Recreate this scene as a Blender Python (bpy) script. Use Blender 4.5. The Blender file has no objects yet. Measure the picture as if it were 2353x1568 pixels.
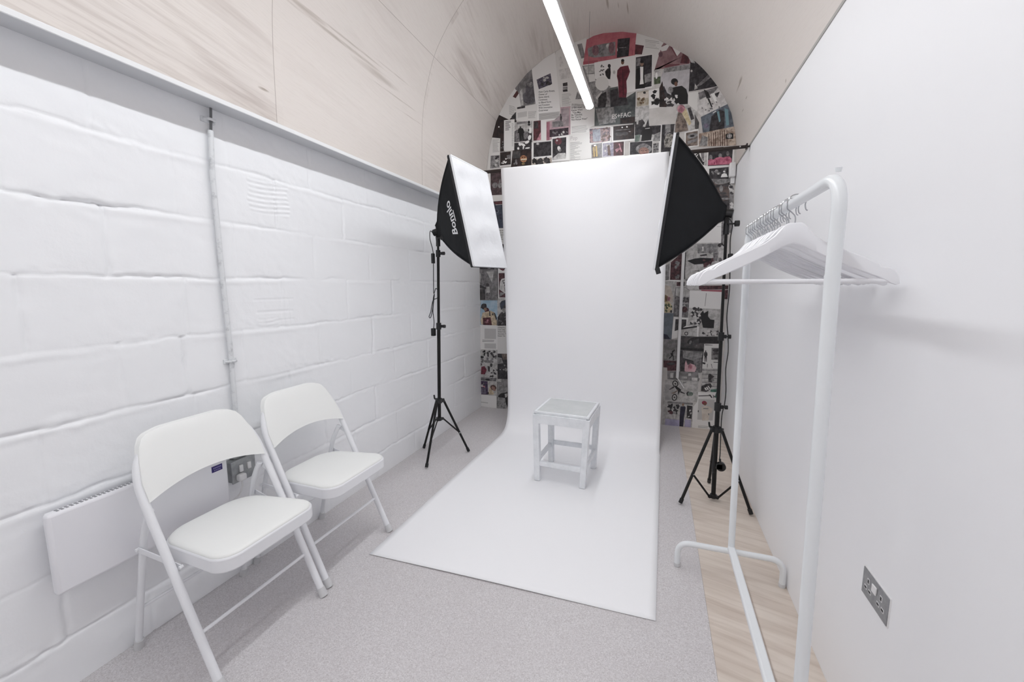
import bpy, bmesh, math, random
import numpy as np
from mathutils import Vector, Matrix, noise as mnoise

C = bpy.context.scene.collection
PI = math.pi
V = Vector

# ------------------------------------------------------------------ colour / materials
def lin(c):
    c = c / 255.0
    return c / 12.92 if c <= 0.04045 else ((c + 0.055) / 1.055) ** 2.4
def rgb(h):
    return (lin(int(h[0:2], 16)), lin(int(h[2:4], 16)), lin(int(h[4:6], 16)), 1.0)
MATS = {}
def mat(name, hexc, rough=0.5, metal=0.0, spec=0.5, noise=None, bump=None, coat=0.0):
    """noise=(hex2, scale, lo, hi) mixes a second colour; bump=(strength, scale, distance)"""
    if name in MATS: return MATS[name]
    m = bpy.data.materials.new(name); m.use_nodes = True
    nt = m.node_tree; b = nt.nodes['Principled BSDF']
    b.inputs['Base Color'].default_value = rgb(hexc)
    b.inputs['Roughness'].default_value = rough
    b.inputs['Metallic'].default_value = metal
    b.inputs['Specular IOR Level'].default_value = spec
    b.inputs['Coat Weight'].default_value = coat
    tc = nt.nodes.new('ShaderNodeTexCoord')
    if noise:
        n = nt.nodes.new('ShaderNodeTexNoise'); n.inputs['Scale'].default_value = noise[1]
        n.inputs['Detail'].default_value = 6; n.inputs['Roughness'].default_value = 0.65
        nt.links.new(tc.outputs['Object'], n.inputs['Vector'])
        r = nt.nodes.new('ShaderNodeValToRGB')
        r.color_ramp.elements[0].position = noise[2]; r.color_ramp.elements[1].position = noise[3]
        r.color_ramp.elements[0].color = rgb(hexc); r.color_ramp.elements[1].color = rgb(noise[0])
        nt.links.new(n.outputs['Fac'], r.inputs['Fac'])
        nt.links.new(r.outputs['Color'], b.inputs['Base Color'])
    if bump:
        n2 = nt.nodes.new('ShaderNodeTexNoise'); n2.inputs['Scale'].default_value = bump[1]
        n2.inputs['Detail'].default_value = 5
        nt.links.new(tc.outputs['Object'], n2.inputs['Vector'])
        bp = nt.nodes.new('ShaderNodeBump'); bp.inputs['Strength'].default_value = bump[0]
        bp.inputs['Distance'].default_value = bump[2]
        nt.links.new(n2.outputs['Fac'], bp.inputs['Height'])
        nt.links.new(bp.outputs['Normal'], b.inputs['Normal'])
    MATS[name] = m
    return m

M_wallL = mat('painted_block', 'F0F1F3', 0.42, bump=(0.22, 48, 0.003))
M_wallR = mat('painted_board', 'F0F0F2', 0.5, bump=(0.08, 90, 0.001))
M_wallB = mat('end_wall_plaster', 'CCC8C5', 0.7, noise=('BEBAB6', 9, .4, .65))
M_white = mat('white_gloss_paint', 'EDEEF0', 0.3, bump=(0.15, 40, 0.001))
M_ledge = mat('ledge_paint', 'E6E7E8', 0.5, bump=(0.3, 18, 0.002))
M_trim = mat('grey_edge_trim', 'A9A6A2', 0.5)
M_dirt = mat('painted_conduit', 'DDDFE1', 0.45, noise=('A2A5A8', 22, .52, .75), bump=(0.4, 60, 0.002))
M_chair = mat('chair_white_enamel', 'E8E9EC', 0.28)
M_vinyl = mat('chair_white_vinyl', 'EBECEA', 0.42, bump=(0.12, 220, 0.0006))
M_cap = mat('foot_cap', 'CFCFD0', 0.5)
M_rubber = mat('rubber_grey', '77787A', 0.7)
M_paper = mat('backdrop_paper', 'F4F4F6', 0.6, bump=(0.05, 3, 0.01))
M_black = mat('black_stand_metal', '0C0A09', 0.42, spec=0.35)
M_blackp = mat('black_plastic', '101012', 0.4)
M_fabric = mat('black_nylon', '15171A', 0.7, spec=0.3, noise=('0F1013', 7, .35, .7), bump=(0.35, 14, 0.01))
M_fabric2 = mat('black_nylon_trim', '141317', 0.6, bump=(0.4, 30, 0.004))
M_diff = mat('white_diffuser_cloth', 'DFE0E3', 0.55, bump=(0.7, 8, 0.03))
M_logo = mat('logo_white', 'E6E6E8', 0.5)
M_bar = mat('dark_brown_bar', '241814', 0.4)
M_steel = mat('brushed_steel', 'A5A6A8', 0.38, metal=0.85, noise=('8E8F92', 60, .35, .7))
M_box = mat('metal_clad_box', 'A9ABAC', 0.4, metal=0.4, noise=('8A8C8E', 18, .4, .7))
M_chrome = mat('chrome_wire', 'B9BABD', 0.18, metal=1.0)
M_hang = mat('hanger_white', 'E9E9EC', 0.35)
M_rack = mat('rack_white_powder', 'E6E9EB', 0.32)
M_stool = mat('stool_silver_paint', 'E9EBEE', 0.34, metal=0.0, noise=('DCDFE2', 16, .4, .7), bump=(0.3, 45, 0.001))
M_stooltop = mat('stool_top_silver', 'D0D3D3', 0.25, metal=0.15, noise=('C4C8C8', 10, .35, .7))
M_heat = mat('heater_white', 'E8E8EC', 0.35)
M_grille = mat('heater_slot', '8E8F93', 0.6)
M_purple = mat('purple_label', '2C1F66', 0.4)
M_purtxt = mat('label_lettering', '8A86B4', 0.4)
M_plastic = mat('white_plastic', 'E4E3E3', 0.35)
M_hole = mat('socket_hole', '2A2A2C', 0.6)
M_housing = mat('lamp_housing', 'DADADA', 0.4)
M_frontw = mat('painted_front_wall', 'F2F2F3', 0.6)

LAMP = 46.0
def emis(name, strength, col=(1, 1, 1, 1)):
    m = bpy.data.materials.new(name); m.use_nodes = True
    nt = m.node_tree; nt.nodes.remove(nt.nodes['Principled BSDF'])
    e = nt.nodes.new('ShaderNodeEmission'); e.inputs['Strength'].default_value = strength
    e.inputs['Color'].default_value = col
    nt.links.new(e.outputs[0], nt.nodes['Material Output'].inputs['Surface'])
    return m
M_tube_front = emis('tube_light_glow_dimmer', LAMP*.88, (0.945, 0.97, 1.0, 1))
M_tube = emis('tube_light_glow', LAMP, (0.945, 0.97, 1.0, 1))

def node_math(nt, op, a, b=None, clamp=False):
    n = nt.nodes.new('ShaderNodeMath'); n.operation = op; n.use_clamp = clamp
    for i, v in enumerate((a, b)):
        if v is None: continue
        if isinstance(v, (int, float)): n.inputs[i].default_value = v
        else: nt.links.new(v, n.inputs[i])
    return n.outputs[0]
def mixc(nt, fac, c1, c2):
    n = nt.nodes.new('ShaderNodeMix'); n.data_type = 'RGBA'
    for i, v in ((0, fac), (6, c1), (7, c2)):
        if isinstance(v, (tuple, list, float, int)): n.inputs[i].default_value = v
        else: nt.links.new(v, n.inputs[i])
    return n.outputs[2]
def ramp(nt, fac, stops):
    r = nt.nodes.new('ShaderNodeValToRGB')
    while len(r.color_ramp.elements) < len(stops): r.color_ramp.elements.new(0.5)
    for e, (p, c) in zip(r.color_ramp.elements, stops):
        e.position = p; e.color = c if not isinstance(c, (int, float)) else (c, c, c, 1)
    nt.links.new(fac, r.inputs['Fac']); return r.outputs['Color']

# ---- plywood of the vault: uv = (y metres, arc length metres)
def ply_vault():
    m = bpy.data.materials.new('vault_plywood'); m.use_nodes = True; nt = m.node_tree
    b = nt.nodes['Principled BSDF']; b.inputs['Roughness'].default_value = 0.48
    uv = nt.nodes.new('ShaderNodeUVMap'); uv.uv_map = 'UVMap'
    sep = nt.nodes.new('ShaderNodeSeparateXYZ'); nt.links.new(uv.outputs[0], sep.inputs[0])
    y, s = sep.outputs[0], sep.outputs[1]
    # sheet index -> offsets so that every sheet has a grain of its own
    sh = node_math(nt, 'FLOOR', node_math(nt, 'DIVIDE', node_math(nt, 'ADD', y, 3.36), 1.232))
    row = node_math(nt, 'GREATER_THAN', s, 0.89)
    row2 = node_math(nt, 'GREATER_THAN', s, 3.1)
    idx = node_math(nt, 'ADD', node_math(nt, 'MULTIPLY', sh, 3.7), node_math(nt, 'MULTIPLY', node_math(nt, 'ADD', row, row2), 11.3))
    def grain(ky, ks, tilt, det, off):
        c = nt.nodes.new('ShaderNodeCombineXYZ')
        nt.links.new(node_math(nt, 'MULTIPLY', y, ky), c.inputs[0])
        nt.links.new(node_math(nt, 'MULTIPLY', node_math(nt, 'ADD', s, node_math(nt, 'MULTIPLY', y, tilt)), ks), c.inputs[1])
        nt.links.new(node_math(nt, 'ADD', idx, off), c.inputs[2])
        n = nt.nodes.new('ShaderNodeTexNoise'); n.inputs['Scale'].default_value = 1.0
        n.inputs['Detail'].default_value = det; n.inputs['Roughness'].default_value = 0.6
        n.inputs['Distortion'].default_value = 0.25
        nt.links.new(c.outputs[0], n.inputs['Vector']); return n.outputs['Fac']
    g1 = grain(1.1, 9.0, 0.16, 3, 0.0)      # broad figure
    g2 = grain(3.0, 55.0, 0.14, 4, 5.0)     # fine streaks
    g3 = grain(0.7, 2.2, 0.10, 2, 9.0)      # where streaks appear
    m1 = ramp(nt, g1, [(0.50, 0.0), (0.64, 1.0)])
    m2 = ramp(nt, g2, [(0.46, 0.0), (0.66, 1.0)])
    m3 = ramp(nt, g3, [(0.40, 0.0), (0.62, 1.0)])
    fac = node_math(nt, 'MULTIPLY', node_math(nt, 'ADD', node_math(nt, 'MULTIPLY', m1, 0.55), node_math(nt, 'MULTIPLY', m2, 0.45)), m3, True)
    gain = node_math(nt, 'ADD', 0.30, node_math(nt, 'ADD', node_math(nt, 'MULTIPLY', node_math(nt, 'LESS_THAN', y, 1.53), 0.70), node_math(nt, 'MULTIPLY', node_math(nt, 'GREATER_THAN', y, 2.765), 0.45)))
    mr = nt.nodes.new('ShaderNodeMapRange'); mr.inputs[1].default_value = 1.5; mr.inputs[2].default_value = 2.3; mr.inputs[3].default_value = 1.0; mr.inputs[4].default_value = 0.15
    nt.links.new(s, mr.inputs[0])
    gain = node_math(nt, 'MULTIPLY', gain, mr.outputs[0])
    fac = node_math(nt, 'MULTIPLY', fac, gain)
    col = mixc(nt, fac, rgb('D8D1CB'), rgb('AB9F98'))
    fine = grain(14.0, 240.0, 0.14, 2, 2.0)
    col = mixc(nt, node_math(nt, 'MULTIPLY', ramp(nt, fine, [(0.5, 0.0), (0.8, 1.0)]), 0.30), col, rgb('B5AAA2'))
    # a second, cooler sheet tone
    tone = nt.nodes.new('ShaderNodeTexWhiteNoise'); tone.noise_dimensions = '1D'; nt.links.new(idx, tone.inputs['W'])
    col = mixc(nt, node_math(nt, 'MULTIPLY', tone.outputs['Value'], 0.35), col, rgb('D3CBC6'))
    # seams
    def seam_at(coord, val, w):
        d = node_math(nt, 'ABSOLUTE', node_math(nt, 'SUBTRACT', coord, val))
        return node_math(nt, 'LESS_THAN', d, w)
    tot = None
    for v, w in ((0.336, .0016), (1.53, .0016), (2.765, .0020)):
        q = seam_at(y, v, w); tot = q if tot is None else node_math(nt, 'MAXIMUM', tot, q)
    tot = node_math(nt, 'MULTIPLY', tot, node_math(nt, 'LESS_THAN', s, 1.9))
    tot = node_math(nt, 'MAXIMUM', tot, seam_at(s, .89, .0014))
    col = mixc(nt, node_math(nt, 'MULTIPLY', tot, 0.6), col, rgb('7C7066'))
    # knots / scuffs with a shape of their own: (y, s, ry, rs)
    for (ky, ks_, ry, rs, dk) in ((1.47, .146, .030, .007, .9), (3.48, 3.435, .075, .016, .75), (3.57, 3.442, .11, .007, .8), (3.45, 3.572, .030, .006, .9), (3.60, 3.600, .035, .005, .8), (3.56, 2.19, .10, .012, .7), (3.63, 2.34, .09, .006, .8), (3.60, 2.27, .05, .004, .6), (2.57, 3.85, .012, .012, .7),
            (1.95, .572, .42, .010, .55), (2.02, .600, .36, .006, .5), (2.25, .545, .24, .022, .45), (1.70, .590, .16, .014, .5), (2.45, .50, .28, .005, .5), (2.40, .62, .22, .004, .4), (2.60, .44, .2, .004, .4)):
        dy = node_math(nt, 'DIVIDE', node_math(nt, 'SUBTRACT', y, ky), ry)
        ds = node_math(nt, 'DIVIDE', node_math(nt, 'SUBTRACT', s, ks_), rs)
        r2 = node_math(nt, 'ADD', node_math(nt, 'MULTIPLY', dy, dy), node_math(nt, 'MULTIPLY', ds, ds))
        k = node_math(nt, 'SUBTRACT', 1.0, r2, True)
        k = node_math(nt, 'MULTIPLY', k, ramp(nt, g2, [(0.30, 0.25), (0.55, 1.0)]))
        col = mixc(nt, node_math(nt, 'MULTIPLY', k, dk), col, rgb('857565'))
    nt.links.new(col, b.inputs['Base Color'])
    return m
M_vault = ply_vault()

def floor_vinyl():
    m = bpy.data.materials.new('speckled_vinyl'); m.use_nodes = True; nt = m.node_tree
    b = nt.nodes['Principled BSDF']; b.inputs['Roughness'].default_value = 0.45
    tc = nt.nodes.new('ShaderNodeTexCoord')
    v = nt.nodes.new('ShaderNodeTexVoronoi'); v.inputs['Scale'].default_value = 330
    nt.links.new(tc.outputs['Object'], v.inputs['Vector'])
    n = nt.nodes.new('ShaderNodeTexNoise'); n.inputs['Scale'].default_value = 3.0; n.inputs['Detail'].default_value = 3
    nt.links.new(tc.outputs['Object'], n.inputs['Vector'])
    sp = nt.nodes.new('ShaderNodeSeparateColor'); nt.links.new(v.outputs['Color'], sp.inputs[0])
    speck = ramp(nt, sp.outputs[0], [(0.0, rgb('B9B4B5')), (0.25, rgb('C8C4C5')), (0.7, rgb('CFCCCD')), (1.0, rgb('DDDADB'))])
    col = mixc(nt, node_math(nt, 'MULTIPLY', ramp(nt, n.outputs['Fac'], [(0.35, 0.0), (0.7, 1.0)]), 0.25), speck, rgb('C2BCBD'))
    nt.links.new(col, b.inputs['Base Color'])
    bp = nt.nodes.new('ShaderNodeBump'); bp.inputs['Strength'].default_value = 0.12; bp.inputs['Distance'].default_value = 0.001
    nt.links.new(sp.outputs[1], bp.inputs['Height']); nt.links.new(bp.outputs['Normal'], b.inputs['Normal'])
    return m
M_floor = floor_vinyl()

def floor_ply():
    m = bpy.data.materials.new('floor_plywood'); m.use_nodes = True; nt = m.node_tree
    b = nt.nodes['Principled BSDF']; b.inputs['Roughness'].default_value = 0.5
    tc = nt.nodes.new('ShaderNodeTexCoord')
    sep = nt.nodes.new('ShaderNodeSeparateXYZ'); nt.links.new(tc.outputs['Object'], sep.inputs[0])
    def g(kx, ky, det, off, dist=0.8):
        c = nt.nodes.new('ShaderNodeCombineXYZ')
        nt.links.new(node_math(nt, 'MULTIPLY', sep.outputs[0], kx), c.inputs[0])
        nt.links.new(node_math(nt, 'MULTIPLY', node_math(nt, 'ADD', sep.outputs[1], node_math(nt, 'MULTIPLY', sep.outputs[0], .25)), ky), c.inputs[1])
        c.inputs[2].default_value = off
        n = nt.nodes.new('ShaderNodeTexNoise'); n.inputs['Scale'].default_value = 1; n.inputs['Detail'].default_value = det
        n.inputs['Distortion'].default_value = dist
        nt.links.new(c.outputs[0], n.inputs['Vector']); return n.outputs['Fac']
    a = ramp(nt, g(2.0, 16, 4, 1.0), [(0.40, 0.0), (0.66, 1.0)])
    c2 = ramp(nt, g(4.0, 60, 3, 4.0), [(0.45, 0.0), (0.7, 1.0)])
    f = node_math(nt, 'ADD', node_math(nt, 'MULTIPLY', a, 0.6), node_math(nt, 'MULTIPLY', c2, 0.35), True)
    col = mixc(nt, f, rgb('DACFC4'), rgb('BEAFA2'))
    sc = ramp(nt, g(3.0, 3.0, 5, 7.0, 0.2), [(0.6, 0.0), (0.78, 1.0)])
    col = mixc(nt, node_math(nt, 'MULTIPLY', sc, 0.4), col, rgb('A2907F'))
    nt.links.new(col, b.inputs['Base Color'])
    return m
M_fply = floor_ply()

# ------------------------------------------------------------------ mesh helpers
class MB:
    def __init__(s): s.v = []; s.f = []; s.m = []
    def add(s, vs, fs, mi=0):
        o = len(s.v); s.v += [tuple(p) for p in vs]
        for f in fs: s.f.append([i + o for i in f]); s.m.append(mi)
        return s
    def box(s, a, b, mi=0):
        x0, y0, z0 = a; x1, y1, z1 = b
        return s.add([(x0,y0,z0),(x1,y0,z0),(x1,y1,z0),(x0,y1,z0),(x0,y0,z1),(x1,y0,z1),(x1,y1,z1),(x0,y1,z1)],
              [(0,3,2,1),(4,5,6,7),(0,1,5,4),(1,2,6,5),(2,3,7,6),(3,0,4,7)], mi)
    def bar(s, p, q, w, h, up=(0,0,1), mi=0):
        """box section bar from p to q; w across, h along up"""
        p, q = V(p), V(q); d = (q - p).normalized(); u = V(up)
        side = d.cross(u).normalized(); u2 = side.cross(d).normalized()
        vs = []
        for c in (p, q):
            for a, b in ((-1,-1),(1,-1),(1,1),(-1,1)): vs.append(c + side*a*w/2 + u2*b*h/2)
        return s.add(vs, [(0,3,2,1),(4,5,6,7),(0,1,5,4),(1,2,6,5),(2,3,7,6),(3,0,4,7)], mi)
    def tube(s, pts, r, n=12, closed=False, mi=0, flat=1.0, flatdir=None):
        pts = [V(p) for p in pts]; N = len(pts); rr = r if isinstance(r, (list, tuple)) else [r]*N
        vs = []; prev = None
        for i, p in enumerate(pts):
            if closed: t = (pts[(i+1) % N] - pts[i-1])
            elif i == 0: t = pts[1] - p
            elif i == N-1: t = p - pts[i-1]
            else: t = (pts[i+1] - p).normalized() + (p - pts[i-1]).normalized()
            t.normalize()
            if prev is None:
                u = V((0,0,1)) if abs(t.z) < 0.9 else V((1,0,0))
            else: u = prev
            u = (u - t*u.dot(t)).normalized(); prev = u; w = t.cross(u)
            for k in range(n):
                a = 2*PI*k/n; off = u*math.cos(a)*rr[i] + w*math.sin(a)*rr[i]
                vs.append(p + off)
        fs = []
        M = N if closed else N-1
        for i in range(M):
            j = (i+1) % N
            for k in range(n):
                l = (k+1) % n
                fs.append((i*n+k, i*n+l, j*n+l, j*n+k))
        if not closed:
            fs.append(tuple(range(n))[::-1]); fs.append(tuple((N-1)*n + k for k in range(n)))
        return s.add(vs, fs, mi)
    def cyl(s, p, q, r, n=20, mi=0): return s.tube([p, q], r, n, mi=mi)
    def prism(s, poly, vec, mi=0):
        n = len(poly); vec = V(vec); a = [V(p) for p in poly]; b = [p + vec for p in a]
        fs = [tuple(range(n))[::-1], tuple(range(n, 2*n))] + [(i, (i+1) % n, n+(i+1) % n, n+i) for i in range(n)]
        return s.add(a + b, fs, mi)
    def ball(s, c, r, n=12, m=8, sc=(1,1,1), mi=0):
        c = V(c); vs = [c + V((0,0,r*sc[2]))]
        for i in range(1, m):
            t = PI*i/m
            for k in range(n):
                a = 2*PI*k/n; vs.append(c + V((r*math.sin(t)*math.cos(a)*sc[0], r*math.sin(t)*math.sin(a)*sc[1], r*math.cos(t)*sc[2])))
        vs.append(c - V((0,0,r*sc[2]))); fs = []
        for k in range(n): fs.append((0, 1+k, 1+(k+1) % n))
        for i in range(m-2):
            for k in range(n):
                a = 1+i*n+k; b = 1+i*n+(k+1) % n; fs.append((a, a+n, b+n, b))
        L = len(vs)-1
        for k in range(n): fs.append((1+(m-2)*n+(k+1) % n, 1+(m-2)*n+k, L))
        return s.add(vs, fs, mi)
    def grid(s, rows, mi=0, closed=False):
        R = len(rows); K = len(rows[0]); vs = [p for r in rows for p in r]; fs = []
        for i in range(R-1):
            for k in range(K if closed else K-1):
                l = (k+1) % K; fs.append((i*K+k, i*K+l, (i+1)*K+l, (i+1)*K+k))
        return s.add(vs, fs, mi)
    def build(s, name, mats, parent=None, bevel=0, origin=None, angle=35, segs=2, smooth=True, fix=True):
        if not isinstance(mats, (list, tuple)): mats = [mats]
        o0 = V((0,0,0))
        if parent is not None:
            p = parent
            while p is not None: o0 = o0 + p.location; p = p.parent
        org = V(origin) if origin is not None else o0
        me = bpy.data.meshes.new(name)
        me.from_pydata([tuple(V(p) - org) for p in s.v], [], s.f)
        for m in mats: me.materials.append(m)
        for i, p in enumerate(me.polygons): p.material_index = s.m[i]
        if fix:
            bm = bmesh.new(); bm.from_mesh(me)
            bmesh.ops.recalc_face_normals(bm, faces=bm.faces); bm.to_mesh(me); bm.free()
        if smooth:
            me.shade_smooth(); me.set_sharp_from_angle(angle=math.radians(angle))
        me.update()
        o = bpy.data.objects.new(name, me); C.objects.link(o)
        o.location = org - o0
        if parent is not None: o.parent = parent
        if bevel:
            b = o.modifiers.new('bevel', 'BEVEL'); b.width = bevel; b.segments = segs
            b.limit_method = 'ANGLE'; b.angle_limit = math.radians(40); b.harden_normals = False
        return o

def thing(name, label, cat, loc, group=None):
    o = bpy.data.objects.new(name, None); C.objects.link(o); o.location = loc
    o.empty_display_size = 0.05
    o['label'] = label; o['category'] = cat
    if group: o['group'] = group
    return o
def tag(o, label, cat, group=None):
    o['label'] = label; o['category'] = cat
    if group: o['group'] = group
    return o
def struct(o): o['kind'] = 'structure'; return o
def copy_tree(o, parent=None):
    c = o.copy(); C.objects.link(c); c.parent = parent
    for ch in list(o.children): copy_tree(ch, c)
    return c
def curve(pts, n=8):
    """Catmull-Rom through points"""
    P = [V(p) for p in pts]; out = []
    for i in range(len(P)-1):
        p0 = P[i-1] if i > 0 else P[0]*2 - P[1]; p1 = P[i]; p2 = P[i+1]
        p3 = P[i+2] if i+2 < len(P) else P[-1]*2 - P[-2]
        for k in range(n):
            t = k/n; t2 = t*t; t3 = t2*t
            out.append(0.5*((2*p1) + (p2-p0)*t + (2*p0-5*p1+4*p2-p3)*t2 + (3*p1-p0-3*p2+p3)*t3))
    out.append(P[-1]); return out
def rounded(pts, rads, n=6):
    """polyline with rounded corners"""
    P = [V(p) for p in pts]; out = [P[0]]
    for i in range(1, len(P)-1):
        r = rads if isinstance(rads, (int, float)) else rads[i-1]
        a = (P[i-1]-P[i]).normalized(); b = (P[i+1]-P[i]).normalized()
        A = P[i]+a*r; B = P[i]+b*r
        for k in range(n+1):
            t = k/n; out.append(A*(1-t)**2 + P[i]*2*t*(1-t) + B*t*t)
    out.append(P[-1]); return out
_tc = {}
def text_mesh(s, bold=0.012):
    """outline of a word as flat triangles, cap height 1, starting at x=0"""
    if s in _tc: return _tc[s]
    cu = bpy.data.curves.new('t', 'FONT'); cu.body = s; cu.size = 1.0; cu.offset = bold; cu.resolution_u = 3
    ob = bpy.data.objects.new('t', cu); C.objects.link(ob)
    dg = bpy.context.evaluated_depsgraph_get(); me = bpy.data.meshes.new_from_object(ob.evaluated_get(dg))
    k = 1/0.70
    vs = [(v.co.x*k, v.co.y*k) for v in me.vertices]; fs = [tuple(p.vertices) for p in me.polygons]
    bpy.data.objects.remove(ob); bpy.data.curves.remove(cu); bpy.data.meshes.remove(me)
    _tc[s] = (vs, fs); return _tc[s]

# ------------------------------------------------------------------ room dimensions (metres)
XL, XR, YB, YF = -1.721, 0.569, 3.959, -1.5
PROF = [(-1.646,1.97),(-1.643,2.15),(-1.638,2.32),(-1.625,2.48),(-1.598,2.620),(-1.528,2.837),(-1.439,2.985),(-1.343,3.103),(-1.224,3.217),(-1.058,3.32),(-.87,3.39),(-.70,3.424),(-.53,3.437),(-.371,3.419),(-.245,3.382),(-.086,3.31),(.036,3.225),(.150,3.145),(.258,3.045),(.363,2.915),(.451,2.777),(.506,2.654),(.547,2.483),(.563,2.35),(.569,2.245)]

# floor
struct(MB().box((XL-.1, YF-.1, -.06), (.238, YB+.1, 0)).build('floor', M_floor, smooth=False))
struct(MB().box((.2385, YF-.1, -.06), (XR+.1, YB+.1, .0008)).build('floor', M_fply, smooth=False))

# left wall: real relief of painted blockwork
def block_wall():
    ys = np.concatenate([np.arange(YF, .3, .02), np.arange(.3, YB+.0005, .0062)]); ys[-1] = YB
    zs = np.arange(0, 2.0+.0005, .005)
    Y, Z = np.meshgrid(ys, zs, indexing='ij')
    rng = np.random.RandomState(4)
    def wob(t, k, a, ph): return a*(np.sin(t*k+ph)+.6*np.sin(t*k*2.7+ph*2)+.4*np.sin(t*k*6.1+ph*3))
    rowz = [.163 + .229*i for i in range(8)]
    H = np.zeros_like(Y)
    def smooth_noise(shape, n, seed):
        g = np.random.RandomState(seed).randn(*shape)
        for ax in (0, 1):
            k = np.ones(n[ax])/n[ax]
            g = np.apply_along_axis(lambda v: np.convolve(v, k, mode='same'), ax, g)
            g = np.apply_along_axis(lambda v: np.convolve(v, k, mode='same'), ax, g)
        return g/g.std()
    N1 = smooth_noise(Y.shape, (5, 4), 1); N2 = smooth_noise(Y.shape, (14, 12), 2); N3 = smooth_noise(Y.shape, (3, 3), 3); N4 = smooth_noise(Y.shape, (28, 8), 5)
    def groove(D, w, d):
        D = D + .0016*N1 + .0022*N2
        return -d*(.55*np.exp(-(D/w)**2) + .75*np.exp(-(D/(w*.42))**4))*(1+.35*N4)
    rowid = np.zeros_like(Y)
    lines = []
    for i, z0 in enumerate(rowz):
        zz = z0 + wob(Y, 2.2, .0022, i*1.7)
        lines.append(zz); rowid += (Z > zz)
        dep = .0055*(1+.5*np.sin(Y*3.1+i*2)+.35*np.sin(Y*9.3+i))
        H += groove(Z-zz, .0080, dep)
        H += .0022*np.exp(-((Z-zz+.017)/.010)**2)*(1+np.sin(Y*7+i))   # mortar smear below the joint
    blockoff = np.zeros_like(Y)
    for r in range(9):
        off = .665 if r % 2 == 1 else .885
        js = [off + .447*k for k in range(-6, 9)]
        if r == 4: js.append(1.087)
        if r in (3, 5): js.append(3.62)
        js = sorted(js)
        mask = (rowid == r)
        acc = rng.randn()*.0014*np.ones_like(Y)
        for j, y0 in enumerate(js):
            yy = y0 + wob(Z, 9, .002, j*1.3+r)
            dep = .0052*(1+.5*math.sin(j*2.1+r*1.3))
            H += np.where(mask, groove(Y-yy, .0095, dep), 0)
            acc = np.where(Y > yy, rng.randn()*.0014, acc)
        blockoff += np.where(mask, acc, 0)
    # scored / keyed patches
    def patch(y0, y1, z0, z1, pitch, d):
        m = ((Y > y0+.006*np.sin(Z*60)) & (Y < y1+.006*np.sin(Z*47)) & (Z > z0) & (Z < z1))
        return np.where(m, d*np.sin((Z+.01*np.sin(Y*14))*2*PI/pitch)*(1+.4*np.sin(Y*90)), 0)
    H += patch(1.42, 1.63, 1.60, 1.75, .021, .0030)
    H += patch(1.42, 1.52, 1.075, 1.13, .018, .0022)
    for (a, b, c, d) in ((1.40, 1.62, 1.205, 1.213), (1.41, 1.61, 1.150, 1.157), (1.50, 1.62, 1.105, 1.111), (1.585, 1.592, 1.08, 1.21)):
        H += np.where((Y > a) & (Y < b) & (Z > c) & (Z < d), -.004, 0)
    H += blockoff
    # value noise roughness
    for k, a in ((7, .0011), (19, .0009), (47, .0007)):
        ph = rng.rand(6)*6
        H += a*(np.sin(Y*k+ph[0]+2*np.sin(Z*k*.7+ph[1]))*np.sin(Z*k*1.3+ph[2]+2*np.sin(Y*k*.6+ph[3])))
    near = np.zeros_like(Y)
    for zz in lines: near = np.maximum(near, np.exp(-((Z-zz)/.03)**2))
    H += near*.0010*N3*np.clip(N2+N4, 0, 2) + .00035*N1 + .0008*N2*np.clip(N4, 0, 1)
    H *= .58
    X = XL + H + .002
    X = np.minimum(X, XL+.006)
    n, m = Y.shape
    verts = np.stack([X, Y, Z], -1).reshape(-1, 3)
    idx = np.arange(n*m).reshape(n, m)
    f = np.stack([idx[:-1, :-1], idx[1:, :-1], idx[1:, 1:], idx[:-1, 1:]], -1).reshape(-1, 4)
    me = bpy.data.meshes.new('wall_left')
    me.vertices.add(len(verts)); me.vertices.foreach_set('co', verts.ravel())
    me.loops.add(f.size); me.loops.foreach_set('vertex_index', f.ravel().astype(np.int32))
    me.polygons.add(len(f)); me.polygons.foreach_set('loop_start', np.arange(0, f.size, 4, dtype=np.int32))
    me.polygons.foreach_set('loop_total', np.full(len(f), 4, dtype=np.int32))
    me.materials.append(M_wallL); me.update(calc_edges=True); me.validate(); me.shade_smooth()
    bm = bmesh.new(); bm.from_mesh(me)
    # a solid wall behind the relief
    for vs in (((XL-.12, YF, 0), (XL-.12, YB, 0), (XL-.12, YB, 2.0), (XL-.12, YF, 2.0)),):
        q = [bm.verts.new(p) for p in vs]; bm.faces.new(q)
    bm.to_mesh(me); bm.free()
    # normals of the relief face the room (+x)
    o = bpy.data.objects.new('wall_left', me); C.objects.link(o); struct(o)
block_wall()

# right wall (board) with its grey top trim
struct(MB().box((XR, YF, 0), (XR+.05, YB, 2.238)).build('wall_right', M_wallR, bevel=.002))
struct(MB().box((XR-.004, YF, 2.236), (XR+.04, YB, 2.25)).build('trim_2', M_trim, bevel=.001))
# end wall and the wall behind the camera
poly = [(XL-.1, YB, -.02)] + [(XL-.1, YB, 2.0)] + [(x-.0 if i else x, YB, z+.012) for i, (x, z) in enumerate(PROF)] + [(XR+.1, YB, 2.25), (XR+.1, YB, -.02)]
struct(MB().prism(poly, (0, .1, 0)).build('wall_back', M_wallB, smooth=False))
poly = [(x, YF, z) for x, y, z in poly]
struct(MB().prism(poly, (0, -.1, 0)).build('wall_front', M_frontw, smooth=False))

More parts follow.
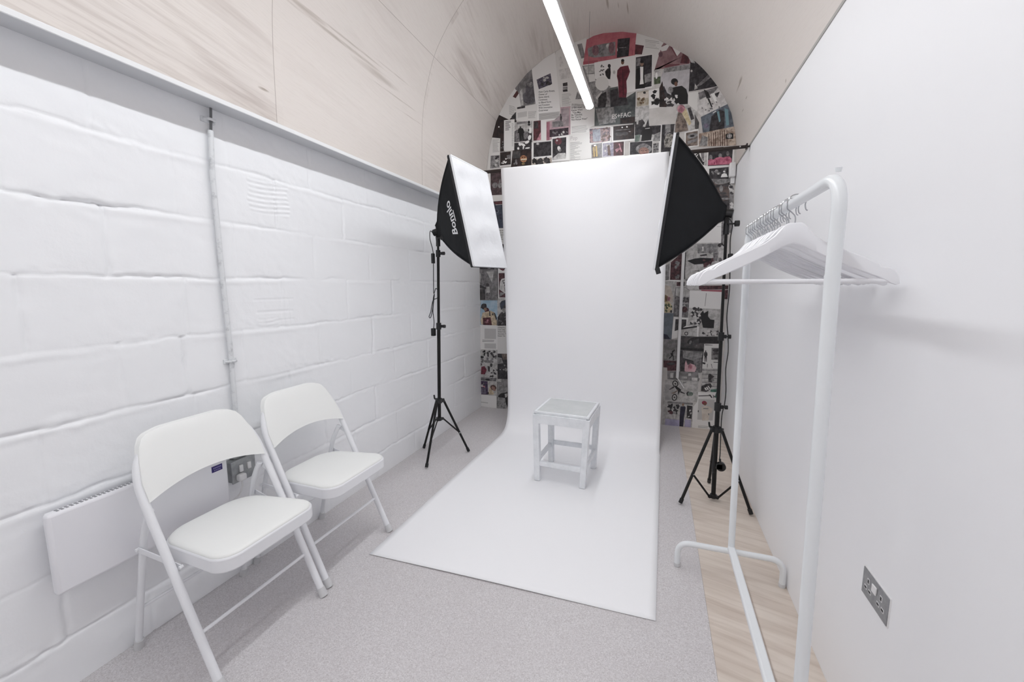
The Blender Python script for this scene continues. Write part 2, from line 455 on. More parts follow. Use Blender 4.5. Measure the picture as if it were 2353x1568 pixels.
# ledge along the top of the block wall
led = [(XL-.12, 0, 1.980), (XL, 0, 1.976), (-1.602, 0, 1.962), (-1.600, 0, 1.964), (-1.600, 0, 1.978), (-1.603, 0, 1.981), (XL-.12, 0, 1.998)]
M_under = mat('ledge_soffit_shade', 'CBCDD0', 0.6, bump=(0.3, 18, 0.002))  # ledge paint greyed for the underside; its shade is put into the colour
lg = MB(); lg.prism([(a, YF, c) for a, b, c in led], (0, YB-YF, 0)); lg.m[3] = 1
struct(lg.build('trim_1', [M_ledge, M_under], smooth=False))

# barrel vault
def vault():
    prof = [V((a, 0, b)) for a, b in PROF]
    c = curve(prof, 5); s = [0.0]
    for i in range(1, len(c)): s.append(s[-1] + (c[i]-c[i-1]).length)
    ysn = [YF + (YB-YF)*i/40 for i in range(41)]
    vs = []; fs = []; uvs = {}
    n = len(c)
    # outward normals
    for j, y in enumerate(ysn):
        for i in range(n): vs.append((c[i].x, y, c[i].z))
    base = len(vs)
    for j, y in enumerate(ysn):
        for i in range(n):
            t = (c[min(i+1, n-1)] - c[max(i-1, 0)]).normalized(); nx, nz = -t.z, t.x
            vs.append((c[i].x+nx*.018, y, c[i].z+nz*.018))
    for j in range(40):
        for i in range(n-1):
            a = j*n+i; fs.append((a, a+1, a+n+1, a+n)); b = base+a; fs.append((b, b+n, b+n+1, b+1))
    for j in range(40):
        for i in (0, n-1):
            a = j*n+i; fs.append((a, a+n, base+a+n, base+a))
    me = bpy.data.meshes.new('ceiling'); me.from_pydata(vs, [], fs)
    uv = me.uv_layers.new(name='UVMap')
    for l in me.loops:
        vi = l.vertex_index % base; j, i = divmod(vi, n); uv.data[l.index].uv = (ysn[j], s[i])
    me.materials.append(M_vault)
    me.shade_smooth(); me.set_sharp_from_angle(angle=math.radians(50))
    o = bpy.data.objects.new('ceiling', me); C.objects.link(o); struct(o)
    return s[-1]
vault()

# ------------------------------------------------------------------ strip lights (battens) along the vault
def batten(y0, y1, label, hx=-.596, z=2.755):
    t = thing('strip_light', label, 'light', (hx, (y0+y1)/2, z), 'tube lights in a line under the vault')
    b = MB()
    prof = [(-.032, .012), (-.032, .002), (-.028, -.009), (-.016, -.018), (0, -.021), (.016, -.018), (.028, -.009), (.032, .002), (.032, .012)]
    b.prism([(hx+a, y0+.012, z+c) for a, c in prof], (0, y1-y0-.024, 0))
    b.build('diffuser_tube', M_tube_front if y0 > 2 else M_tube, t)
    h = MB(); h.box((hx-.036, y0, z+.001), (hx+.036, y1, z+.042)); h.build('housing', M_housing, t, bevel=.004)
    for ye in (y0, y1-.012):
        e = MB(); e.prism([(hx+a*1.06, ye, z+c*1.06) for a, c in prof], (0, .012, 0)); e.build('end_cap', M_housing, t)
    for yy in (y0+.10, y1-.10):
        w = MB(); w.cyl((hx, yy, z+.042), (hx, yy, 3.43), .0012, 6); w.cyl((hx, yy, z+.042), (hx, yy, z+.055), .006, 10)
        w.build('suspension_wire', M_rubber, t)
batten(2.22, 3.72, 'glowing strip light hanging in front of the page covered end wall')
batten(.58, 2.08, 'strip light directly over the chairs, out of the picture')
batten(-1.12, .38, 'strip light behind the viewer, out of the picture')
PAGES = [
('pale newsprint page with small photos, half hidden by the strip light','paper2',[-975,3287,-945,3362,-870,3390,-686,3424,-678,3425,-644,3233,-590,3195,-580,2804,-806,2864,-893,2870,-934,3052],[
 ('mlt',[-921,3204,-822,3208,-810,3123,-905,3119]),
 ('mdk',[-882,3086,-840,3088,-837,3058,-879,3059]),
 ('mmd',[-881,3054,-839,3053,-837,3033,-879,3036]),
 ('mdk',[-881,3032,-839,3031,-836,3010,-879,3012]),
 ('ink2',[-889,2995,-809,2991,-809,2989,-889,2993]),
 ('ink2',[-889,2986,-803,2982,-803,2979,-889,2984]),
 ('ink2',[-889,2977,-807,2973,-807,2971,-889,2975]),
 ('ink2',[-889,2968,-824,2965,-824,2962,-889,2965]),
 ('ink2',[-889,2959,-823,2956,-823,2953,-889,2956]),
 ('ink2',[-889,2950,-815,2947,-815,2944,-889,2947]),
 ('ink2',[-888,2941,-807,2937,-807,2935,-888,2938]),
 ('ink2',[-888,2932,-823,2929,-822,2926,-888,2929]),
 ('ink2',[-888,2923,-802,2919,-802,2916,-888,2920]),
 ('ink2',[-888,2914,-820,2911,-820,2908,-888,2911]),
 ('ink2',[-888,2905,-809,2901,-809,2899,-888,2902]),
 ('ink2',[-888,2896,-811,2892,-811,2890,-888,2893]),
 ('mmd',[-757,3387,-715,3389,-681,3268,-718,3264]),
 ('mlt',[-926,3309,-899,3314,-871,3231,-909,3227]),
 ('mgr',[-764,2933,-749,2995,-701,2939,-695,2928]),
]),
('grey photo page of a hooded head on the left curve of the arch','mmd',[-1162,3256,-1116,2946,-1277,2941,-1336,3110,-1224,3217],[
 ('mgd',[-1138,3076,-1148,3043,-1165,3019,-1187,3008,-1208,3014,-1225,3034,-1234,3066,-1233,3101,-1223,3135,-1205,3158,-1184,3168,-1163,3163,-1146,3142,-1137,3111]),
 ('mgd',[-1128,2999,-1135,2975,-1154,2958,-1181,2951,-1212,2955,-1240,2970,-1259,2992,-1266,3018,-1259,3041,-1240,3058,-1212,3065,-1181,3061,-1154,3046,-1135,3024]),
 ('mmd2',[-1176,3128,-1178,3117,-1184,3108,-1192,3105,-1202,3106,-1210,3112,-1216,3122,-1218,3134,-1216,3145,-1210,3154,-1202,3158,-1193,3156,-1184,3150,-1179,3140]),
 ('mgr',[-1162,3116,-1163,3105,-1168,3098,-1176,3094,-1184,3095,-1191,3101,-1196,3110,-1198,3121,-1196,3131,-1191,3139,-1184,3143,-1176,3142,-1169,3136,-1164,3127]),
 ('mlt2',[-1291,3073,-1266,3100,-1252,2954,-1275,2944]),
]),
('torn strip of printed text on the left edge of the arch','paper2',[-1339,3106,-1295,3063,-1277,2941,-1318,2940,-1326,2869,-1395,2834,-1498,2892,-1439,3000,-1343,3103],[
 ('maroon',[-1359,3039,-1318,3087,-1297,3061,-1330,3021]),
 ('ink2',[-1395,2968,-1339,2945,-1339,2942,-1395,2965]),
 ('ink2',[-1395,2958,-1330,2932,-1330,2930,-1395,2955]),
 ('ink2',[-1395,2949,-1325,2921,-1325,2918,-1395,2946]),
 ('ink2',[-1395,2939,-1326,2912,-1326,2909,-1395,2936]),
 ('ink2',[-1395,2930,-1344,2910,-1344,2907,-1395,2927]),
 ('ink2',[-1395,2920,-1337,2897,-1337,2894,-1395,2917]),
 ('ink2',[-1395,2911,-1344,2891,-1344,2888,-1395,2908]),
 ('ink2',[-1395,2901,-1334,2877,-1334,2874,-1395,2898]),
 ('ink2',[-1395,2892,-1336,2869,-1336,2866,-1395,2889]),
]),
('dark night photo with a white dot at the left arch edge','mdkb',[-1497,2895,-1395,2838,-1322,2895,-1322,2806,-1442,2552,-1493,2557,-1492,2681,-1571,2695,-1528,2837],[
 ('white',[-1493,2786,-1494,2783,-1496,2781,-1498,2780,-1502,2781,-1505,2782,-1507,2785,-1507,2788,-1507,2790,-1505,2792,-1502,2793,-1498,2793,-1496,2791,-1493,2789]),
 ('mmd2',[-1452,2590,-1452,2588,-1454,2587,-1456,2586,-1459,2587,-1461,2588,-1463,2589,-1464,2591,-1463,2593,-1461,2594,-1459,2595,-1456,2594,-1454,2593,-1452,2592]),
 ('mmd2',[-1468,2618,-1469,2620,-1469,2622,-1467,2624,-1464,2626,-1461,2627,-1459,2627,-1457,2625,-1456,2623,-1456,2621,-1458,2618,-1460,2617,-1463,2616,-1466,2616]),
 ('mmd2',[-1478,2588,-1480,2589,-1482,2591,-1482,2594,-1482,2597,-1480,2599,-1478,2601,-1476,2601,-1473,2600,-1472,2597,-1471,2595,-1471,2592,-1473,2589,-1475,2588]),
 ('mmd2',[-1457,2641,-1460,2639,-1463,2639,-1466,2640,-1468,2642,-1469,2645,-1468,2648,-1466,2650,-1463,2651,-1460,2651,-1457,2650,-1455,2648,-1454,2646,-1455,2643]),
 ('mmd2',[-1449,2599,-1451,2598,-1454,2597,-1457,2598,-1460,2599,-1463,2601,-1465,2603,-1465,2605,-1464,2607,-1461,2607,-1458,2607,-1454,2606,-1451,2604,-1450,2601]),
 ('mmd2',[-1453,2589,-1454,2588,-1456,2588,-1458,2589,-1461,2590,-1462,2592,-1463,2594,-1462,2595,-1461,2596,-1459,2596,-1456,2595,-1454,2594,-1453,2592,-1452,2590]),
 ('mdk',[-1371,2865,-1326,2901,-1326,2838,-1365,2841]),
]),
('headline page about outerwear with a tilted purple group photo','paper',[-958,3357,-892,2786,-1115,2780,-1174,3248,-1058,3320],[
 ('mpur',[-1127,3153,-996,3187,-980,3094,-1106,3067]),
 ('mlt2',[-1062,3130,-1065,3136,-1067,3141,-1065,3146,-1061,3149,-1056,3150,-1049,3149,-1044,3145,-1040,3139,-1039,3134,-1040,3129,-1044,3126,-1050,3125,-1056,3126]),
 ('mlt2',[-1029,3148,-1034,3152,-1037,3156,-1038,3161,-1036,3164,-1032,3165,-1026,3165,-1020,3162,-1015,3158,-1012,3153,-1011,3149,-1013,3146,-1017,3144,-1023,3145]),
 ('mlt2',[-1028,3144,-1031,3146,-1033,3149,-1034,3153,-1034,3156,-1032,3159,-1029,3161,-1025,3161,-1022,3159,-1020,3156,-1019,3152,-1020,3149,-1022,3146,-1025,3144]),
 ('mlt2',[-1065,3160,-1065,3163,-1064,3165,-1061,3167,-1058,3167,-1055,3166,-1052,3164,-1051,3161,-1050,3158,-1052,3155,-1054,3153,-1057,3153,-1060,3154,-1063,3157]),
 ('mlt2',[-1044,3143,-1046,3145,-1047,3149,-1046,3154,-1044,3158,-1041,3162,-1038,3164,-1035,3163,-1033,3161,-1032,3157,-1033,3152,-1035,3148,-1038,3144,-1041,3143]),
 ('mdk',[-996,3095,-997,3091,-1000,3088,-1006,3087,-1012,3088,-1017,3091,-1021,3094,-1022,3099,-1021,3102,-1017,3105,-1012,3106,-1006,3105,-1001,3103,-997,3099]),
 ('mdk',[-1037,3098,-1039,3103,-1039,3108,-1035,3113,-1030,3117,-1023,3118,-1017,3117,-1012,3114,-1010,3109,-1011,3104,-1014,3099,-1020,3095,-1026,3094,-1033,3095]),
 ('mdk',[-1074,3092,-1080,3095,-1083,3100,-1085,3106,-1084,3113,-1081,3118,-1076,3121,-1071,3121,-1066,3118,-1062,3113,-1060,3107,-1061,3100,-1064,3095,-1069,3092]),
 ('mdk',[-1013,3100,-1019,3098,-1026,3098,-1033,3100,-1037,3105,-1038,3111,-1037,3117,-1032,3122,-1025,3125,-1018,3125,-1012,3122,-1008,3117,-1007,3111,-1008,3105]),
 ('mdk',[-990,3092,-993,3089,-999,3087,-1007,3089,-1014,3092,-1021,3096,-1024,3102,-1025,3106,-1022,3110,-1016,3111,-1008,3110,-1001,3106,-994,3102,-991,3097]),
 ('mdk',[-998,3089,-1001,3087,-1005,3088,-1010,3090,-1015,3094,-1018,3098,-1019,3102,-1018,3105,-1015,3106,-1011,3106,-1006,3104,-1001,3100,-998,3096,-997,3092]),
 ('text', 'ink', 'How Carlo Rivetti,', -1.108, 3.037, -0.066, 0.0153),
 ('text', 'ink', 'Owner of', -1.108, 3.014, -0.064, 0.0153),
 ('text', 'ink', 'Stone Island,', -1.108, 2.991, -0.062, 0.0153),
 ('text', 'ink', 'Continues', -1.108, 2.968, -0.06, 0.0154),
 ('text', 'ink', 'to Blend Form', -1.107, 2.944, -0.058, 0.0154),
 ('text', 'ink', 'and Function', -1.107, 2.921, -0.056, 0.0154),
 ('text', 'ink', 'With Innovative', -1.107, 2.898, -0.054, 0.0154),
 ('text', 'ink', 'Outerwear', -1.107, 2.875, -0.052, 0.0155),
 ('paper3',[-1104,2857,-906,2851,-903,2793,-1102,2797]),
 ('ink2',[-1100,2849,-916,2842,-916,2840,-1100,2846]),
 ('ink2',[-1100,2841,-915,2834,-915,2831,-1100,2838]),
 ('ink2',[-1100,2832,-916,2826,-915,2823,-1100,2830]),
 ('ink2',[-1100,2824,-915,2818,-915,2815,-1100,2822]),
 ('ink2',[-1100,2816,-917,2810,-917,2807,-1100,2813]),
 ('ink2',[-1100,2808,-919,2801,-919,2799,-1100,2805]),
]),
('white page with one grey caption block under the hooded head','paper2',[-1326,2927,-1119,2944,-1118,2783,-1230,2795,-1326,2825],[
 ('mdk',[-1315,2939,-1237,2943,-1237,2923,-1315,2922]),
 ('paper3',[-1312,2889,-1219,2892,-1219,2845,-1310,2844]),
 ('ink2',[-1208,2885,-1128,2882,-1128,2879,-1208,2882]),
 ('ink2',[-1208,2876,-1128,2873,-1128,2870,-1208,2873]),
 ('ink2',[-1208,2867,-1134,2864,-1134,2861,-1208,2863]),
 ('ink2',[-1208,2857,-1137,2855,-1137,2852,-1208,2854]),
 ('ink2',[-1207,2848,-1140,2846,-1140,2842,-1207,2845]),
 ('ink2',[-1207,2839,-1144,2836,-1144,2833,-1207,2835]),
 ('ink2',[-1207,2829,-1137,2827,-1137,2824,-1207,2826]),
]),
('white page with a narrow column of small type, left of the rock climber','paper',[-1447,2840,-1341,2837,-1346,2557,-1450,2561],[
 ('ink3',[-1435,2828,-1378,2826,-1378,2821,-1435,2823]),
 ('ink3',[-1435,2818,-1379,2817,-1379,2812,-1435,2814]),
 ('ink3',[-1435,2809,-1397,2808,-1397,2803,-1435,2804]),
 ('ink3',[-1435,2799,-1392,2798,-1392,2793,-1435,2794]),
 ('ink3',[-1435,2790,-1389,2788,-1389,2783,-1435,2785]),
 ('ink3',[-1435,2780,-1383,2778,-1383,2774,-1435,2775]),
 ('ink3',[-1435,2770,-1382,2769,-1382,2764,-1435,2766]),
 ('ink3',[-1435,2761,-1397,2760,-1397,2755,-1435,2756]),
 ('ink3',[-1435,2751,-1395,2750,-1395,2745,-1435,2746]),
 ('ink2',[-1369,2801,-1353,2800,-1353,2797,-1369,2798]),
 ('ink2',[-1369,2791,-1349,2791,-1349,2788,-1369,2788]),
 ('ink2',[-1369,2782,-1353,2781,-1353,2778,-1369,2779]),
 ('ink2',[-1369,2772,-1353,2772,-1353,2769,-1369,2769]),
 ('ink2',[-1369,2763,-1349,2762,-1349,2759,-1369,2760]),
 ('ink2',[-1369,2753,-1354,2753,-1354,2750,-1369,2750]),
 ('ink2',[-1369,2744,-1350,2743,-1350,2740,-1369,2741]),
 ('ink2',[-1369,2734,-1352,2734,-1352,2731,-1369,2731]),
 ('ink2',[-1369,2724,-1349,2724,-1349,2721,-1369,2722]),
 ('ink2',[-1369,2715,-1352,2714,-1352,2712,-1369,2712]),
 ('ink2',[-1369,2705,-1353,2705,-1353,2702,-1369,2702]),
 ('ink2',[-1369,2696,-1352,2695,-1352,2692,-1369,2693]),
 ('ink2',[-1369,2686,-1349,2686,-1349,2683,-1369,2683]),
 ('ink2',[-1369,2676,-1351,2676,-1351,2673,-1369,2674]),
 ('ink2',[-1369,2667,-1348,2666,-1348,2663,-1369,2664]),
 ('ink2',[-1369,2657,-1353,2657,-1353,2654,-1369,2654]),
 ('ink2',[-1369,2648,-1350,2647,-1350,2644,-1369,2645]),
 ('ink2',[-1369,2638,-1351,2638,-1351,2635,-1369,2635]),
 ('ink2',[-1369,2628,-1353,2628,-1353,2625,-1369,2625]),
 ('ink2',[-1369,2619,-1351,2618,-1351,2615,-1369,2616]),
 ('ink2',[-1369,2609,-1354,2609,-1354,2606,-1369,2606]),
 ('ink2',[-1369,2599,-1354,2599,-1354,2596,-1369,2596]),
]),
('black and white photo of a climber on rocks with white splashes','mlt2',[-1341,2808,-1160,2802,-1168,2546,-1344,2553],[
 ('mdk',[-1341,2726,-1313,2740,-1265,2723,-1210,2706,-1169,2690,-1168,2554,-1344,2556]),
 ('mmd',[-1319,2806,-1217,2804,-1215,2785,-1316,2786]),
 ('mmd2',[-1338,2721,-1301,2744,-1289,2638,-1338,2635]),
 ('mmd2',[-1253,2716,-1210,2711,-1207,2651,-1248,2645]),
 ('black',[-1276,2757,-1277,2753,-1278,2751,-1281,2749,-1284,2750,-1287,2752,-1289,2755,-1290,2759,-1289,2762,-1287,2765,-1284,2766,-1281,2766,-1278,2764,-1277,2761]),
 ('black',[-1288,2752,-1303,2747,-1307,2731,-1306,2708,-1296,2705,-1293,2689,-1285,2644,-1286,2641,-1270,2639,-1275,2687,-1270,2687,-1260,2638,-1245,2636,-1249,2643,-1252,2687,-1252,2700,-1244,2704,-1249,2727,-1257,2742,-1273,2750]),
 ('mlt',[-1344,2631,-1216,2628,-1228,2616,-1341,2622]),
 ('white',[-1178,2650,-1182,2640,-1189,2634,-1196,2632,-1202,2634,-1207,2640,-1208,2650,-1207,2660,-1202,2670,-1196,2676,-1189,2678,-1182,2676,-1178,2670,-1176,2660]),
 ('white',[-1195,2625,-1195,2620,-1198,2613,-1205,2608,-1214,2604,-1224,2603,-1232,2604,-1237,2608,-1238,2614,-1234,2620,-1227,2626,-1218,2630,-1208,2631,-1200,2629]),
 ('white',[-1234,2586,-1238,2584,-1247,2584,-1258,2587,-1269,2593,-1278,2600,-1283,2607,-1283,2612,-1278,2615,-1270,2615,-1259,2611,-1248,2606,-1239,2599,-1234,2592]),
 ('white',[-1277,2608,-1276,2601,-1277,2595,-1281,2591,-1286,2590,-1291,2592,-1297,2597,-1300,2603,-1302,2610,-1300,2616,-1297,2620,-1292,2621,-1286,2619,-1281,2614]),
 ('white',[-1293,2568,-1294,2564,-1297,2560,-1302,2558,-1306,2559,-1311,2562,-1314,2566,-1315,2571,-1314,2575,-1311,2579,-1306,2581,-1302,2580,-1297,2577,-1294,2573]),
 ('white',[-1186,2565,-1188,2562,-1195,2560,-1205,2558,-1216,2558,-1226,2559,-1233,2561,-1236,2564,-1234,2566,-1228,2569,-1218,2570,-1207,2570,-1196,2569,-1189,2567]),
 ('white',[-1245,2572,-1247,2565,-1250,2560,-1254,2557,-1257,2558,-1259,2562,-1260,2568,-1259,2576,-1257,2583,-1254,2588,-1251,2591,-1247,2590,-1245,2586,-1244,2580]),
 ('white',[-1172,2718,-1173,2706,-1177,2697,-1183,2693,-1190,2693,-1196,2699,-1200,2709,-1202,2721,-1200,2733,-1196,2742,-1190,2746,-1183,2745,-1177,2739,-1173,2730]),
 ('black',[-1187,2790,-1188,2784,-1191,2780,-1196,2778,-1201,2778,-1206,2781,-1210,2787,-1211,2793,-1210,2798,-1206,2803,-1201,2805,-1196,2804,-1191,2801,-1188,2796]),
 ('black',[-1184,2768,-1186,2764,-1189,2762,-1195,2761,-1200,2761,-1206,2764,-1209,2767,-1211,2771,-1209,2775,-1206,2777,-1200,2778,-1195,2777,-1189,2775,-1186,2772]),
 ('black',[-1196,2720,-1196,2715,-1198,2710,-1200,2708,-1203,2708,-1205,2711,-1207,2716,-1207,2722,-1207,2728,-1205,2732,-1203,2735,-1200,2734,-1198,2731,-1196,2726]),
]),
('torn newspaper page with a small street photo at the arch foot','paper2',[-1570,2698,-1486,2681,-1494,2410,-1627,2396,-1598,2606],[
 ('ink2',[-1566,2673,-1498,2672,-1498,2668,-1566,2670]),
 ('ink2',[-1566,2661,-1509,2660,-1509,2657,-1566,2658]),
 ('ink2',[-1566,2649,-1493,2648,-1493,2644,-1566,2646]),
 ('ink2',[-1566,2638,-1514,2637,-1514,2633,-1566,2634]),
 ('ink2',[-1566,2626,-1511,2625,-1511,2621,-1566,2622]),
 ('ink2',[-1566,2614,-1506,2613,-1506,2609,-1566,2610]),
 ('ink2',[-1566,2602,-1513,2601,-1513,2597,-1566,2598]),
 ('ink2',[-1566,2590,-1511,2589,-1511,2585,-1566,2586]),
 ('ink2',[-1567,2578,-1506,2577,-1506,2573,-1567,2574]),
 ('ink2',[-1567,2566,-1497,2565,-1497,2561,-1567,2562]),
 ('mgr',[-1586,2531,-1493,2529,-1496,2413,-1593,2411]),
 ('mdk',[-1538,2489,-1541,2494,-1542,2500,-1541,2504,-1537,2508,-1531,2509,-1525,2508,-1520,2504,-1516,2499,-1515,2494,-1517,2489,-1521,2486,-1526,2484,-1532,2486]),
 ('mdk',[-1515,2507,-1520,2511,-1523,2515,-1523,2520,-1522,2523,-1517,2524,-1512,2524,-1506,2521,-1501,2518,-1498,2513,-1497,2509,-1499,2506,-1503,2504,-1509,2505]),
 ('mdk',[-1513,2504,-1516,2505,-1518,2508,-1519,2512,-1518,2516,-1516,2519,-1513,2520,-1510,2520,-1507,2519,-1505,2516,-1504,2512,-1505,2509,-1507,2506,-1510,2504]),
 ('mdk',[-1538,2516,-1539,2519,-1537,2522,-1535,2523,-1532,2524,-1529,2523,-1526,2521,-1525,2518,-1525,2515,-1526,2512,-1528,2510,-1531,2510,-1534,2511,-1537,2513]),
 ('mdk',[-1525,2502,-1527,2504,-1527,2507,-1527,2512,-1525,2516,-1522,2520,-1518,2522,-1515,2522,-1513,2520,-1512,2516,-1513,2511,-1515,2507,-1518,2503,-1522,2501]),
 ('ink3',[-1558,2429,-1558,2435,-1551,2444,-1542,2440,-1533,2433,-1543,2424,-1546,2421]),
 ('ink3',[-1515,2443,-1522,2441,-1525,2445,-1533,2452,-1522,2459,-1516,2460,-1511,2450,-1512,2444]),
 ('ink3',[-1562,2427,-1551,2432,-1546,2436,-1538,2428,-1540,2419,-1547,2419,-1552,2422]),
 ('ink3',[-1550,2437,-1553,2431,-1554,2423,-1562,2427,-1572,2430,-1571,2437,-1566,2437,-1557,2445]),
 ('ink3',[-1529,2437,-1516,2442,-1504,2439,-1504,2428,-1518,2428]),
 ('mlt2',[-1541,2431,-1545,2437,-1546,2443,-1544,2448,-1540,2452,-1534,2453,-1527,2452,-1521,2448,-1517,2442,-1515,2436,-1517,2431,-1522,2427,-1528,2426,-1535,2427]),
 ('mlt2',[-1521,2473,-1526,2477,-1530,2482,-1531,2487,-1528,2490,-1524,2492,-1517,2492,-1511,2489,-1505,2485,-1502,2480,-1501,2475,-1503,2472,-1508,2470,-1514,2470]),
 ('mlt2',[-1518,2467,-1522,2468,-1524,2472,-1525,2476,-1524,2480,-1522,2483,-1519,2485,-1515,2485,-1512,2484,-1509,2481,-1508,2476,-1509,2472,-1511,2469,-1515,2467]),
 ('mlt2',[-1540,2483,-1541,2486,-1539,2489,-1537,2491,-1533,2491,-1530,2490,-1527,2488,-1525,2485,-1525,2481,-1526,2478,-1529,2476,-1532,2476,-1536,2477,-1539,2479]),
 ('mlt2',[-1529,2463,-1531,2465,-1532,2469,-1531,2474,-1529,2479,-1525,2483,-1521,2486,-1518,2485,-1516,2483,-1515,2479,-1516,2474,-1518,2469,-1522,2465,-1525,2462]),
]),
('dark band photo with white highlights above the crossbar','paper',[-1493,2557,-1370,2553,-1370,2420,-1494,2421],[
 ('mdkb',[-1489,2553,-1378,2551,-1379,2431,-1491,2430]),
 ('white',[-1434,2482,-1436,2484,-1436,2487,-1435,2489,-1434,2491,-1431,2491,-1428,2491,-1425,2489,-1423,2487,-1423,2484,-1424,2481,-1426,2480,-1428,2479,-1431,2480]),
 ('white',[-1410,2485,-1412,2487,-1414,2489,-1414,2491,-1413,2493,-1411,2494,-1409,2493,-1406,2492,-1403,2490,-1402,2488,-1401,2486,-1402,2485,-1404,2484,-1407,2484]),
 ('white',[-1410,2484,-1412,2485,-1413,2486,-1413,2488,-1413,2490,-1412,2491,-1410,2492,-1409,2492,-1407,2491,-1406,2490,-1406,2488,-1406,2486,-1407,2485,-1408,2484]),
 ('white',[-1436,2491,-1437,2492,-1436,2494,-1435,2494,-1433,2495,-1432,2494,-1431,2493,-1430,2492,-1430,2490,-1430,2489,-1431,2488,-1433,2488,-1434,2488,-1436,2489]),
 ('white',[-1421,2484,-1422,2485,-1423,2487,-1422,2489,-1421,2491,-1420,2493,-1418,2494,-1417,2494,-1416,2493,-1416,2491,-1416,2489,-1417,2486,-1418,2485,-1420,2484]),
 ('white',[-1453,2449,-1454,2446,-1456,2444,-1459,2443,-1461,2444,-1462,2446,-1462,2449,-1462,2452,-1460,2455,-1458,2457,-1456,2458,-1454,2457,-1453,2455,-1452,2452]),
 ('white',[-1455,2445,-1459,2446,-1462,2447,-1464,2449,-1464,2451,-1462,2453,-1460,2454,-1456,2455,-1453,2454,-1450,2453,-1448,2451,-1447,2449,-1449,2447,-1451,2446]),
 ('white',[-1434,2455,-1436,2452,-1438,2449,-1441,2448,-1443,2449,-1444,2451,-1445,2455,-1444,2458,-1442,2462,-1440,2464,-1438,2465,-1436,2464,-1434,2462,-1434,2459]),
 ('white',[-1462,2465,-1462,2468,-1461,2470,-1460,2471,-1457,2472,-1455,2471,-1453,2469,-1451,2467,-1451,2464,-1452,2462,-1453,2461,-1456,2460,-1458,2461,-1461,2463]),
 ('white',[-1440,2462,-1441,2458,-1443,2455,-1446,2454,-1448,2455,-1450,2457,-1451,2461,-1451,2465,-1449,2469,-1447,2472,-1444,2473,-1442,2472,-1440,2470,-1439,2466]),
 ('white',[-1431,2451,-1433,2454,-1433,2456,-1432,2459,-1430,2462,-1427,2464,-1424,2464,-1421,2463,-1420,2461,-1419,2458,-1420,2455,-1422,2453,-1425,2451,-1428,2450]),
 ('white',[-1427,2449,-1429,2447,-1433,2446,-1437,2447,-1441,2449,-1444,2452,-1446,2455,-1445,2459,-1443,2461,-1439,2461,-1435,2461,-1430,2459,-1427,2455,-1426,2452]),
 ('white',[-1477,2452,-1477,2454,-1475,2455,-1473,2456,-1469,2457,-1466,2456,-1464,2454,-1463,2453,-1463,2450,-1465,2449,-1468,2448,-1471,2448,-1474,2448,-1476,2450]),
 ('mmd2',[-1420,2517,-1384,2524,-1384,2481,-1414,2484]),
]),
('dark brown photo of an orange striped round face','mdkb',[-1358,2556,-1174,2553,-1173,2401,-1378,2405],[
 ('mdk2',[-1358,2549,-1283,2546,-1283,2482,-1358,2484]),
 ('orange',[-1217,2467,-1220,2454,-1229,2443,-1243,2438,-1258,2440,-1272,2447,-1282,2459,-1285,2474,-1282,2487,-1272,2498,-1258,2503,-1243,2501,-1230,2493,-1220,2481]),
 ('black',[-1256,2482,-1256,2480,-1258,2479,-1260,2478,-1263,2478,-1265,2479,-1267,2481,-1267,2483,-1267,2485,-1265,2486,-1263,2487,-1260,2486,-1258,2485,-1256,2484]),
 ('black',[-1231,2479,-1231,2477,-1233,2476,-1235,2476,-1238,2476,-1240,2477,-1242,2478,-1243,2480,-1242,2482,-1240,2484,-1238,2484,-1235,2484,-1233,2483,-1231,2481]),
 ('cream',[-1279,2471,-1218,2469,-1220,2459,-1277,2460]),
 ('black',[-1277,2460,-1220,2459,-1223,2455,-1274,2456]),
 ('orange2',[-1283,2493,-1220,2491,-1225,2485,-1277,2486]),
 ('mgold',[-1237,2424,-1238,2420,-1243,2416,-1249,2415,-1257,2415,-1263,2418,-1268,2422,-1270,2427,-1268,2432,-1263,2435,-1257,2436,-1249,2436,-1243,2433,-1238,2429]),
 ('mmd2',[-1312,2429,-1313,2426,-1315,2424,-1319,2423,-1323,2424,-1327,2425,-1329,2428,-1330,2431,-1329,2433,-1327,2435,-1323,2436,-1319,2436,-1315,2434,-1313,2432]),
 ('mmd2',[-1335,2441,-1337,2444,-1336,2448,-1334,2452,-1330,2455,-1325,2456,-1321,2456,-1317,2454,-1316,2450,-1316,2446,-1319,2443,-1323,2440,-1328,2439,-1332,2439]),
 ('mmd2',[-1344,2422,-1348,2424,-1350,2428,-1352,2432,-1351,2437,-1349,2441,-1345,2443,-1341,2443,-1338,2441,-1335,2438,-1334,2433,-1335,2429,-1337,2425,-1340,2423]),
 ('mmd2',[-1319,2453,-1324,2451,-1329,2451,-1333,2453,-1336,2456,-1337,2460,-1336,2465,-1332,2468,-1328,2470,-1323,2471,-1318,2469,-1315,2466,-1314,2461,-1316,2457]),
 ('mmd2',[-1308,2432,-1310,2429,-1315,2428,-1320,2429,-1326,2431,-1330,2434,-1333,2437,-1333,2441,-1331,2443,-1326,2444,-1321,2444,-1316,2442,-1311,2439,-1309,2435]),
 ('mmd2',[-1313,2425,-1315,2424,-1319,2424,-1322,2426,-1326,2428,-1328,2431,-1329,2434,-1328,2436,-1326,2437,-1323,2437,-1319,2436,-1316,2433,-1314,2430,-1313,2427]),
]),
('dark landscape photo in a white border left of the portrait page','paper',[-1172,2611,-976,2609,-974,2457,-1169,2455],[
 ('mdkn',[-1152,2603,-983,2601,-981,2474,-1152,2476]),
 ('mlt',[-1098,2589,-1099,2585,-1103,2582,-1109,2580,-1115,2581,-1120,2584,-1124,2587,-1126,2592,-1124,2595,-1120,2598,-1115,2600,-1109,2599,-1103,2597,-1099,2593]),
]),
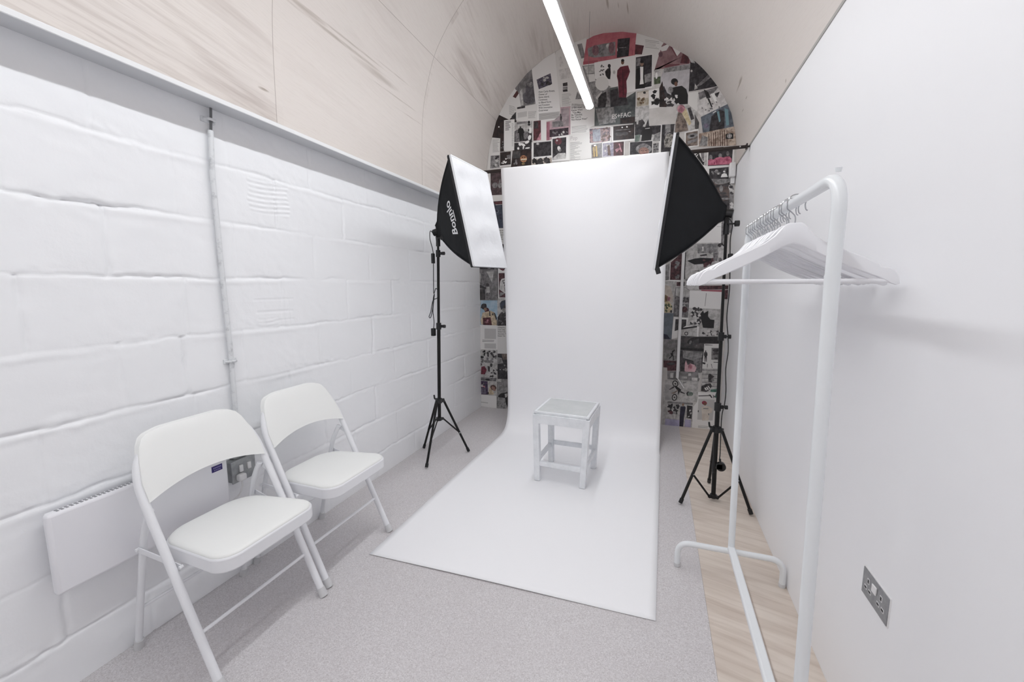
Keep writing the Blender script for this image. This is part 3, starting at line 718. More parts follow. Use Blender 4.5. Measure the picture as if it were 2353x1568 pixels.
('beige strip with black splashes right above the backdrop','mbg',[-1171,2459,-977,2455,-976,2387,-1171,2394],[
 ('black',[-1134,2426,-1116,2437,-1103,2426,-1107,2414,-1115,2411]),
 ('black',[-1152,2412,-1166,2428,-1164,2440,-1154,2450,-1142,2438,-1133,2430,-1144,2425]),
 ('black',[-1012,2457,-1000,2447,-990,2437,-1001,2427,-1007,2420,-1015,2428,-1020,2444]),
 ('black',[-1141,2434,-1135,2449,-1123,2449,-1106,2434,-1117,2422,-1120,2412,-1133,2420,-1146,2426]),
 ('black',[-1170,2445,-1154,2461,-1149,2470,-1135,2459,-1124,2447,-1137,2431,-1152,2442]),
 ('black',[-1119,2444,-1136,2432,-1145,2429,-1155,2448,-1141,2460]),
 ('black',[-1008,2446,-999,2436,-1015,2430,-1019,2423,-1029,2429,-1040,2436,-1036,2451,-1024,2450]),
 ('black',[-1134,2454,-1127,2430,-1141,2427,-1159,2425,-1158,2449]),
 ('black',[-1153,2438,-1148,2450,-1137,2453,-1125,2461,-1122,2444,-1120,2433,-1121,2421,-1136,2432]),
 ('black',[-1015,2428,-1004,2423,-996,2424,-989,2407,-999,2403,-1009,2399,-1026,2409,-1013,2418]),
 ('black',[-1085,2427,-1075,2411,-1074,2400,-1094,2394,-1100,2413]),
 ('black',[-1078,2424,-1061,2422,-1054,2415,-1055,2405,-1062,2390,-1075,2403]),
 ('black',[-1114,2396,-1135,2411,-1128,2422,-1111,2432,-1105,2414]),
 ('black',[-1025,2418,-1006,2421,-1001,2405,-1012,2391,-1032,2406,-1027,2415]),
 ('mdk',[-1087,2397,-1102,2404,-1126,2429,-1103,2454,-1093,2457,-1070,2437,-1084,2418]),
 ('mdk',[-1024,2468,-1009,2435,-1029,2423,-1058,2434,-1052,2456]),
 ('mdk',[-999,2436,-987,2416,-1011,2405,-1022,2399,-1029,2410,-1055,2423,-1033,2437,-1020,2438]),
 ('mdk',[-1087,2419,-1102,2433,-1118,2447,-1089,2461,-1077,2461,-1063,2447,-1055,2432,-1071,2418]),
]),
('narrow maroon photo beside the pink framed page','paper',[-1164,2799,-1031,2791,-1029,2609,-1160,2616],[
 ('mmar',[-1155,2796,-1084,2795,-1080,2620,-1155,2622]),
 ('mpk',[-1126,2622,-1083,2693,-1080,2620]),
 ('mdk',[-1150,2790,-1110,2788,-1109,2728,-1149,2727]),
]),
('pink framed page with two dim crowd photos','pinkg',[-1030,2775,-901,2785,-902,2884,-808,2882,-804,2641,-1029,2612],[
 ('pink2',[-1030,2772,-1000,2772,-998,2611,-1029,2612]),
 ('mpkg',[-980,2769,-821,2868,-819,2714,-979,2718]),
 ('mpkg',[-895,2870,-821,2868,-819,2714,-893,2718]),
 ('mmd',[-974,2768,-897,2769,-896,2718,-968,2721]),
 ('mdk',[-891,2819,-892,2815,-893,2812,-896,2811,-899,2811,-902,2813,-904,2817,-904,2821,-904,2825,-902,2828,-899,2829,-896,2829,-894,2827,-892,2823]),
 ('mdk',[-885,2789,-886,2780,-888,2772,-892,2768,-896,2769,-900,2774,-902,2782,-903,2791,-902,2801,-900,2808,-896,2812,-892,2812,-888,2807,-886,2799]),
 ('mmd2',[-916,2720,-915,2751,-908,2766,-899,2771,-888,2769,-880,2762,-872,2746,-870,2715]),
 ('mdkp',[-999,2702,-823,2701,-822,2631,-999,2637]),
 ('mlt2',[-873,2643,-873,2641,-875,2639,-878,2639,-881,2639,-883,2640,-885,2642,-886,2644,-885,2646,-883,2648,-881,2648,-878,2648,-875,2647,-873,2645]),
 ('mlt2',[-893,2645,-894,2647,-893,2650,-892,2653,-889,2654,-886,2655,-882,2655,-880,2654,-879,2651,-879,2648,-881,2646,-884,2644,-887,2643,-890,2643]),
 ('mlt2',[-909,2640,-911,2641,-913,2644,-914,2647,-914,2650,-912,2653,-910,2654,-907,2655,-904,2653,-903,2651,-902,2647,-902,2644,-904,2641,-906,2640]),
 ('mlt2',[-881,2647,-884,2646,-887,2646,-890,2647,-893,2649,-893,2652,-892,2656,-890,2658,-887,2660,-883,2660,-880,2658,-878,2656,-877,2653,-878,2650]),
 ('mlt2',[-870,2642,-872,2640,-874,2640,-878,2640,-882,2642,-885,2644,-887,2646,-887,2649,-886,2650,-883,2651,-879,2651,-875,2649,-872,2647,-870,2644]),
 ('mlt2',[-874,2640,-875,2639,-877,2639,-880,2640,-882,2642,-884,2644,-884,2646,-884,2648,-882,2649,-880,2648,-878,2647,-875,2646,-874,2643,-873,2641]),
 ('mlt',[-858,2665,-859,2661,-862,2657,-866,2655,-870,2656,-874,2659,-877,2663,-878,2668,-877,2673,-874,2676,-870,2678,-866,2677,-862,2675,-859,2670]),
 ('mmd2',[-933,2665,-935,2666,-936,2669,-937,2672,-936,2676,-935,2679,-933,2681,-931,2681,-929,2680,-928,2677,-928,2674,-928,2670,-929,2667,-931,2665]),
 ('mmd2',[-924,2667,-926,2667,-928,2669,-930,2672,-930,2675,-930,2678,-929,2681,-928,2681,-926,2681,-924,2679,-922,2676,-922,2673,-922,2670,-923,2668]),
 ('mmd2',[-962,2675,-964,2672,-968,2670,-971,2669,-974,2671,-976,2674,-977,2678,-976,2682,-973,2685,-970,2687,-967,2687,-964,2686,-962,2683,-961,2679]),
 ('mmd2',[-943,2654,-947,2655,-950,2657,-953,2661,-955,2666,-955,2670,-953,2673,-950,2675,-946,2675,-943,2672,-940,2669,-938,2664,-938,2660,-940,2656]),
 ('mmd2',[-829,2659,-831,2657,-835,2657,-839,2658,-843,2661,-846,2664,-848,2667,-848,2670,-846,2671,-842,2671,-838,2670,-834,2668,-831,2665,-829,2662]),
 ('mmd2',[-964,2664,-966,2666,-967,2669,-967,2673,-966,2677,-964,2680,-962,2682,-959,2682,-957,2680,-956,2677,-956,2673,-957,2669,-959,2666,-962,2664]),
 ('mmd2',[-879,2661,-880,2659,-882,2659,-886,2659,-889,2660,-892,2662,-894,2664,-895,2666,-894,2667,-891,2668,-888,2667,-884,2666,-881,2665,-879,2663]),
]),
('dark portrait photo in a white border, small bright face','paper',[-979,2635,-815,2637,-812,2414,-974,2419],[
 ('mdkn',[-971,2618,-842,2620,-842,2434,-968,2433]),
 ('mmar2',[-883,2588,-887,2575,-896,2565,-909,2561,-924,2562,-937,2570,-947,2582,-950,2596,-947,2609,-938,2618,-925,2623,-910,2621,-896,2614,-887,2602]),
 ('mlt',[-893,2528,-892,2518,-894,2510,-899,2505,-906,2504,-913,2508,-919,2516,-923,2525,-924,2535,-922,2544,-917,2549,-910,2549,-903,2546,-897,2538]),
 ('mmd2',[-886,2508,-887,2503,-890,2499,-894,2497,-899,2497,-904,2500,-907,2505,-908,2510,-907,2516,-904,2520,-899,2522,-894,2521,-890,2518,-887,2513]),
 ('mlt2',[-965,2451,-915,2486,-849,2484,-842,2450,-842,2434,-965,2435]),
 ('mlt',[-920,2600,-921,2596,-923,2593,-926,2592,-930,2592,-933,2594,-935,2598,-936,2601,-935,2605,-933,2607,-930,2609,-926,2608,-923,2606,-921,2603]),
]),
('quotation page of dark type below the end of the strip light','paper',[-806,2870,-591,2830,-590,2694,-634,2677,-635,2637,-806,2639],[
 ('mlt2',[-796,2902,-594,2865,-593,2831,-804,2869]),
 ('text', 'ink', 'of the most', -0.8, 2.858, -0.057, 0.0151),
 ('text', 'ink', 'Kanye West:', -0.8, 2.838, -0.055, 0.0151),
 ('text', 'ink', '"You May', -0.791, 2.816, -0.054, 0.0151),
 ('text', 'ink', 'Be Talented,', -0.799, 2.797, -0.052, 0.0151),
 ('text', 'ink', "But You're", -0.799, 2.777, -0.05, 0.0152),
 ('text', 'ink', 'Not Kanye West"', -0.799, 2.757, -0.049, 0.0152),
 ('ink2',[-795,2706,-660,2702,-660,2700,-795,2703]),
 ('ink2',[-794,2697,-660,2693,-660,2691,-794,2694]),
 ('ink2',[-794,2688,-661,2684,-661,2682,-794,2685]),
 ('ink2',[-794,2678,-648,2675,-648,2672,-794,2676]),
 ('ink2',[-794,2669,-652,2666,-652,2663,-794,2667]),
 ('ink2',[-794,2660,-661,2657,-661,2654,-794,2657]),
 ('ink2',[-794,2651,-661,2648,-661,2645,-794,2648]),
]),
('white contents page with a faint heading and a list of lines','paper2',[-813,2640,-610,2639,-603,2414,-811,2407],[
 ('text', 'faint', 'Pop', -0.806, 2.59, -0.034, 0.0327),
 ('ink2',[-805,2568,-718,2566,-718,2563,-805,2564]),
 ('ink2',[-805,2559,-696,2557,-696,2554,-805,2556]),
 ('ink2',[-805,2550,-699,2549,-699,2546,-805,2547]),
 ('ink2',[-805,2541,-731,2540,-731,2537,-805,2538]),
 ('ink2',[-805,2533,-752,2532,-752,2529,-805,2530]),
 ('ink2',[-805,2524,-716,2523,-716,2520,-805,2521]),
 ('ink2',[-804,2515,-732,2514,-732,2511,-804,2512]),
 ('ink2',[-804,2506,-760,2506,-760,2503,-804,2503]),
 ('ink2',[-804,2498,-764,2497,-764,2494,-804,2495]),
 ('ink2',[-804,2489,-701,2488,-700,2485,-804,2486]),
 ('ink2',[-804,2480,-745,2480,-745,2477,-804,2477]),
 ('ink2',[-804,2471,-723,2471,-723,2468,-804,2468]),
 ('ink2',[-804,2462,-715,2462,-715,2459,-804,2459]),
 ('ink2',[-803,2454,-769,2454,-769,2451,-803,2451]),
 ('ink2',[-803,2445,-760,2445,-760,2442,-803,2442]),
 ('ink2',[-803,2436,-709,2436,-709,2433,-803,2433]),
 ('ink2',[-803,2427,-757,2427,-757,2424,-803,2424]),
 ('ink2',[-803,2419,-709,2418,-709,2415,-803,2415]),
]),
('coral pink poster at the crown of the arch with two photos','coral',[-674,3411,-615,3430,-530,3437,-371,3419,-251,3384,-259,3214,-603,3215,-701,3211],[
 ('mmd',[-665,3337,-606,3351,-427,3352,-424,3242,-604,3253,-655,3273]),
 ('mpkd',[-564,3306,-567,3287,-575,3274,-587,3268,-600,3270,-613,3280,-622,3297,-626,3316,-623,3334,-615,3348,-603,3354,-589,3352,-576,3341,-567,3325]),
 ('mlt2',[-462,3321,-464,3312,-470,3306,-478,3304,-488,3305,-497,3311,-503,3319,-506,3329,-504,3337,-498,3344,-489,3346,-479,3344,-470,3339,-464,3330]),
 ('mpkd',[-432,3302,-434,3282,-441,3266,-451,3259,-463,3261,-473,3272,-481,3290,-484,3311,-482,3331,-476,3346,-465,3353,-454,3351,-443,3340,-435,3323]),
 ('mmd2',[-519,3303,-521,3287,-528,3274,-537,3269,-548,3271,-558,3280,-565,3294,-568,3311,-566,3327,-560,3339,-550,3345,-539,3343,-529,3334,-522,3320]),
 ('mdkn',[-408,3368,-306,3361,-313,3218,-411,3219]),
 ('mmd2',[-392,3299,-335,3294,-334,3287,-391,3293]),
 ('coral2',[-701,3237,-572,3229,-572,3207,-701,3211]),
 ('coral2',[-287,3263,-279,3261,-278,3219,-287,3219]),
 ('mlt2',[-404,3283,-404,3277,-405,3273,-407,3270,-408,3271,-410,3274,-411,3278,-412,3284,-412,3290,-411,3294,-409,3297,-407,3296,-406,3293,-405,3289]),
]),
('pale page beside the coral poster on the right of the crown','paper2',[-36,3275,-96,3060,-95,2930,-258,3197,-260,3300,-254,3385,-245,3382,-86,3310],[
 ('mmar',[-260,3300,-190,3278,-204,3212,-262,3221]),
 ('ink2',[-182,3323,-70,3287,-70,3284,-182,3320]),
 ('ink2',[-181,3312,-68,3275,-68,3272,-181,3309]),
 ('ink2',[-181,3300,-96,3273,-96,3271,-181,3298]),
 ('ink2',[-181,3289,-96,3263,-96,3260,-180,3287]),
 ('ink2',[-180,3278,-83,3247,-83,3245,-180,3276]),
 ('ink2',[-180,3267,-68,3232,-68,3229,-180,3264]),
]),
('white fashion page with a tall figure in a long crimson coat','paper',[-603,3212,-471,3214,-254,3215,-248,2928,-317,2924,-459,2997,-594,3080],[
 ('ink3',[-549,3142,-549,3147,-546,3146,-541,3145,-535,3142,-541,3139,-544,3134,-547,3135]),
 ('ink3',[-537,3147,-527,3141,-532,3136,-538,3137,-545,3141]),
 ('ink3',[-524,3132,-530,3130,-534,3132,-536,3133,-541,3139,-533,3143,-529,3139,-521,3136]),
 ('ink3',[-547,3168,-547,3173,-545,3180,-541,3178,-536,3173,-536,3167,-539,3164,-544,3163]),
 ('ink3',[-534,3108,-536,3112,-530,3113,-524,3111,-521,3107,-528,3104,-534,3106]),
 ('ink3',[-528,3173,-519,3170,-514,3162,-523,3162,-533,3164]),
 ('ink3',[-546,3177,-543,3182,-541,3183,-537,3189,-533,3181,-529,3176,-534,3171,-540,3171]),
 ('ink3',[-530,3129,-536,3133,-542,3138,-538,3141,-536,3141,-529,3141,-523,3137,-526,3135]),
 ('ink3',[-516,3108,-518,3100,-522,3096,-528,3097,-528,3103,-526,3110,-524,3110]),
 ('ink3',[-551,3136,-544,3137,-544,3130,-549,3129,-557,3127,-559,3136]),
 ('ink3',[-539,3096,-550,3097,-554,3105,-545,3112,-539,3103]),
 ('ink3',[-515,3147,-513,3139,-522,3138,-527,3139,-527,3145,-524,3147]),
 ('mbk',[-460,3163,-461,3156,-465,3151,-470,3149,-476,3149,-481,3153,-485,3160,-486,3167,-485,3174,-482,3179,-477,3181,-471,3180,-465,3176,-462,3170]),
 ('mbk',[-489,3145,-463,3151,-458,3107,-462,3055,-481,3061,-501,3090,-508,3125]),
 ('mlt2',[-419,3106,-420,3099,-423,3093,-427,3090,-431,3091,-435,3095,-438,3101,-440,3109,-439,3116,-436,3122,-432,3125,-428,3124,-424,3120,-421,3113]),
 ('crimson',[-379,3142,-344,3144,-314,3143,-297,3091,-309,3056,-324,3020,-317,2933,-321,2886,-383,2895,-395,3031,-406,3071,-403,3118]),
 ('crim2',[-363,3121,-356,3120,-342,2908,-350,2909]),
 ('crim2',[-401,3079,-391,3076,-375,3028,-383,3024]),
 ('skin',[-348,3175,-349,3166,-353,3160,-358,3157,-363,3158,-369,3163,-373,3170,-374,3179,-373,3188,-370,3194,-365,3197,-359,3196,-354,3191,-350,3184]),
 ('mbk',[-347,3188,-348,3183,-352,3180,-357,3178,-363,3180,-369,3183,-373,3187,-374,3192,-373,3197,-370,3200,-364,3202,-358,3201,-352,3197,-348,3193]),
]),
('page of dark jackets left of the smoky photo, with a pale round disc','mgr',[-706,3202,-604,3198,-594,3080,-459,2997,-455,2827,-589,2843,-637,2930],[
 ('mlt2',[-695,3195,-606,3188,-603,3130,-663,3129]),
 ('paper2',[-663,3125,-600,3120,-589,3060,-640,3058]),
 ('paper2',[-472,3021,-477,2997,-493,2979,-517,2971,-543,2975,-567,2990,-585,3013,-591,3039,-586,3063,-570,3081,-546,3089,-520,3085,-496,3070,-479,3047]),
 ('mdk',[-560,2939,-494,2959,-482,2909,-496,2832,-563,2839]),
 ('mmd2',[-494,2968,-459,2983,-455,2847,-481,2850]),
 ('mlt',[-430,2986,-429,2982,-431,2977,-436,2973,-442,2970,-448,2970,-454,2971,-458,2975,-459,2979,-457,2984,-452,2988,-446,2991,-439,2991,-434,2989]),
 ('mlt2',[-585,2923,-535,2965,-528,2956,-574,2902]),
]),
('smoky grey green photo page with a slanted white title','msmoke',[-464,2983,-394,2987,-383,2895,-321,2886,-244,2923,-239,2666,-588,2684,-589,2843,-455,2827],[
 ('mgr',[-583,2829,-424,2823,-405,2694,-548,2689]),
 ('mdkn',[-458,2963,-393,2973,-383,2895,-321,2886,-299,2826,-450,2826]),
 ('text', 'mlt', 'ES+FAC', -0.441, 2.726, 0.011, 0.0373),
 ('mdkb',[-366,2723,-243,2722,-241,2669,-364,2677]),
]),
('dark garden photo of a man in a suit and white shirt','paper',[-259,3205,-116,3203,-108,2935,-254,2932],[
 ('mdkn',[-252,3196,-122,3195,-116,2947,-248,2942]),
 ('mgr',[-181,3045,-124,3055,-121,2989,-178,2979]),
 ('mmd2',[-248,3186,-215,3186,-213,3125,-246,3126]),
 ('skin2',[-187,3135,-188,3127,-192,3121,-198,3118,-204,3119,-210,3124,-214,3131,-216,3139,-215,3147,-211,3153,-205,3156,-199,3155,-193,3150,-189,3143]),
 ('black',[-187,3150,-188,3146,-192,3142,-198,3141,-205,3142,-211,3146,-216,3150,-217,3155,-216,3160,-212,3163,-206,3164,-199,3163,-193,3160,-188,3155]),
 ('black',[-245,3102,-212,3111,-183,3106,-169,2940,-245,2944]),
 ('white',[-215,3116,-189,3112,-187,3018,-180,2975,-213,2975,-209,3021]),
]),
('small sepia beach photo left of the black brush marks','msep',[-232,2919,-136,2919,-133,2801,-230,2802],[
 ('cream2',[-228,2913,-139,2912,-137,2860,-226,2863]),
 ('mdk',[-160,2903,-161,2899,-164,2896,-169,2895,-174,2896,-179,2899,-182,2902,-183,2907,-182,2911,-179,2913,-175,2915,-169,2914,-165,2911,-161,2908]),
 ('mbrn',[-185,2835,-195,2841,-202,2850,-193,2853,-187,2864,-178,2854,-184,2844]),
 ('mbrn',[-173,2846,-177,2845,-184,2845,-185,2855,-190,2861,-181,2867,-169,2867,-169,2857]),
 ('mbrn',[-211,2846,-225,2853,-232,2861,-231,2870,-223,2871,-209,2874,-203,2864,-211,2858]),
 ('mbrn',[-191,2864,-175,2858,-165,2850,-172,2845,-179,2838,-192,2848,-191,2853]),
 ('mbrn',[-213,2827,-208,2835,-198,2834,-187,2827,-193,2813,-205,2821]),
 ('mbrn',[-187,2819,-187,2826,-185,2835,-181,2836,-169,2829,-173,2825,-173,2820,-176,2818]),
]),
('white page with black ragged brush marks','paper',[-138,2917,-41,2926,-44,2771,-130,2770],[
 ('black',[-52,2836,-45,2832,-33,2816,-47,2815,-60,2802,-65,2820,-63,2832,-65,2842]),
 ('black',[-91,2916,-77,2909,-67,2904,-74,2897,-78,2888,-96,2886,-108,2903,-96,2910]),
 ('black',[-98,2801,-111,2795,-109,2811,-115,2826,-96,2827,-78,2812,-94,2801]),
 ('black',[-84,2864,-83,2860,-100,2855,-110,2857,-110,2870,-105,2877,-97,2885,-78,2869]),
 ('black',[-71,2854,-69,2840,-69,2830,-69,2824,-86,2830,-99,2836,-82,2841,-79,2844]),
 ('black',[-84,2860,-84,2843,-102,2843,-105,2855,-121,2870,-113,2880,-98,2887,-87,2876]),
 ('black',[-65,2820,-43,2808,-62,2789,-72,2792,-78,2814]),
 ('black',[-65,2823,-60,2813,-52,2800,-71,2795,-83,2801,-86,2818,-74,2836]),
 ('black',[-88,2802,-90,2820,-83,2816,-68,2812,-61,2806,-68,2800,-80,2793]),
 ('black',[-114,2810,-59,2850,-49,2829,-100,2806]),
]),
('mauve torn fabric photo on the right shoulder of the arch','mauve',[-101,3061,-48,3253,-32,3272,36,3225,140,3150,189,3110,181,3070,-17,3070,-97,3078],[
 ('paper2',[-66,3238,-6,3255,12,3242,-9,3210,-46,3208]),
 ('paper2',[100,3179,98,3174,76,3151,37,3224]),
 ('mauve2',[31,3229,76,3151,69,3147,20,3231,24,3234]),
 ('mauve2',[-22,3090,-4,3102,97,3088,98,3079,-12,3079]),
 ('mmar',[102,3092,119,3165,140,3150,173,3123,170,3079]),
 ('mpkd',[-37,3183,-39,3174,-43,3167,-50,3164,-57,3165,-64,3171,-69,3179,-71,3189,-70,3198,-65,3205,-59,3208,-51,3207,-44,3202,-39,3193]),
 ('mlt2',[-96,3074,-48,3072,-43,2959,-96,2958]),
 ('mgrn',[-99,3014,-47,3015,-45,2959,-96,2958]),
 ('white',[-71,3024,-71,3012,-74,3004,-77,2999,-81,3000,-85,3005,-88,3015,-90,3026,-89,3038,-87,3046,-83,3051,-79,3050,-75,3044,-72,3035]),
]),
('snow scene photo of a couple hugging, one in a black parka','msky',[-22,3074,179,3078,179,2764,-48,2771,-45,3006],[
 ('mgr',[-22,3074,179,3075,179,3035,-20,3039]),
 ('mdkn',[-49,2895,-16,2936,10,2877,44,2854,48,2765,-46,2773]),
 ('mdkb',[-53,2923,-31,2976,-20,2919,11,2765,-46,2773]),
 ('mbk',[93,2953,90,2942,83,2934,72,2931,60,2932,49,2939,40,2949,37,2961,39,2972,47,2980,58,2983,70,2981,81,2974,89,2964]),
 ('skin',[90,2935,89,2927,86,2921,81,2918,75,2919,70,2923,66,2930,64,2939,65,2946,68,2952,73,2955,79,2954,84,2950,88,2943]),
 ('black',[41,2910,78,2915,124,2916,160,2883,175,2835,176,2766,89,2773,45,2835]),
 ('mgr',[58,2893,56,2882,51,2874,43,2870,34,2872,25,2878,19,2888,17,2899,18,2910,24,2919,32,2922,41,2921,49,2915,55,2905]),
 ('mlt',[61,2820,68,2829,74,2815,77,2812,72,2802,69,2802,57,2809,64,2814]),
 ('mlt',[47,2780,37,2781,37,2787,42,2788,49,2798,58,2786,59,2779]),
 ('mlt',[17,2782,15,2789,19,2797,30,2797,36,2788,30,2778,29,2777,22,2780]),
 ('mlt',[34,2812,25,2809,19,2809,13,2823,20,2824,31,2822,40,2817]),
 ('mlt',[16,2792,9,2792,4,2798,4,2808,11,2815,17,2813,23,2802,27,2794]),
 ('mlt',[25,2831,19,2821,9,2820,2,2827,2,2836,4,2838,10,2845,13,2839]),
 ('mlt',[82,2852,97,2847,91,2839,77,2834,72,2851]),
 ('mlt',[37,2824,45,2823,48,2820,52,2808,42,2808,34,2816,26,2822]),
 ('mlt',[45,2803,57,2806,63,2802,70,2799,65,2791,67,2783,57,2786,53,2792]),
 ('mlt',[10,2814,0,2813,-8,2820,-10,2831,2,2836,11,2822]),
 ('mlt',[89,2779,104,2785,112,2773,110,2760,97,2763]),
 ('mlt',[43,2792,53,2779,44,2772,36,2772,31,2777,31,2783]),
 ('mlt',[39,2822,37,2828,44,2836,53,2834,53,2823,55,2812,48,2809,42,2819]),
 ('mlt',[9,2816,4,2815,-4,2829,5,2831,13,2827,22,2819]),
 ('mlt',[27,2796,28,2789,14,2790,8,2798,14,2804,28,2804]),
 ('mlt',[90,2841,93,2840,96,2827,88,2822,79,2831,74,2840,81,2843]),
 ('mdk',[29,2796,27,2791,18,2793,12,2799,17,2807,19,2812,27,2806,27,2806]),
 ('mdk',[58,2842,52,2835,41,2839,40,2847,45,2851,52,2855]),
 ('mdk',[-28,2850,-38,2857,-27,2865,-21,2868,-13,2859,-19,2853,-20,2849]),
 ('mdk',[26,2835,18,2844,15,2851,23,2852,30,2860,34,2850,36,2841,30,2841]),
 ('mdk',[-9,2804,-10,2812,-8,2814,0,2821,7,2815,4,2805,5,2803,-4,2803]),
 ('mdk',[59,2773,54,2776,57,2782,60,2781,71,2779,70,2775,65,2771]),
 ('mdk',[45,2790,56,2789,59,2776,50,2775,39,2774,36,2781,40,2791]),
 ('mdk',[27,2789,32,2781,29,2777,21,2776,20,2787]),
 ('mdk',[31,2772,18,2772,11,2780,20,2788,35,2782]),
 ('mdk',[60,2761,53,2761,46,2770,50,2776,54,2779,59,2781,70,2772,62,2764]),
 ('mdk',[32,2814,42,2810,44,2811,51,2801,43,2796,38,2796,27,2801,34,2811]),
 ('mdk',[32,2789,40,2786,44,2782,47,2776,42,2769,34,2774,24,2778,22,2785]),
]),
('dark tilted photo along the right curve of the arch','mdkn',[180,3084,186,3113,258,3055,363,2921,393,2872,230,2864,179,2864],[
 ('mlt2',[210,3094,215,3074,188,3083,159,3134]),
 ('mmd2',[220,2884,322,2973,342,2948,277,2902]),
 ('mlt',[200,3018,199,3014,197,3011,195,3010,191,3010,188,3013,186,3016,185,3020,186,3024,188,3027,190,3028,194,3028,197,3025,199,3022]),
 ('mlt2',[223,2920,247,2880,221,2870]),
]),
('pale blank strip beside the pink haired figure','paper2',[176,2853,251,2854,255,2678,180,2687],[
 ('mdk',[176,2734,198,2739,232,2644,208,2636]),
]),
('bright photo of figures tumbling over a white car','mlt',[249,2843,391,2875,451,2777,476,2722,292,2655,250,2697],[
 ('mmd2',[252,2843,394,2871,399,2862,369,2826,265,2786]),
 ('mbk',[292,2864,324,2841,349,2793,318,2788]),
 ('mbk',[323,2787,336,2790,366,2718,357,2715]),
 ('mdk',[369,2817,412,2829,397,2786]),
 ('white',[347,2820,373,2825,399,2750,387,2742]),
 ('mmd2',[290,2714,287,2715,284,2718,283,2724,288,2725,294,2724,293,2718,293,2715]),
 ('mmd2',[346,2696,349,2691,343,2685,340,2688,333,2691,338,2699,341,2697]),
 ('mmd2',[410,2713,411,2721,417,2716,420,2712,421,2704,414,2702,408,2710]),
 ('mmd2',[360,2719,365,2710,368,2702,360,2699,354,2711]),
 ('mmd2',[370,2745,372,2741,367,2736,364,2736,358,2741,356,2748,364,2750,367,2747]),
 ('mmd2',[348,2718,353,2709,358,2707,355,2704,349,2697,346,2705,343,2708,345,2710]),
 ('mmd2',[333,2741,328,2743,329,2752,334,2755,337,2747]),
 ('mmd2',[318,2697,310,2697,311,2704,316,2711,322,2704,320,2700]),
 ('mmd2',[399,2747,391,2747,388,2747,386,2758,392,2758,396,2754]),
]),
('blue grey photo of jackets stacked on a bed','mblu',[281,2651,474,2725,506,2654,532,2544,309,2500,294,2581],[
 ('mdkn',[361,2646,420,2693,456,2670,463,2542,350,2528]),
 ('mteal',[399,2677,416,2680,432,2601,421,2593]),
 ('mteal',[454,2697,481,2685,496,2566,475,2559]),
 ('white',[369,2672,392,2686,394,2680,371,2667]),
 ('mpurg',[345,2575,343,2566,338,2560,331,2557,322,2558,314,2563,308,2570,305,2579,307,2588,312,2594,320,2597,329,2596,337,2591,342,2584]),
]),
('striped wooden boards photo with a small round emblem on black','mstripe',[271,2421,274,2523,532,2548,547,2483,557,2399],[
 ('mbrn2',[346,2515,352,2515,360,2416,353,2417]),
 ('mbrn2',[363,2516,368,2517,377,2414,370,2415]),
 ('mbrn2',[380,2518,385,2519,394,2412,387,2413]),
 ('mbrn2',[396,2520,402,2520,410,2411,403,2411]),
 ('mbrn2',[413,2522,418,2522,427,2409,420,2410]),
 ('mbrn2',[430,2523,435,2524,444,2407,437,2408]),
 ('mbrn2',[446,2525,451,2526,461,2405,454,2406]),
 ('mbrn2',[462,2527,468,2527,477,2404,470,2404]),
 ('mbrn2',[479,2529,484,2529,494,2402,487,2403]),
 ('black',[475,2495,509,2501,531,2494,533,2452,477,2457]),
 ('mlt2',[521,2477,519,2469,515,2463,508,2460,501,2461,493,2465,488,2472,486,2480,487,2488,492,2494,498,2497,506,2496,513,2492,519,2485]),
 ('mdk',[516,2477,515,2471,512,2467,507,2465,501,2465,496,2469,492,2474,490,2480,491,2486,495,2490,500,2492,505,2492,511,2488,515,2483]),
 ('mlt',[490,2483,516,2480,517,2474,490,2477]),
 ('mlt',[500,2493,505,2492,507,2464,502,2465]),
 ('mgr',[280,2424,298,2506,343,2487,343,2418]),
]),
('photo of a pink haired figure in a dark cape','mlt2',[89,2769,174,2767,254,2694,261,2555,161,2552,90,2544],[
 ('mpk',[159,2729,157,2714,149,2703,136,2697,122,2699,109,2708,100,2721,96,2737,99,2752,107,2763,119,2768,133,2767,146,2758,155,2745]),
 ('pink2',[146,2724,145,2717,141,2712,136,2709,131,2710,125,2714,121,2720,120,2728,121,2735,124,2740,129,2743,135,2742,140,2738,144,2732]),
 ('cream3',[134,2698,164,2736,211,2609,194,2593]),
 ('mbrg',[106,2715,134,2698,174,2623,191,2556,90,2549,89,2633]),
 ('mdk',[176,2734,198,2739,232,2644,208,2636]),
 ('mdk2',[235,2680,270,2611,268,2554,241,2564]),
]),
('palm tree and open car photo in the middle of the arch','mlt2',[-243,2797,-128,2797,-122,2630,-27,2627,-29,2497,-237,2498],[
 ('mdk',[-173,2637,-204,2639,-187,2666,-177,2666,-167,2651]),
 ('mdk',[-172,2649,-191,2634,-215,2657,-211,2684,-185,2688,-161,2663]),
 ('mdk',[-176,2650,-174,2620,-194,2605,-211,2624,-206,2646]),
 ('mdk',[-203,2612,-210,2617,-221,2625,-230,2634,-234,2655,-212,2655,-192,2646,-187,2632]),
 ('mdk',[-214,2655,-206,2638,-197,2620,-217,2611,-229,2632,-233,2650]),
 ('mdk',[-244,2635,-257,2663,-248,2676,-230,2680,-226,2648]),
 ('mdk',[-178,2688,-159,2662,-161,2649,-177,2644,-185,2646,-206,2658,-191,2670,-189,2693]),
 ('mdkn',[-240,2654,-155,2625,-133,2689,-122,2630,-28,2624,-29,2553,-239,2567]),
 ('black',[-173,2622,-136,2632,-102,2619,-95,2579,-102,2513,-185,2512]),
 ('mgr',[-75,2558,-30,2572,-30,2500,-88,2504]),
 ('mlt2',[-155,2615,-116,2615,-116,2610,-155,2609]),
 ('mgrn2',[-236,2567,-192,2571,-200,2514,-237,2508]),
]),
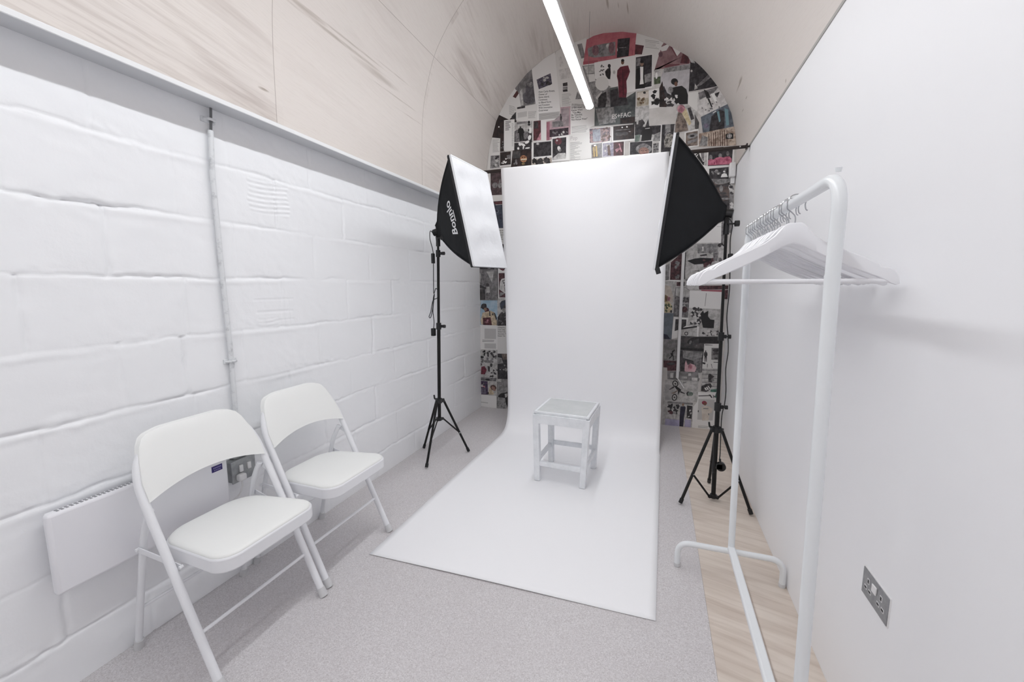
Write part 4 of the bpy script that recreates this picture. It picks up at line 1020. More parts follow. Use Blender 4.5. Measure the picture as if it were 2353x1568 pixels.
('night photo of a parked car with two headlights','paper',[-439,2660,-242,2656,-238,2524,-431,2529],[
 ('mdkb',[-424,2662,-244,2659,-242,2540,-421,2543]),
 ('white',[-341,2644,-342,2642,-343,2640,-346,2639,-348,2639,-351,2641,-353,2643,-353,2645,-353,2648,-351,2650,-349,2651,-346,2650,-344,2649,-342,2647]),
 ('white',[-300,2644,-301,2641,-303,2639,-305,2638,-309,2638,-311,2640,-313,2643,-314,2646,-314,2649,-312,2651,-309,2652,-306,2651,-303,2650,-301,2647]),
 ('mmd2',[-403,2630,-283,2625,-281,2620,-401,2624]),
 ('mdk2',[-336,2588,-340,2581,-349,2577,-363,2575,-379,2577,-393,2582,-404,2589,-407,2596,-404,2602,-394,2607,-380,2608,-364,2606,-350,2602,-340,2595]),
 ('mdk2',[-293,2588,-296,2581,-303,2577,-315,2575,-327,2576,-339,2581,-347,2587,-350,2594,-347,2601,-339,2605,-328,2607,-316,2605,-304,2601,-296,2595]),
 ('mlt2',[-272,2602,-273,2600,-276,2599,-280,2599,-284,2599,-288,2601,-291,2602,-292,2604,-291,2606,-288,2607,-284,2607,-280,2607,-276,2605,-273,2604]),
]),
('colourful crowded shelf photo above the stage photo','paper',[-636,2674,-439,2666,-439,2538,-513,2536,-629,2535],[
 ('mmix',[-632,2666,-449,2660,-448,2546,-513,2540,-627,2546]),
 ('mblg',[-605,2656,-537,2655,-529,2550,-597,2552]),
 ('mbrn2',[-500,2546,-514,2550,-520,2556,-526,2567,-513,2577,-504,2569,-501,2564,-497,2558]),
 ('mbrn2',[-513,2652,-507,2660,-498,2658,-496,2643,-506,2636]),
 ('mbrn2',[-503,2587,-499,2583,-508,2580,-514,2578,-526,2579,-527,2587,-520,2589,-514,2601]),
 ('mbrn2',[-494,2660,-481,2664,-473,2662,-466,2653,-470,2649,-479,2648,-486,2647]),
 ('mbrn2',[-520,2556,-531,2558,-528,2565,-522,2572,-516,2564,-511,2553]),
 ('mbrn2',[-448,2590,-440,2577,-452,2572,-463,2577,-464,2587,-456,2597]),
 ('mbrn2',[-456,2578,-456,2567,-455,2563,-462,2562,-473,2560,-471,2568,-475,2579,-463,2578]),
 ('mbrn2',[-518,2596,-512,2601,-502,2593,-508,2582,-519,2578]),
 ('mbrn2',[-472,2594,-481,2585,-491,2587,-495,2588,-501,2603,-486,2605]),
 ('mbrn2',[-497,2597,-489,2589,-494,2583,-506,2579,-514,2588,-519,2597,-507,2605,-502,2600]),
 ('mpk',[-620,2584,-620,2589,-624,2595,-618,2599,-613,2593,-614,2590,-609,2587,-616,2581]),
 ('mpk',[-619,2628,-622,2629,-630,2631,-629,2636,-623,2636,-620,2636]),
 ('mpk',[-615,2626,-620,2633,-617,2638,-613,2637,-606,2633,-603,2630,-609,2628,-613,2625]),
 ('mpk',[-614,2619,-618,2625,-611,2627,-608,2626,-607,2622,-607,2618]),
 ('mpk',[-606,2627,-604,2621,-612,2620,-616,2625,-612,2633]),
]),
('dark photo of two yellow stripes beside a grey coat','mmd',[-614,2527,-511,2536,-512,2415,-607,2412],[
 ('mbrg',[-607,2523,-574,2524,-567,2421,-603,2418]),
 ('gold',[-596,2507,-586,2508,-578,2424,-590,2423]),
 ('gold',[-577,2515,-563,2515,-554,2424,-569,2423]),
 ('white',[-569,2522,-569,2519,-572,2517,-576,2515,-582,2514,-587,2514,-591,2516,-593,2518,-592,2521,-590,2524,-585,2526,-580,2526,-575,2526,-571,2524]),
]),
('lilac and red stage photo split in two','paper',[-518,2539,-321,2532,-321,2404,-514,2408],[
 ('mlil',[-511,2530,-418,2528,-415,2413,-510,2415]),
 ('mred',[-418,2528,-329,2526,-328,2411,-415,2414]),
 ('mpk',[-403,2467,-363,2482,-358,2467,-392,2441]),
 ('mpk',[-374,2513,-364,2512,-342,2440,-352,2442]),
 ('mlt2',[-463,2513,-457,2516,-448,2506,-455,2502,-461,2503,-467,2505]),
 ('mlt2',[-455,2422,-460,2435,-450,2432,-447,2428,-443,2417,-453,2420]),
 ('mlt2',[-470,2497,-476,2501,-487,2513,-481,2517,-471,2522,-468,2514,-460,2504]),
 ('mlt2',[-459,2482,-450,2470,-463,2468,-470,2473,-469,2486]),
 ('mlt2',[-445,2494,-454,2499,-461,2503,-454,2513,-449,2511,-444,2510,-438,2507,-442,2500]),
 ('mlt2',[-488,2474,-478,2468,-480,2457,-484,2456,-493,2456,-495,2457,-500,2466,-497,2467]),
 ('mlt2',[-454,2429,-449,2439,-441,2438,-439,2428,-441,2424,-451,2422]),
 ('mbrn2',[-471,2504,-451,2511,-438,2420,-464,2423]),
]),
('photo of a smiling face under a bucket hat','paper',[-284,2513,-88,2507,-88,2403,-280,2405],[
 ('mdkn',[-277,2513,-92,2504,-92,2407,-275,2409]),
 ('mgr',[-94,2440,-100,2423,-117,2410,-144,2405,-173,2408,-201,2419,-220,2435,-227,2453,-221,2471,-203,2483,-176,2488,-147,2485,-120,2474,-101,2458]),
 ('mmd2',[-120,2462,-123,2450,-134,2442,-151,2438,-169,2440,-186,2447,-198,2458,-202,2470,-198,2482,-187,2490,-171,2494,-153,2492,-136,2485,-124,2474]),
 ('skin3',[-116,2423,-120,2408,-131,2397,-148,2393,-168,2394,-185,2403,-198,2416,-203,2431,-199,2446,-187,2456,-170,2461,-151,2459,-133,2451,-121,2438]),
 ('mdk',[-171,2433,-172,2432,-173,2431,-176,2431,-178,2431,-181,2432,-182,2433,-183,2434,-183,2435,-181,2436,-179,2437,-176,2436,-174,2436,-172,2434]),
 ('mdk',[-136,2431,-137,2430,-138,2429,-141,2429,-143,2429,-146,2430,-147,2431,-148,2433,-147,2434,-146,2435,-143,2435,-141,2435,-138,2434,-137,2433]),
 ('mmar2',[-172,2413,-145,2413,-147,2408,-168,2408]),
]),
('narrow silver foliage photo between the bucket hat and the camouflage coat','mgr',[-84,2484,-29,2484,-31,2401,-84,2403],[
 ('mdk',[-74,2467,-79,2468,-84,2475,-77,2477,-72,2478,-68,2470]),
 ('mdk',[-61,2448,-63,2455,-64,2459,-61,2462,-55,2462,-53,2456,-51,2453,-57,2450]),
 ('mdk',[-41,2438,-43,2433,-42,2431,-46,2428,-49,2432,-54,2434,-52,2439,-47,2436]),
 ('mdk',[-44,2433,-43,2439,-38,2434,-35,2427,-41,2425,-45,2428]),
 ('mdk',[-71,2475,-75,2478,-71,2483,-66,2483,-60,2479,-60,2472,-65,2467]),
 ('mdk',[-70,2452,-77,2449,-83,2455,-77,2461,-70,2455]),
 ('mdk',[-73,2439,-67,2436,-67,2433,-65,2429,-70,2427,-75,2428,-75,2430,-74,2436]),
 ('mdk',[-77,2435,-75,2438,-72,2436,-66,2433,-68,2430,-71,2425,-75,2429,-77,2430]),
 ('mdk',[-49,2431,-50,2431,-55,2431,-59,2429,-61,2435,-56,2436,-52,2440,-48,2435]),
 ('paper',[-40,2630,-19,2630,-19,2403,-38,2402]),
]),
('dark photo of a seated figure in a camouflage coat','mdkn',[-19,2628,90,2622,85,2401,-19,2404],[
 ('mgr',[7,2625,50,2623,52,2562,10,2563]),
 ('mmd2',[54,2534,53,2522,46,2512,37,2508,26,2509,16,2516,8,2527,5,2539,7,2551,14,2561,23,2565,34,2564,44,2557,52,2546]),
 ('mcamo',[3,2501,20,2542,48,2553,82,2531,80,2436,10,2443]),
 ('mlt2',[80,2619,90,2620,82,2531,75,2530]),
]),
('swirling brown photo beside the tip of the black softbox','paper',[162,2545,268,2561,277,2423,171,2417],[
 ('mbrg',[174,2539,264,2547,270,2430,176,2431]),
 ('mgr',[264,2516,263,2507,255,2498,240,2491,223,2488,206,2490,193,2495,186,2503,187,2513,196,2522,211,2528,228,2531,245,2530,258,2524]),
 ('mbk',[241,2511,240,2507,236,2504,229,2502,221,2501,214,2503,208,2505,206,2509,207,2513,211,2516,218,2518,226,2519,233,2517,239,2515]),
 ('mmd',[186,2472,263,2487,259,2464,192,2448]),
]),
('black and white diagonal shapes behind the black softbox edge','paper',[239,2379,351,2378,356,2240,346,2199,265,2326],[
 ('mbk',[255,2357,280,2375,293,2341,324,2285,320,2267]),
 ('mmd2',[297,2368,323,2369,324,2297,305,2322]),
 ('white',[261,2347,275,2361,277,2357,265,2341]),
 ('mbk',[307,2295,327,2296,325,2267,313,2277]),
 ('mlt2',[325,2371,345,2372,349,2259,328,2267]),
]),
('photo of three people in bright pink jackets','paper',[345,2384,545,2383,551,2240,350,2241],[
 ('mdkn',[354,2380,535,2382,534,2252,355,2258]),
 ('mgr',[387,2323,386,2314,383,2308,377,2304,371,2305,366,2309,361,2317,360,2326,360,2335,364,2342,369,2345,375,2345,381,2340,385,2332]),
 ('mgr',[458,2331,457,2323,454,2318,448,2315,442,2315,437,2319,433,2326,431,2334,432,2341,435,2347,441,2350,446,2349,452,2345,456,2339]),
 ('mmd2',[511,2343,511,2336,507,2330,503,2327,497,2328,492,2331,489,2338,487,2346,488,2353,491,2359,495,2362,501,2361,506,2357,510,2351]),
 ('hotpink',[358,2264,355,2303,374,2313,397,2305,413,2318,446,2323,469,2315,485,2320,513,2320,530,2301,533,2257]),
 ('hotp2',[428,2287,428,2280,426,2275,423,2272,419,2273,416,2276,414,2282,412,2288,413,2295,415,2300,418,2303,421,2302,424,2299,427,2294]),
 ('hotp2',[510,2294,509,2289,506,2286,501,2284,496,2285,490,2287,487,2291,485,2296,486,2301,490,2304,494,2306,500,2305,505,2303,508,2299]),
 ('hotp2',[410,2277,409,2272,408,2268,406,2266,403,2266,401,2268,399,2273,398,2278,399,2283,400,2287,402,2289,405,2289,407,2286,409,2282]),
 ('white',[519,2376,519,2374,518,2373,516,2373,514,2373,512,2374,511,2375,510,2377,511,2379,512,2380,514,2381,515,2381,517,2380,519,2378]),
]),
('dark crowd photo above the close up face','paper',[350,2241,513,2241,516,2185,355,2199],[
 ('mdkn',[367,2236,512,2237,518,2143,372,2155]),
 ('mgr',[450,2192,449,2189,445,2187,440,2186,434,2187,429,2189,425,2192,423,2195,425,2199,428,2201,433,2202,439,2201,445,2199,448,2196]),
 ('mgr',[420,2196,415,2200,411,2206,410,2213,412,2220,416,2224,422,2226,428,2225,433,2221,436,2216,437,2209,436,2202,432,2198,426,2195]),
 ('mgr',[453,2189,450,2185,447,2183,443,2183,441,2185,439,2188,439,2193,440,2197,443,2201,446,2203,449,2203,452,2201,454,2197,454,2193]),
 ('mgr',[479,2202,477,2205,477,2210,479,2216,482,2221,486,2225,490,2227,493,2227,495,2224,495,2219,493,2213,490,2207,486,2203,482,2201]),
 ('mgr',[435,2201,433,2199,428,2198,422,2199,416,2201,410,2204,406,2207,405,2210,406,2212,411,2213,417,2213,424,2211,430,2208,434,2204]),
 ('mgr',[482,2195,481,2203,481,2209,483,2213,486,2213,489,2210,492,2204,494,2196,495,2188,495,2182,493,2178,490,2178,487,2181,484,2187]),
 ('mgr',[391,2201,387,2203,385,2207,384,2210,385,2213,388,2215,391,2215,395,2214,399,2212,401,2208,402,2205,401,2202,398,2200,395,2199]),
 ('mgr',[395,2192,393,2196,393,2199,394,2202,396,2203,399,2203,402,2201,405,2199,406,2195,406,2192,405,2189,403,2188,400,2188,397,2189]),
 ('mgr',[432,2192,427,2192,423,2194,419,2199,416,2204,416,2210,418,2215,422,2217,427,2217,432,2215,436,2211,438,2205,438,2199,436,2195]),
 ('white',[458,2160,465,2183,481,2192,501,2183,511,2159]),
 ('white',[489,2204,488,2201,486,2198,483,2197,479,2197,476,2199,474,2202,473,2205,474,2208,476,2210,479,2211,482,2211,485,2209,488,2207]),
 ('mlt',[443,2190,442,2187,441,2184,439,2183,436,2183,434,2185,432,2188,431,2191,432,2194,433,2196,435,2197,438,2197,440,2196,442,2193]),
]),
('large close up of a face in a cap beside the sensor box','mmd',[374,2155,458,2157,534,2142,561,2063,567,1929,567,1895,528,1874,426,1892],[
 ('mface',[404,2123,440,2138,524,2137,538,1898,494,1888,419,2013]),
 ('mgr',[544,2138,540,2127,524,2117,500,2109,471,2104,444,2105,423,2110,414,2119,418,2130,435,2140,460,2148,488,2153,515,2152,535,2147]),
 ('mdk',[408,2098,481,2102,525,2113,526,2098,432,2079]),
 ('mdk',[522,2090,520,2086,516,2083,509,2081,501,2082,493,2084,488,2088,486,2092,488,2096,493,2099,500,2101,508,2100,515,2098,520,2094]),
 ('mgr',[481,2069,480,2057,477,2048,471,2043,465,2044,458,2050,454,2059,452,2071,452,2083,456,2092,462,2097,468,2096,474,2090,479,2081]),
 ('mdk2',[511,2028,508,2023,501,2019,490,2018,477,2019,466,2022,458,2027,454,2032,457,2037,465,2041,476,2042,488,2041,500,2038,508,2033]),
 ('mgr',[538,1984,535,1981,526,1979,513,1978,498,1979,484,1981,475,1985,471,1989,474,1992,483,1995,497,1995,512,1994,525,1992,535,1988]),
 ('mdk',[523,2003,520,1999,512,1997,500,1996,486,1996,474,1999,465,2003,461,2008,464,2011,473,2014,485,2015,499,2014,511,2012,520,2008]),
 ('mdk',[478,1967,533,1976,538,1898,505,1887]),
 ('mlt',[543,2086,535,2098,529,2106,537,2111,545,2115,552,2111,558,2098,548,2087]),
 ('mlt',[552,2039,562,2033,556,2025,545,2024,545,2037]),
 ('mlt',[541,1916,548,1928,559,1925,566,1917,567,1911,567,1909,559,1906,551,1906]),
 ('mlt',[545,2049,552,2056,565,2048,562,2036,551,2032]),
 ('mlt',[539,2056,547,2052,553,2032,538,2026,531,2037,531,2052]),
 ('mlt',[553,1919,548,1932,535,1944,551,1957,562,1946,567,1931]),
 ('mlt',[537,2090,534,2078,545,2069,532,2057,522,2069,520,2070,522,2081,522,2091]),
 ('mlt',[539,2101,535,2109,536,2120,541,2121,546,2118,548,2107,545,2099]),
 ('mlt',[526,2061,522,2072,535,2081,540,2072,551,2061,550,2050,539,2048,527,2052]),
 ('mdk',[537,2084,548,2078,549,2076,550,2067,544,2064,534,2071]),
 ('mdk',[537,2065,525,2074,525,2085,532,2087,541,2090,543,2088,551,2078,541,2076]),
 ('mdk',[535,2039,544,2041,555,2031,547,2025,534,2022]),
 ('mdk',[549,2037,561,2025,556,2015,541,2020,543,2029]),
]),
('grey torn scrap behind the stand adapter of the right softbox','mmd',[521,1899,567,1896,567,1704,492,1724,488,1797],[
 ('mlt2',[534,1875,528,1874,524,1882,525,1890,533,1890,537,1887,541,1881,536,1879]),
 ('mlt2',[550,1868,554,1864,561,1860,556,1853,552,1854,549,1850,543,1859,546,1867]),
 ('mlt2',[531,1877,522,1886,523,1895,530,1898,537,1899,535,1889,535,1880]),
 ('mlt2',[540,1884,530,1889,535,1902,541,1905,550,1893]),
 ('mlt2',[557,1873,560,1864,564,1855,557,1852,553,1856,553,1866]),
 ('mdk',[510,1705,501,1717,505,1729,513,1729,518,1720]),
 ('mdk',[488,1754,498,1758,505,1751,500,1733,490,1738]),
 ('mdk',[507,1748,515,1741,516,1731,513,1727,503,1725,495,1732,496,1737]),
]),
('blank white sheet under the black softbox','paper',[301,1632,376,1754,485,1792,493,1623],[
 ('ink2',[450,1766,485,1762,485,1760,450,1763]),
]),
('vertical grey photo strip beside the right stand pole','mmd2',[485,1792,517,1790,529,1575,472,1583,471,1620,491,1626],[
 ('mdk',[516,1604,515,1593,509,1584,502,1580,493,1580,485,1585,479,1594,476,1605,477,1616,482,1624,490,1628,499,1628,507,1623,513,1614]),
 ('mlt2',[520,1692,520,1690,519,1688,517,1686,516,1687,514,1688,513,1690,513,1693,513,1695,514,1697,515,1698,517,1698,518,1697,519,1695]),
 ('mgr',[521,1643,521,1630,518,1619,515,1614,510,1614,506,1620,502,1631,500,1644,501,1657,503,1668,507,1674,511,1674,516,1667,519,1657]),
]),
('grey street photo with a dark fish shaped silhouette','mlt2',[200,1635,471,1631,529,1586,528,1426,374,1236,222,1236,217,1556],[
 ('mgr',[306,1623,469,1623,470,1549,316,1545]),
 ('mlt',[346,1602,359,1602,362,1563,349,1563]),
 ('black',[234,1485,291,1503,344,1508,432,1503,448,1483,419,1461,294,1452]),
 ('mmd2',[428,1561,427,1552,423,1544,418,1540,411,1540,405,1544,401,1552,399,1562,400,1572,403,1579,409,1583,415,1583,421,1579,426,1571]),
 ('mdk',[332,1533,384,1540,389,1526,338,1522]),
 ('mdkr',[387,1441,379,1426,366,1428,367,1441,363,1453,371,1462,381,1452]),
 ('mdkr',[381,1450,379,1463,396,1472,410,1454,397,1439]),
 ('mdkr',[392,1461,398,1453,381,1452,364,1456,376,1466]),
 ('mdkr',[437,1507,447,1493,447,1487,446,1479,436,1476,424,1479,423,1491,429,1503]),
 ('mdkr',[392,1439,377,1452,376,1466,389,1474,402,1463,406,1454]),
 ('mdkr',[404,1451,395,1457,394,1465,404,1475,412,1472,423,1466,424,1455,412,1453]),
 ('mdkr',[411,1482,420,1480,432,1469,425,1459,415,1456,409,1457,407,1472]),
 ('mdkr',[400,1452,393,1467,390,1479,405,1474,407,1464]),
 ('mdkr',[405,1460,402,1472,411,1473,423,1472,422,1467,428,1455,420,1447,410,1454]),
 ('mdkr',[380,1429,368,1442,378,1451,389,1447,394,1430]),
 ('mdkr',[358,1495,369,1497,379,1487,377,1479,365,1479,357,1483]),
 ('mdkr',[459,1487,444,1473,432,1488,434,1497,449,1499]),
 ('mmd2',[435,1547,473,1546,472,1477,441,1483]),
 ('mlt',[478,1554,524,1575,524,1492,483,1499]),
 ('mmd2',[505,1487,504,1479,501,1473,496,1469,490,1469,484,1473,480,1480,478,1488,479,1496,482,1503,488,1506,493,1506,499,1502,503,1496]),
 ('mdk',[297,1400,336,1402,337,1395,297,1394]),
 ('mmd2',[229,1325,342,1336,343,1322,232,1315]),
 ('black',[207,1556,223,1557,222,1408,215,1408]),
 ('black',[215,1425,221,1425,225,1328,218,1328]),
 ('black',[213,1305,223,1305,223,1268,214,1268]),
 ('mdk',[496,1609,495,1602,492,1596,486,1593,480,1593,474,1596,470,1602,468,1610,469,1617,472,1622,478,1625,484,1625,490,1622,494,1616]),
 ('mlt2',[497,1570,496,1564,493,1560,488,1557,482,1557,477,1560,473,1565,472,1571,472,1577,476,1582,481,1584,486,1584,492,1581,495,1576]),
]),
('dark red crowd photo left of the white cable cover','paper',[57,1445,103,1473,190,1562,201,1305,63,1315],[
 ('mgr',[57,1445,96,1468,97,1323,64,1318]),
 ('mdkr',[102,1473,189,1557,198,1321,102,1323]),
 ('mgr',[162,1437,158,1439,154,1443,152,1449,152,1456,154,1462,157,1466,161,1467,165,1465,169,1461,171,1455,171,1448,169,1443,166,1439]),
 ('mgr',[158,1463,156,1468,156,1473,157,1477,161,1480,165,1480,170,1479,173,1475,176,1471,176,1466,174,1461,171,1459,167,1458,162,1460]),
 ('mgr',[144,1459,140,1463,137,1467,136,1471,137,1473,141,1473,145,1472,150,1469,155,1465,158,1461,159,1458,157,1455,154,1455,149,1456]),
 ('mgr',[142,1419,138,1422,136,1428,135,1434,137,1440,141,1445,146,1448,151,1447,155,1444,158,1438,158,1432,156,1426,152,1421,148,1418]),
 ('mgr',[158,1471,156,1470,152,1470,148,1471,144,1474,142,1477,140,1481,141,1483,143,1485,146,1485,150,1483,154,1481,157,1477,158,1474]),
 ('mgr',[144,1472,143,1476,144,1480,146,1484,150,1486,154,1486,158,1484,160,1481,162,1477,161,1473,159,1469,155,1467,151,1467,147,1469]),
 ('mmd2',[159,1347,158,1361,163,1368,173,1364,173,1359,172,1353,167,1344]),
 ('mmd2',[171,1350,178,1342,170,1331,152,1344,164,1353]),
 ('mmd2',[167,1356,166,1360,163,1371,179,1367,180,1363,179,1347]),
 ('mmd2',[142,1351,152,1357,163,1352,165,1345,161,1340,158,1326,148,1333,145,1342]),
 ('mdkr',[159,1304,195,1304,194,1268,159,1269]),
]),
('warm illustrated page with flowers at the backdrop edge','mlt2',[62,1315,156,1310,146,1195,139,1032,64,1031,63,1212],[
 ('mbg',[65,1277,109,1268,135,1178,135,1119,87,1136,67,1189]),
 ('mbrn',[67,1195,94,1177,88,1124,66,1127]),
 ('mpk',[91,1183,114,1166,109,1136,87,1142]),
 ('cream3',[70,1130,104,1136,131,1095,133,1037,71,1032]),
 ('mgrn',[89,1108,87,1094,81,1086,70,1093,69,1104,77,1113]),
 ('mgrn',[119,1095,125,1099,130,1094,134,1084,129,1080,119,1080,117,1084]),
 ('mgrn',[99,1105,107,1099,100,1086,95,1094,85,1102]),
 ('mgrn',[101,1094,106,1099,114,1104,112,1093,118,1083,109,1085,105,1082,102,1090]),
 ('mgrn',[86,1052,95,1056,93,1046,93,1039,86,1035,83,1040,79,1048,80,1055]),
 ('mgrn',[103,1098,94,1103,96,1108,98,1118,110,1110,109,1103]),
 ('mgrn',[87,1047,82,1046,75,1046,72,1055,76,1061,83,1062,88,1058,94,1054]),
 ('mgrn',[101,1078,95,1068,87,1063,81,1071,79,1078,79,1084,85,1094,92,1083]),
 ('mdk2',[133,1045,133,1040,131,1035,127,1033,123,1033,120,1035,117,1040,116,1045,116,1051,119,1055,122,1058,126,1058,130,1056,132,1051]),
]),
('hazy landscape photo behind the white cable cover','mmd2',[152,1259,224,1262,273,1230,274,1121,269,992,146,1001,147,1184],[
 ('mlt2',[156,1256,221,1259,271,1227,263,1173,207,1166,154,1189]),
 ('mdk',[201,1153,204,1160,213,1160,217,1156,213,1143]),
 ('mdk',[271,1134,262,1126,249,1131,251,1140,262,1146]),
 ('mdk',[232,1128,236,1134,240,1140,249,1140,253,1135,250,1126,246,1125,239,1123]),
 ('mdk',[218,1146,224,1147,228,1151,232,1143,232,1134,230,1132,223,1135,217,1139]),
 ('mdk',[215,1146,221,1136,216,1126,208,1132,203,1137,205,1148]),
 ('mdk',[251,1135,252,1143,257,1152,262,1145,263,1138,259,1137]),
 ('mdk',[221,1168,229,1176,234,1174,239,1166,238,1159,234,1157,230,1151,220,1159]),
 ('mdk',[249,1150,244,1162,256,1168,260,1158,262,1146]),
 ('mdk',[259,1144,251,1148,257,1157,268,1153,270,1147,263,1141]),
 ('mdk',[234,1166,236,1158,235,1152,228,1149,223,1154,225,1160]),
 ('mlt2',[209,1123,263,1123,263,1116,209,1115]),
 ('mlt2',[234,1097,231,1101,233,1109,237,1105,240,1103,237,1099]),
 ('mlt2',[222,1089,218,1088,217,1095,218,1099,221,1101,225,1094]),
 ('mlt2',[234,1091,229,1093,234,1100,237,1100,238,1096,244,1091,240,1086,235,1090]),
 ('mlt2',[231,1104,235,1100,229,1097,223,1101,226,1106]),
 ('mdkr',[257,1065,256,1054,250,1045,242,1039,232,1039,223,1044,217,1053,214,1064,216,1076,221,1085,230,1090,239,1090,248,1086,255,1077]),
]),
('two panel pale page above the spiky black shape','paper',[268,1231,525,1218,518,1072,268,1080],[
 ('ink2',[398,1207,403,1207,398,1096,394,1096]),
 ('mdkr',[338,1270,567,1273,567,1242,342,1239]),
 ('red2',[358,1237,527,1234,527,1218,361,1226]),
 ('mdkr',[526,1236,567,1236,567,1158,521,1157]),
]),
('white page with a spiky black costume and foliage','mlt2',[268,1080,518,1072,515,906,480,911,343,918,259,922],[
 ('mdk',[317,1015,325,1005,312,1000,305,997,296,1013,307,1023]),
 ('mdk',[309,1062,303,1063,296,1077,305,1085,319,1088,324,1072,321,1061]),
 ('mdk',[359,1008,361,1033,372,1025,387,1014,370,1006]),
 ('mdk',[342,1089,355,1080,348,1068,336,1065,337,1075]),
 ('mdk',[351,942,341,949,352,963,359,964,361,946,363,928]),
 ('mdk',[332,935,317,935,318,945,320,959,332,951,341,944]),
 ('mdk',[313,1046,322,1054,325,1058,331,1068,336,1052,347,1047,336,1035,323,1036]),
 ('mdk',[341,1033,347,1020,340,1003,330,1008,328,1033]),
 ('mdk',[336,1014,349,1010,357,1010,368,1003,359,998,345,983,336,999]),
 ('mdk',[357,1011,348,992,337,1003,333,1023,347,1030]),
 ('mdk',[335,993,351,999,361,1001,362,989,361,975,342,976]),
 ('mdk',[371,1002,373,999,376,988,367,977,363,986,359,1000,361,1005]),
 ('mdk',[374,1056,367,1055,352,1056,347,1061,357,1073,364,1079,380,1066]),
 ('mdk',[344,1048,347,1031,330,1024,323,1042,331,1054]),
 ('mdk',[306,1036,313,1025,316,1015,313,1000,310,1000,299,997,294,1013,303,1027]),
 ('mdk',[287,944,283,953,293,958,297,956,309,945,299,930,294,936,284,929]),
 ('mdk',[350,1068,349,1054,348,1049,340,1039,337,1057,334,1064,342,1075]),
 ('mdk',[321,1085,332,1078,333,1066,332,1051,327,1043,320,1055,317,1069]),
 ('mdk',[309,951,311,940,298,933,293,942,295,958,302,962]),
 ('mdk',[348,968,357,963,362,947,348,940,341,960]),
 ('mdk',[294,1049,299,1052,306,1046,318,1036,307,1026,296,1029,283,1031,290,1038]),
 ('mdk',[334,975,349,976,344,957,333,959,330,968]),
 ('mdk',[304,1022,306,1014,299,1006,297,1006,290,1006,285,1011,281,1021,293,1019]),
 ('mdk',[341,1078,338,1062,331,1060,318,1054,315,1071,327,1074]),
 ('mdk',[362,970,375,962,370,947,353,937,354,958]),
 ('mdk',[357,990,362,986,366,971,362,962,351,957,339,968,344,983,351,987]),
 ('mlt',[295,952,292,957,299,969,305,972,316,960,310,954,305,942]),
 ('mlt',[303,1020,290,1011,277,1018,285,1032,294,1034]),
 ('mlt',[349,985,338,984,335,995,344,1001,357,994]),
 ('mlt',[356,967,363,953,355,948,343,949,342,956,347,962]),
 ('mlt',[308,998,305,1004,312,1010,316,1011,319,1014,330,1004,328,1000,317,998]),
 ('mlt',[324,1047,332,1052,336,1055,340,1052,351,1047,342,1038,332,1043]),
 ('mlt',[361,1006,350,1002,342,1015,352,1030,358,1026,370,1015]),
 ('mlt',[337,960,330,959,322,966,327,976,330,981,337,976,339,974,340,969]),
 ('black',[366,1035,384,1059,392,1035,425,1058,425,1008,445,982,477,979,476,908,392,902,371,983]),
 ('mlt2',[482,977,511,1009,512,909,483,908]),
]),
('framed photo of a vase ornament on a pale table','paper',[149,999,269,992,256,922,345,918,347,828,209,821,136,799],[
 ('mdk',[164,978,254,977,254,922,209,891,161,871]),
 ('black',[208,900,342,924,343,910,210,885]),
 ('mlt2',[206,885,343,908,346,829,212,825]),
 ('mdk',[274,853,273,845,269,839,263,835,255,835,249,838,244,844,242,851,243,859,247,866,254,869,261,869,268,866,272,860]),
 ('mlt2',[267,852,267,848,264,844,261,842,257,842,253,844,250,847,249,852,250,856,252,860,256,862,260,862,264,860,266,857]),
 ('paper',[343,917,358,918,359,828,345,828]),
]),
('pale ruined landscape photo under the spiky costume','mlt2',[367,910,520,903,526,837,364,834],[
 ('mdk',[427,840,420,853,425,863,431,867,434,857,438,852,433,847]),
 ('mdk',[482,840,472,850,478,864,485,865,488,850]),
 ('mdk',[494,856,495,868,505,863,511,858,507,847,498,851]),
 ('mdk',[433,867,436,879,452,875,447,855,436,851]),
 ('mdk',[422,841,420,854,431,861,436,847,430,834]),
 ('mdk',[458,877,455,870,452,862,443,867,436,875,445,887,453,883]),
 ('mdk',[470,851,469,839,457,845,455,863,468,858]),
 ('mdk',[392,870,401,871,399,862,394,854,383,855,386,864,388,876]),
 ('mdk',[432,875,439,881,450,890,460,877,451,871,448,864,441,868]),
 ('mdk',[407,831,404,838,402,849,401,862,411,859,414,848,413,842]),
 ('mdk',[400,842,390,856,394,869,403,867,404,857]),
 ('mdk',[516,880,515,872,512,874,507,872,499,872,496,883,506,887,512,891]),
 ('mdk',[448,886,453,886,458,886,467,878,457,875,452,867,445,877,437,881]),
 ('mdk',[508,865,511,856,512,849,502,851,500,854,497,858,498,868,506,868]),
 ('mlt',[435,868,424,880,434,890,449,888,450,874,442,866]),
 ('mlt',[465,861,469,864,478,866,479,853,471,842,463,852]),
 ('mlt',[398,844,399,854,407,851,418,853,415,841,416,833,404,832,399,832]),
 ('mlt',[503,857,493,856,479,856,486,868,490,881,502,871]),
 ('mlt',[492,847,482,845,479,849,473,854,482,863,492,864,499,855,498,845]),
 ('mlt',[473,871,476,884,488,876,494,865,486,861,470,856]),
 ('mlt',[433,848,419,847,413,860,426,874,432,860]),
 ('mlt',[449,849,442,845,430,854,437,864,445,868,449,862]),
]),
('slate blue sheet beside the lower backdrop edge','slate',[64,1031,145,1030,139,796,73,796],[
 ('navy',[71,844,101,836,130,798,73,796]),
]),
('grey photo of a leaping dancer','mmd',[74,795,187,796,193,602,79,602],[
 ('mgr',[78,666,190,671,193,602,79,602]),
 ('black',[168,707,173,696,155,676,146,669,149,688]),
 ('black',[135,668,155,677,162,648,145,641]),
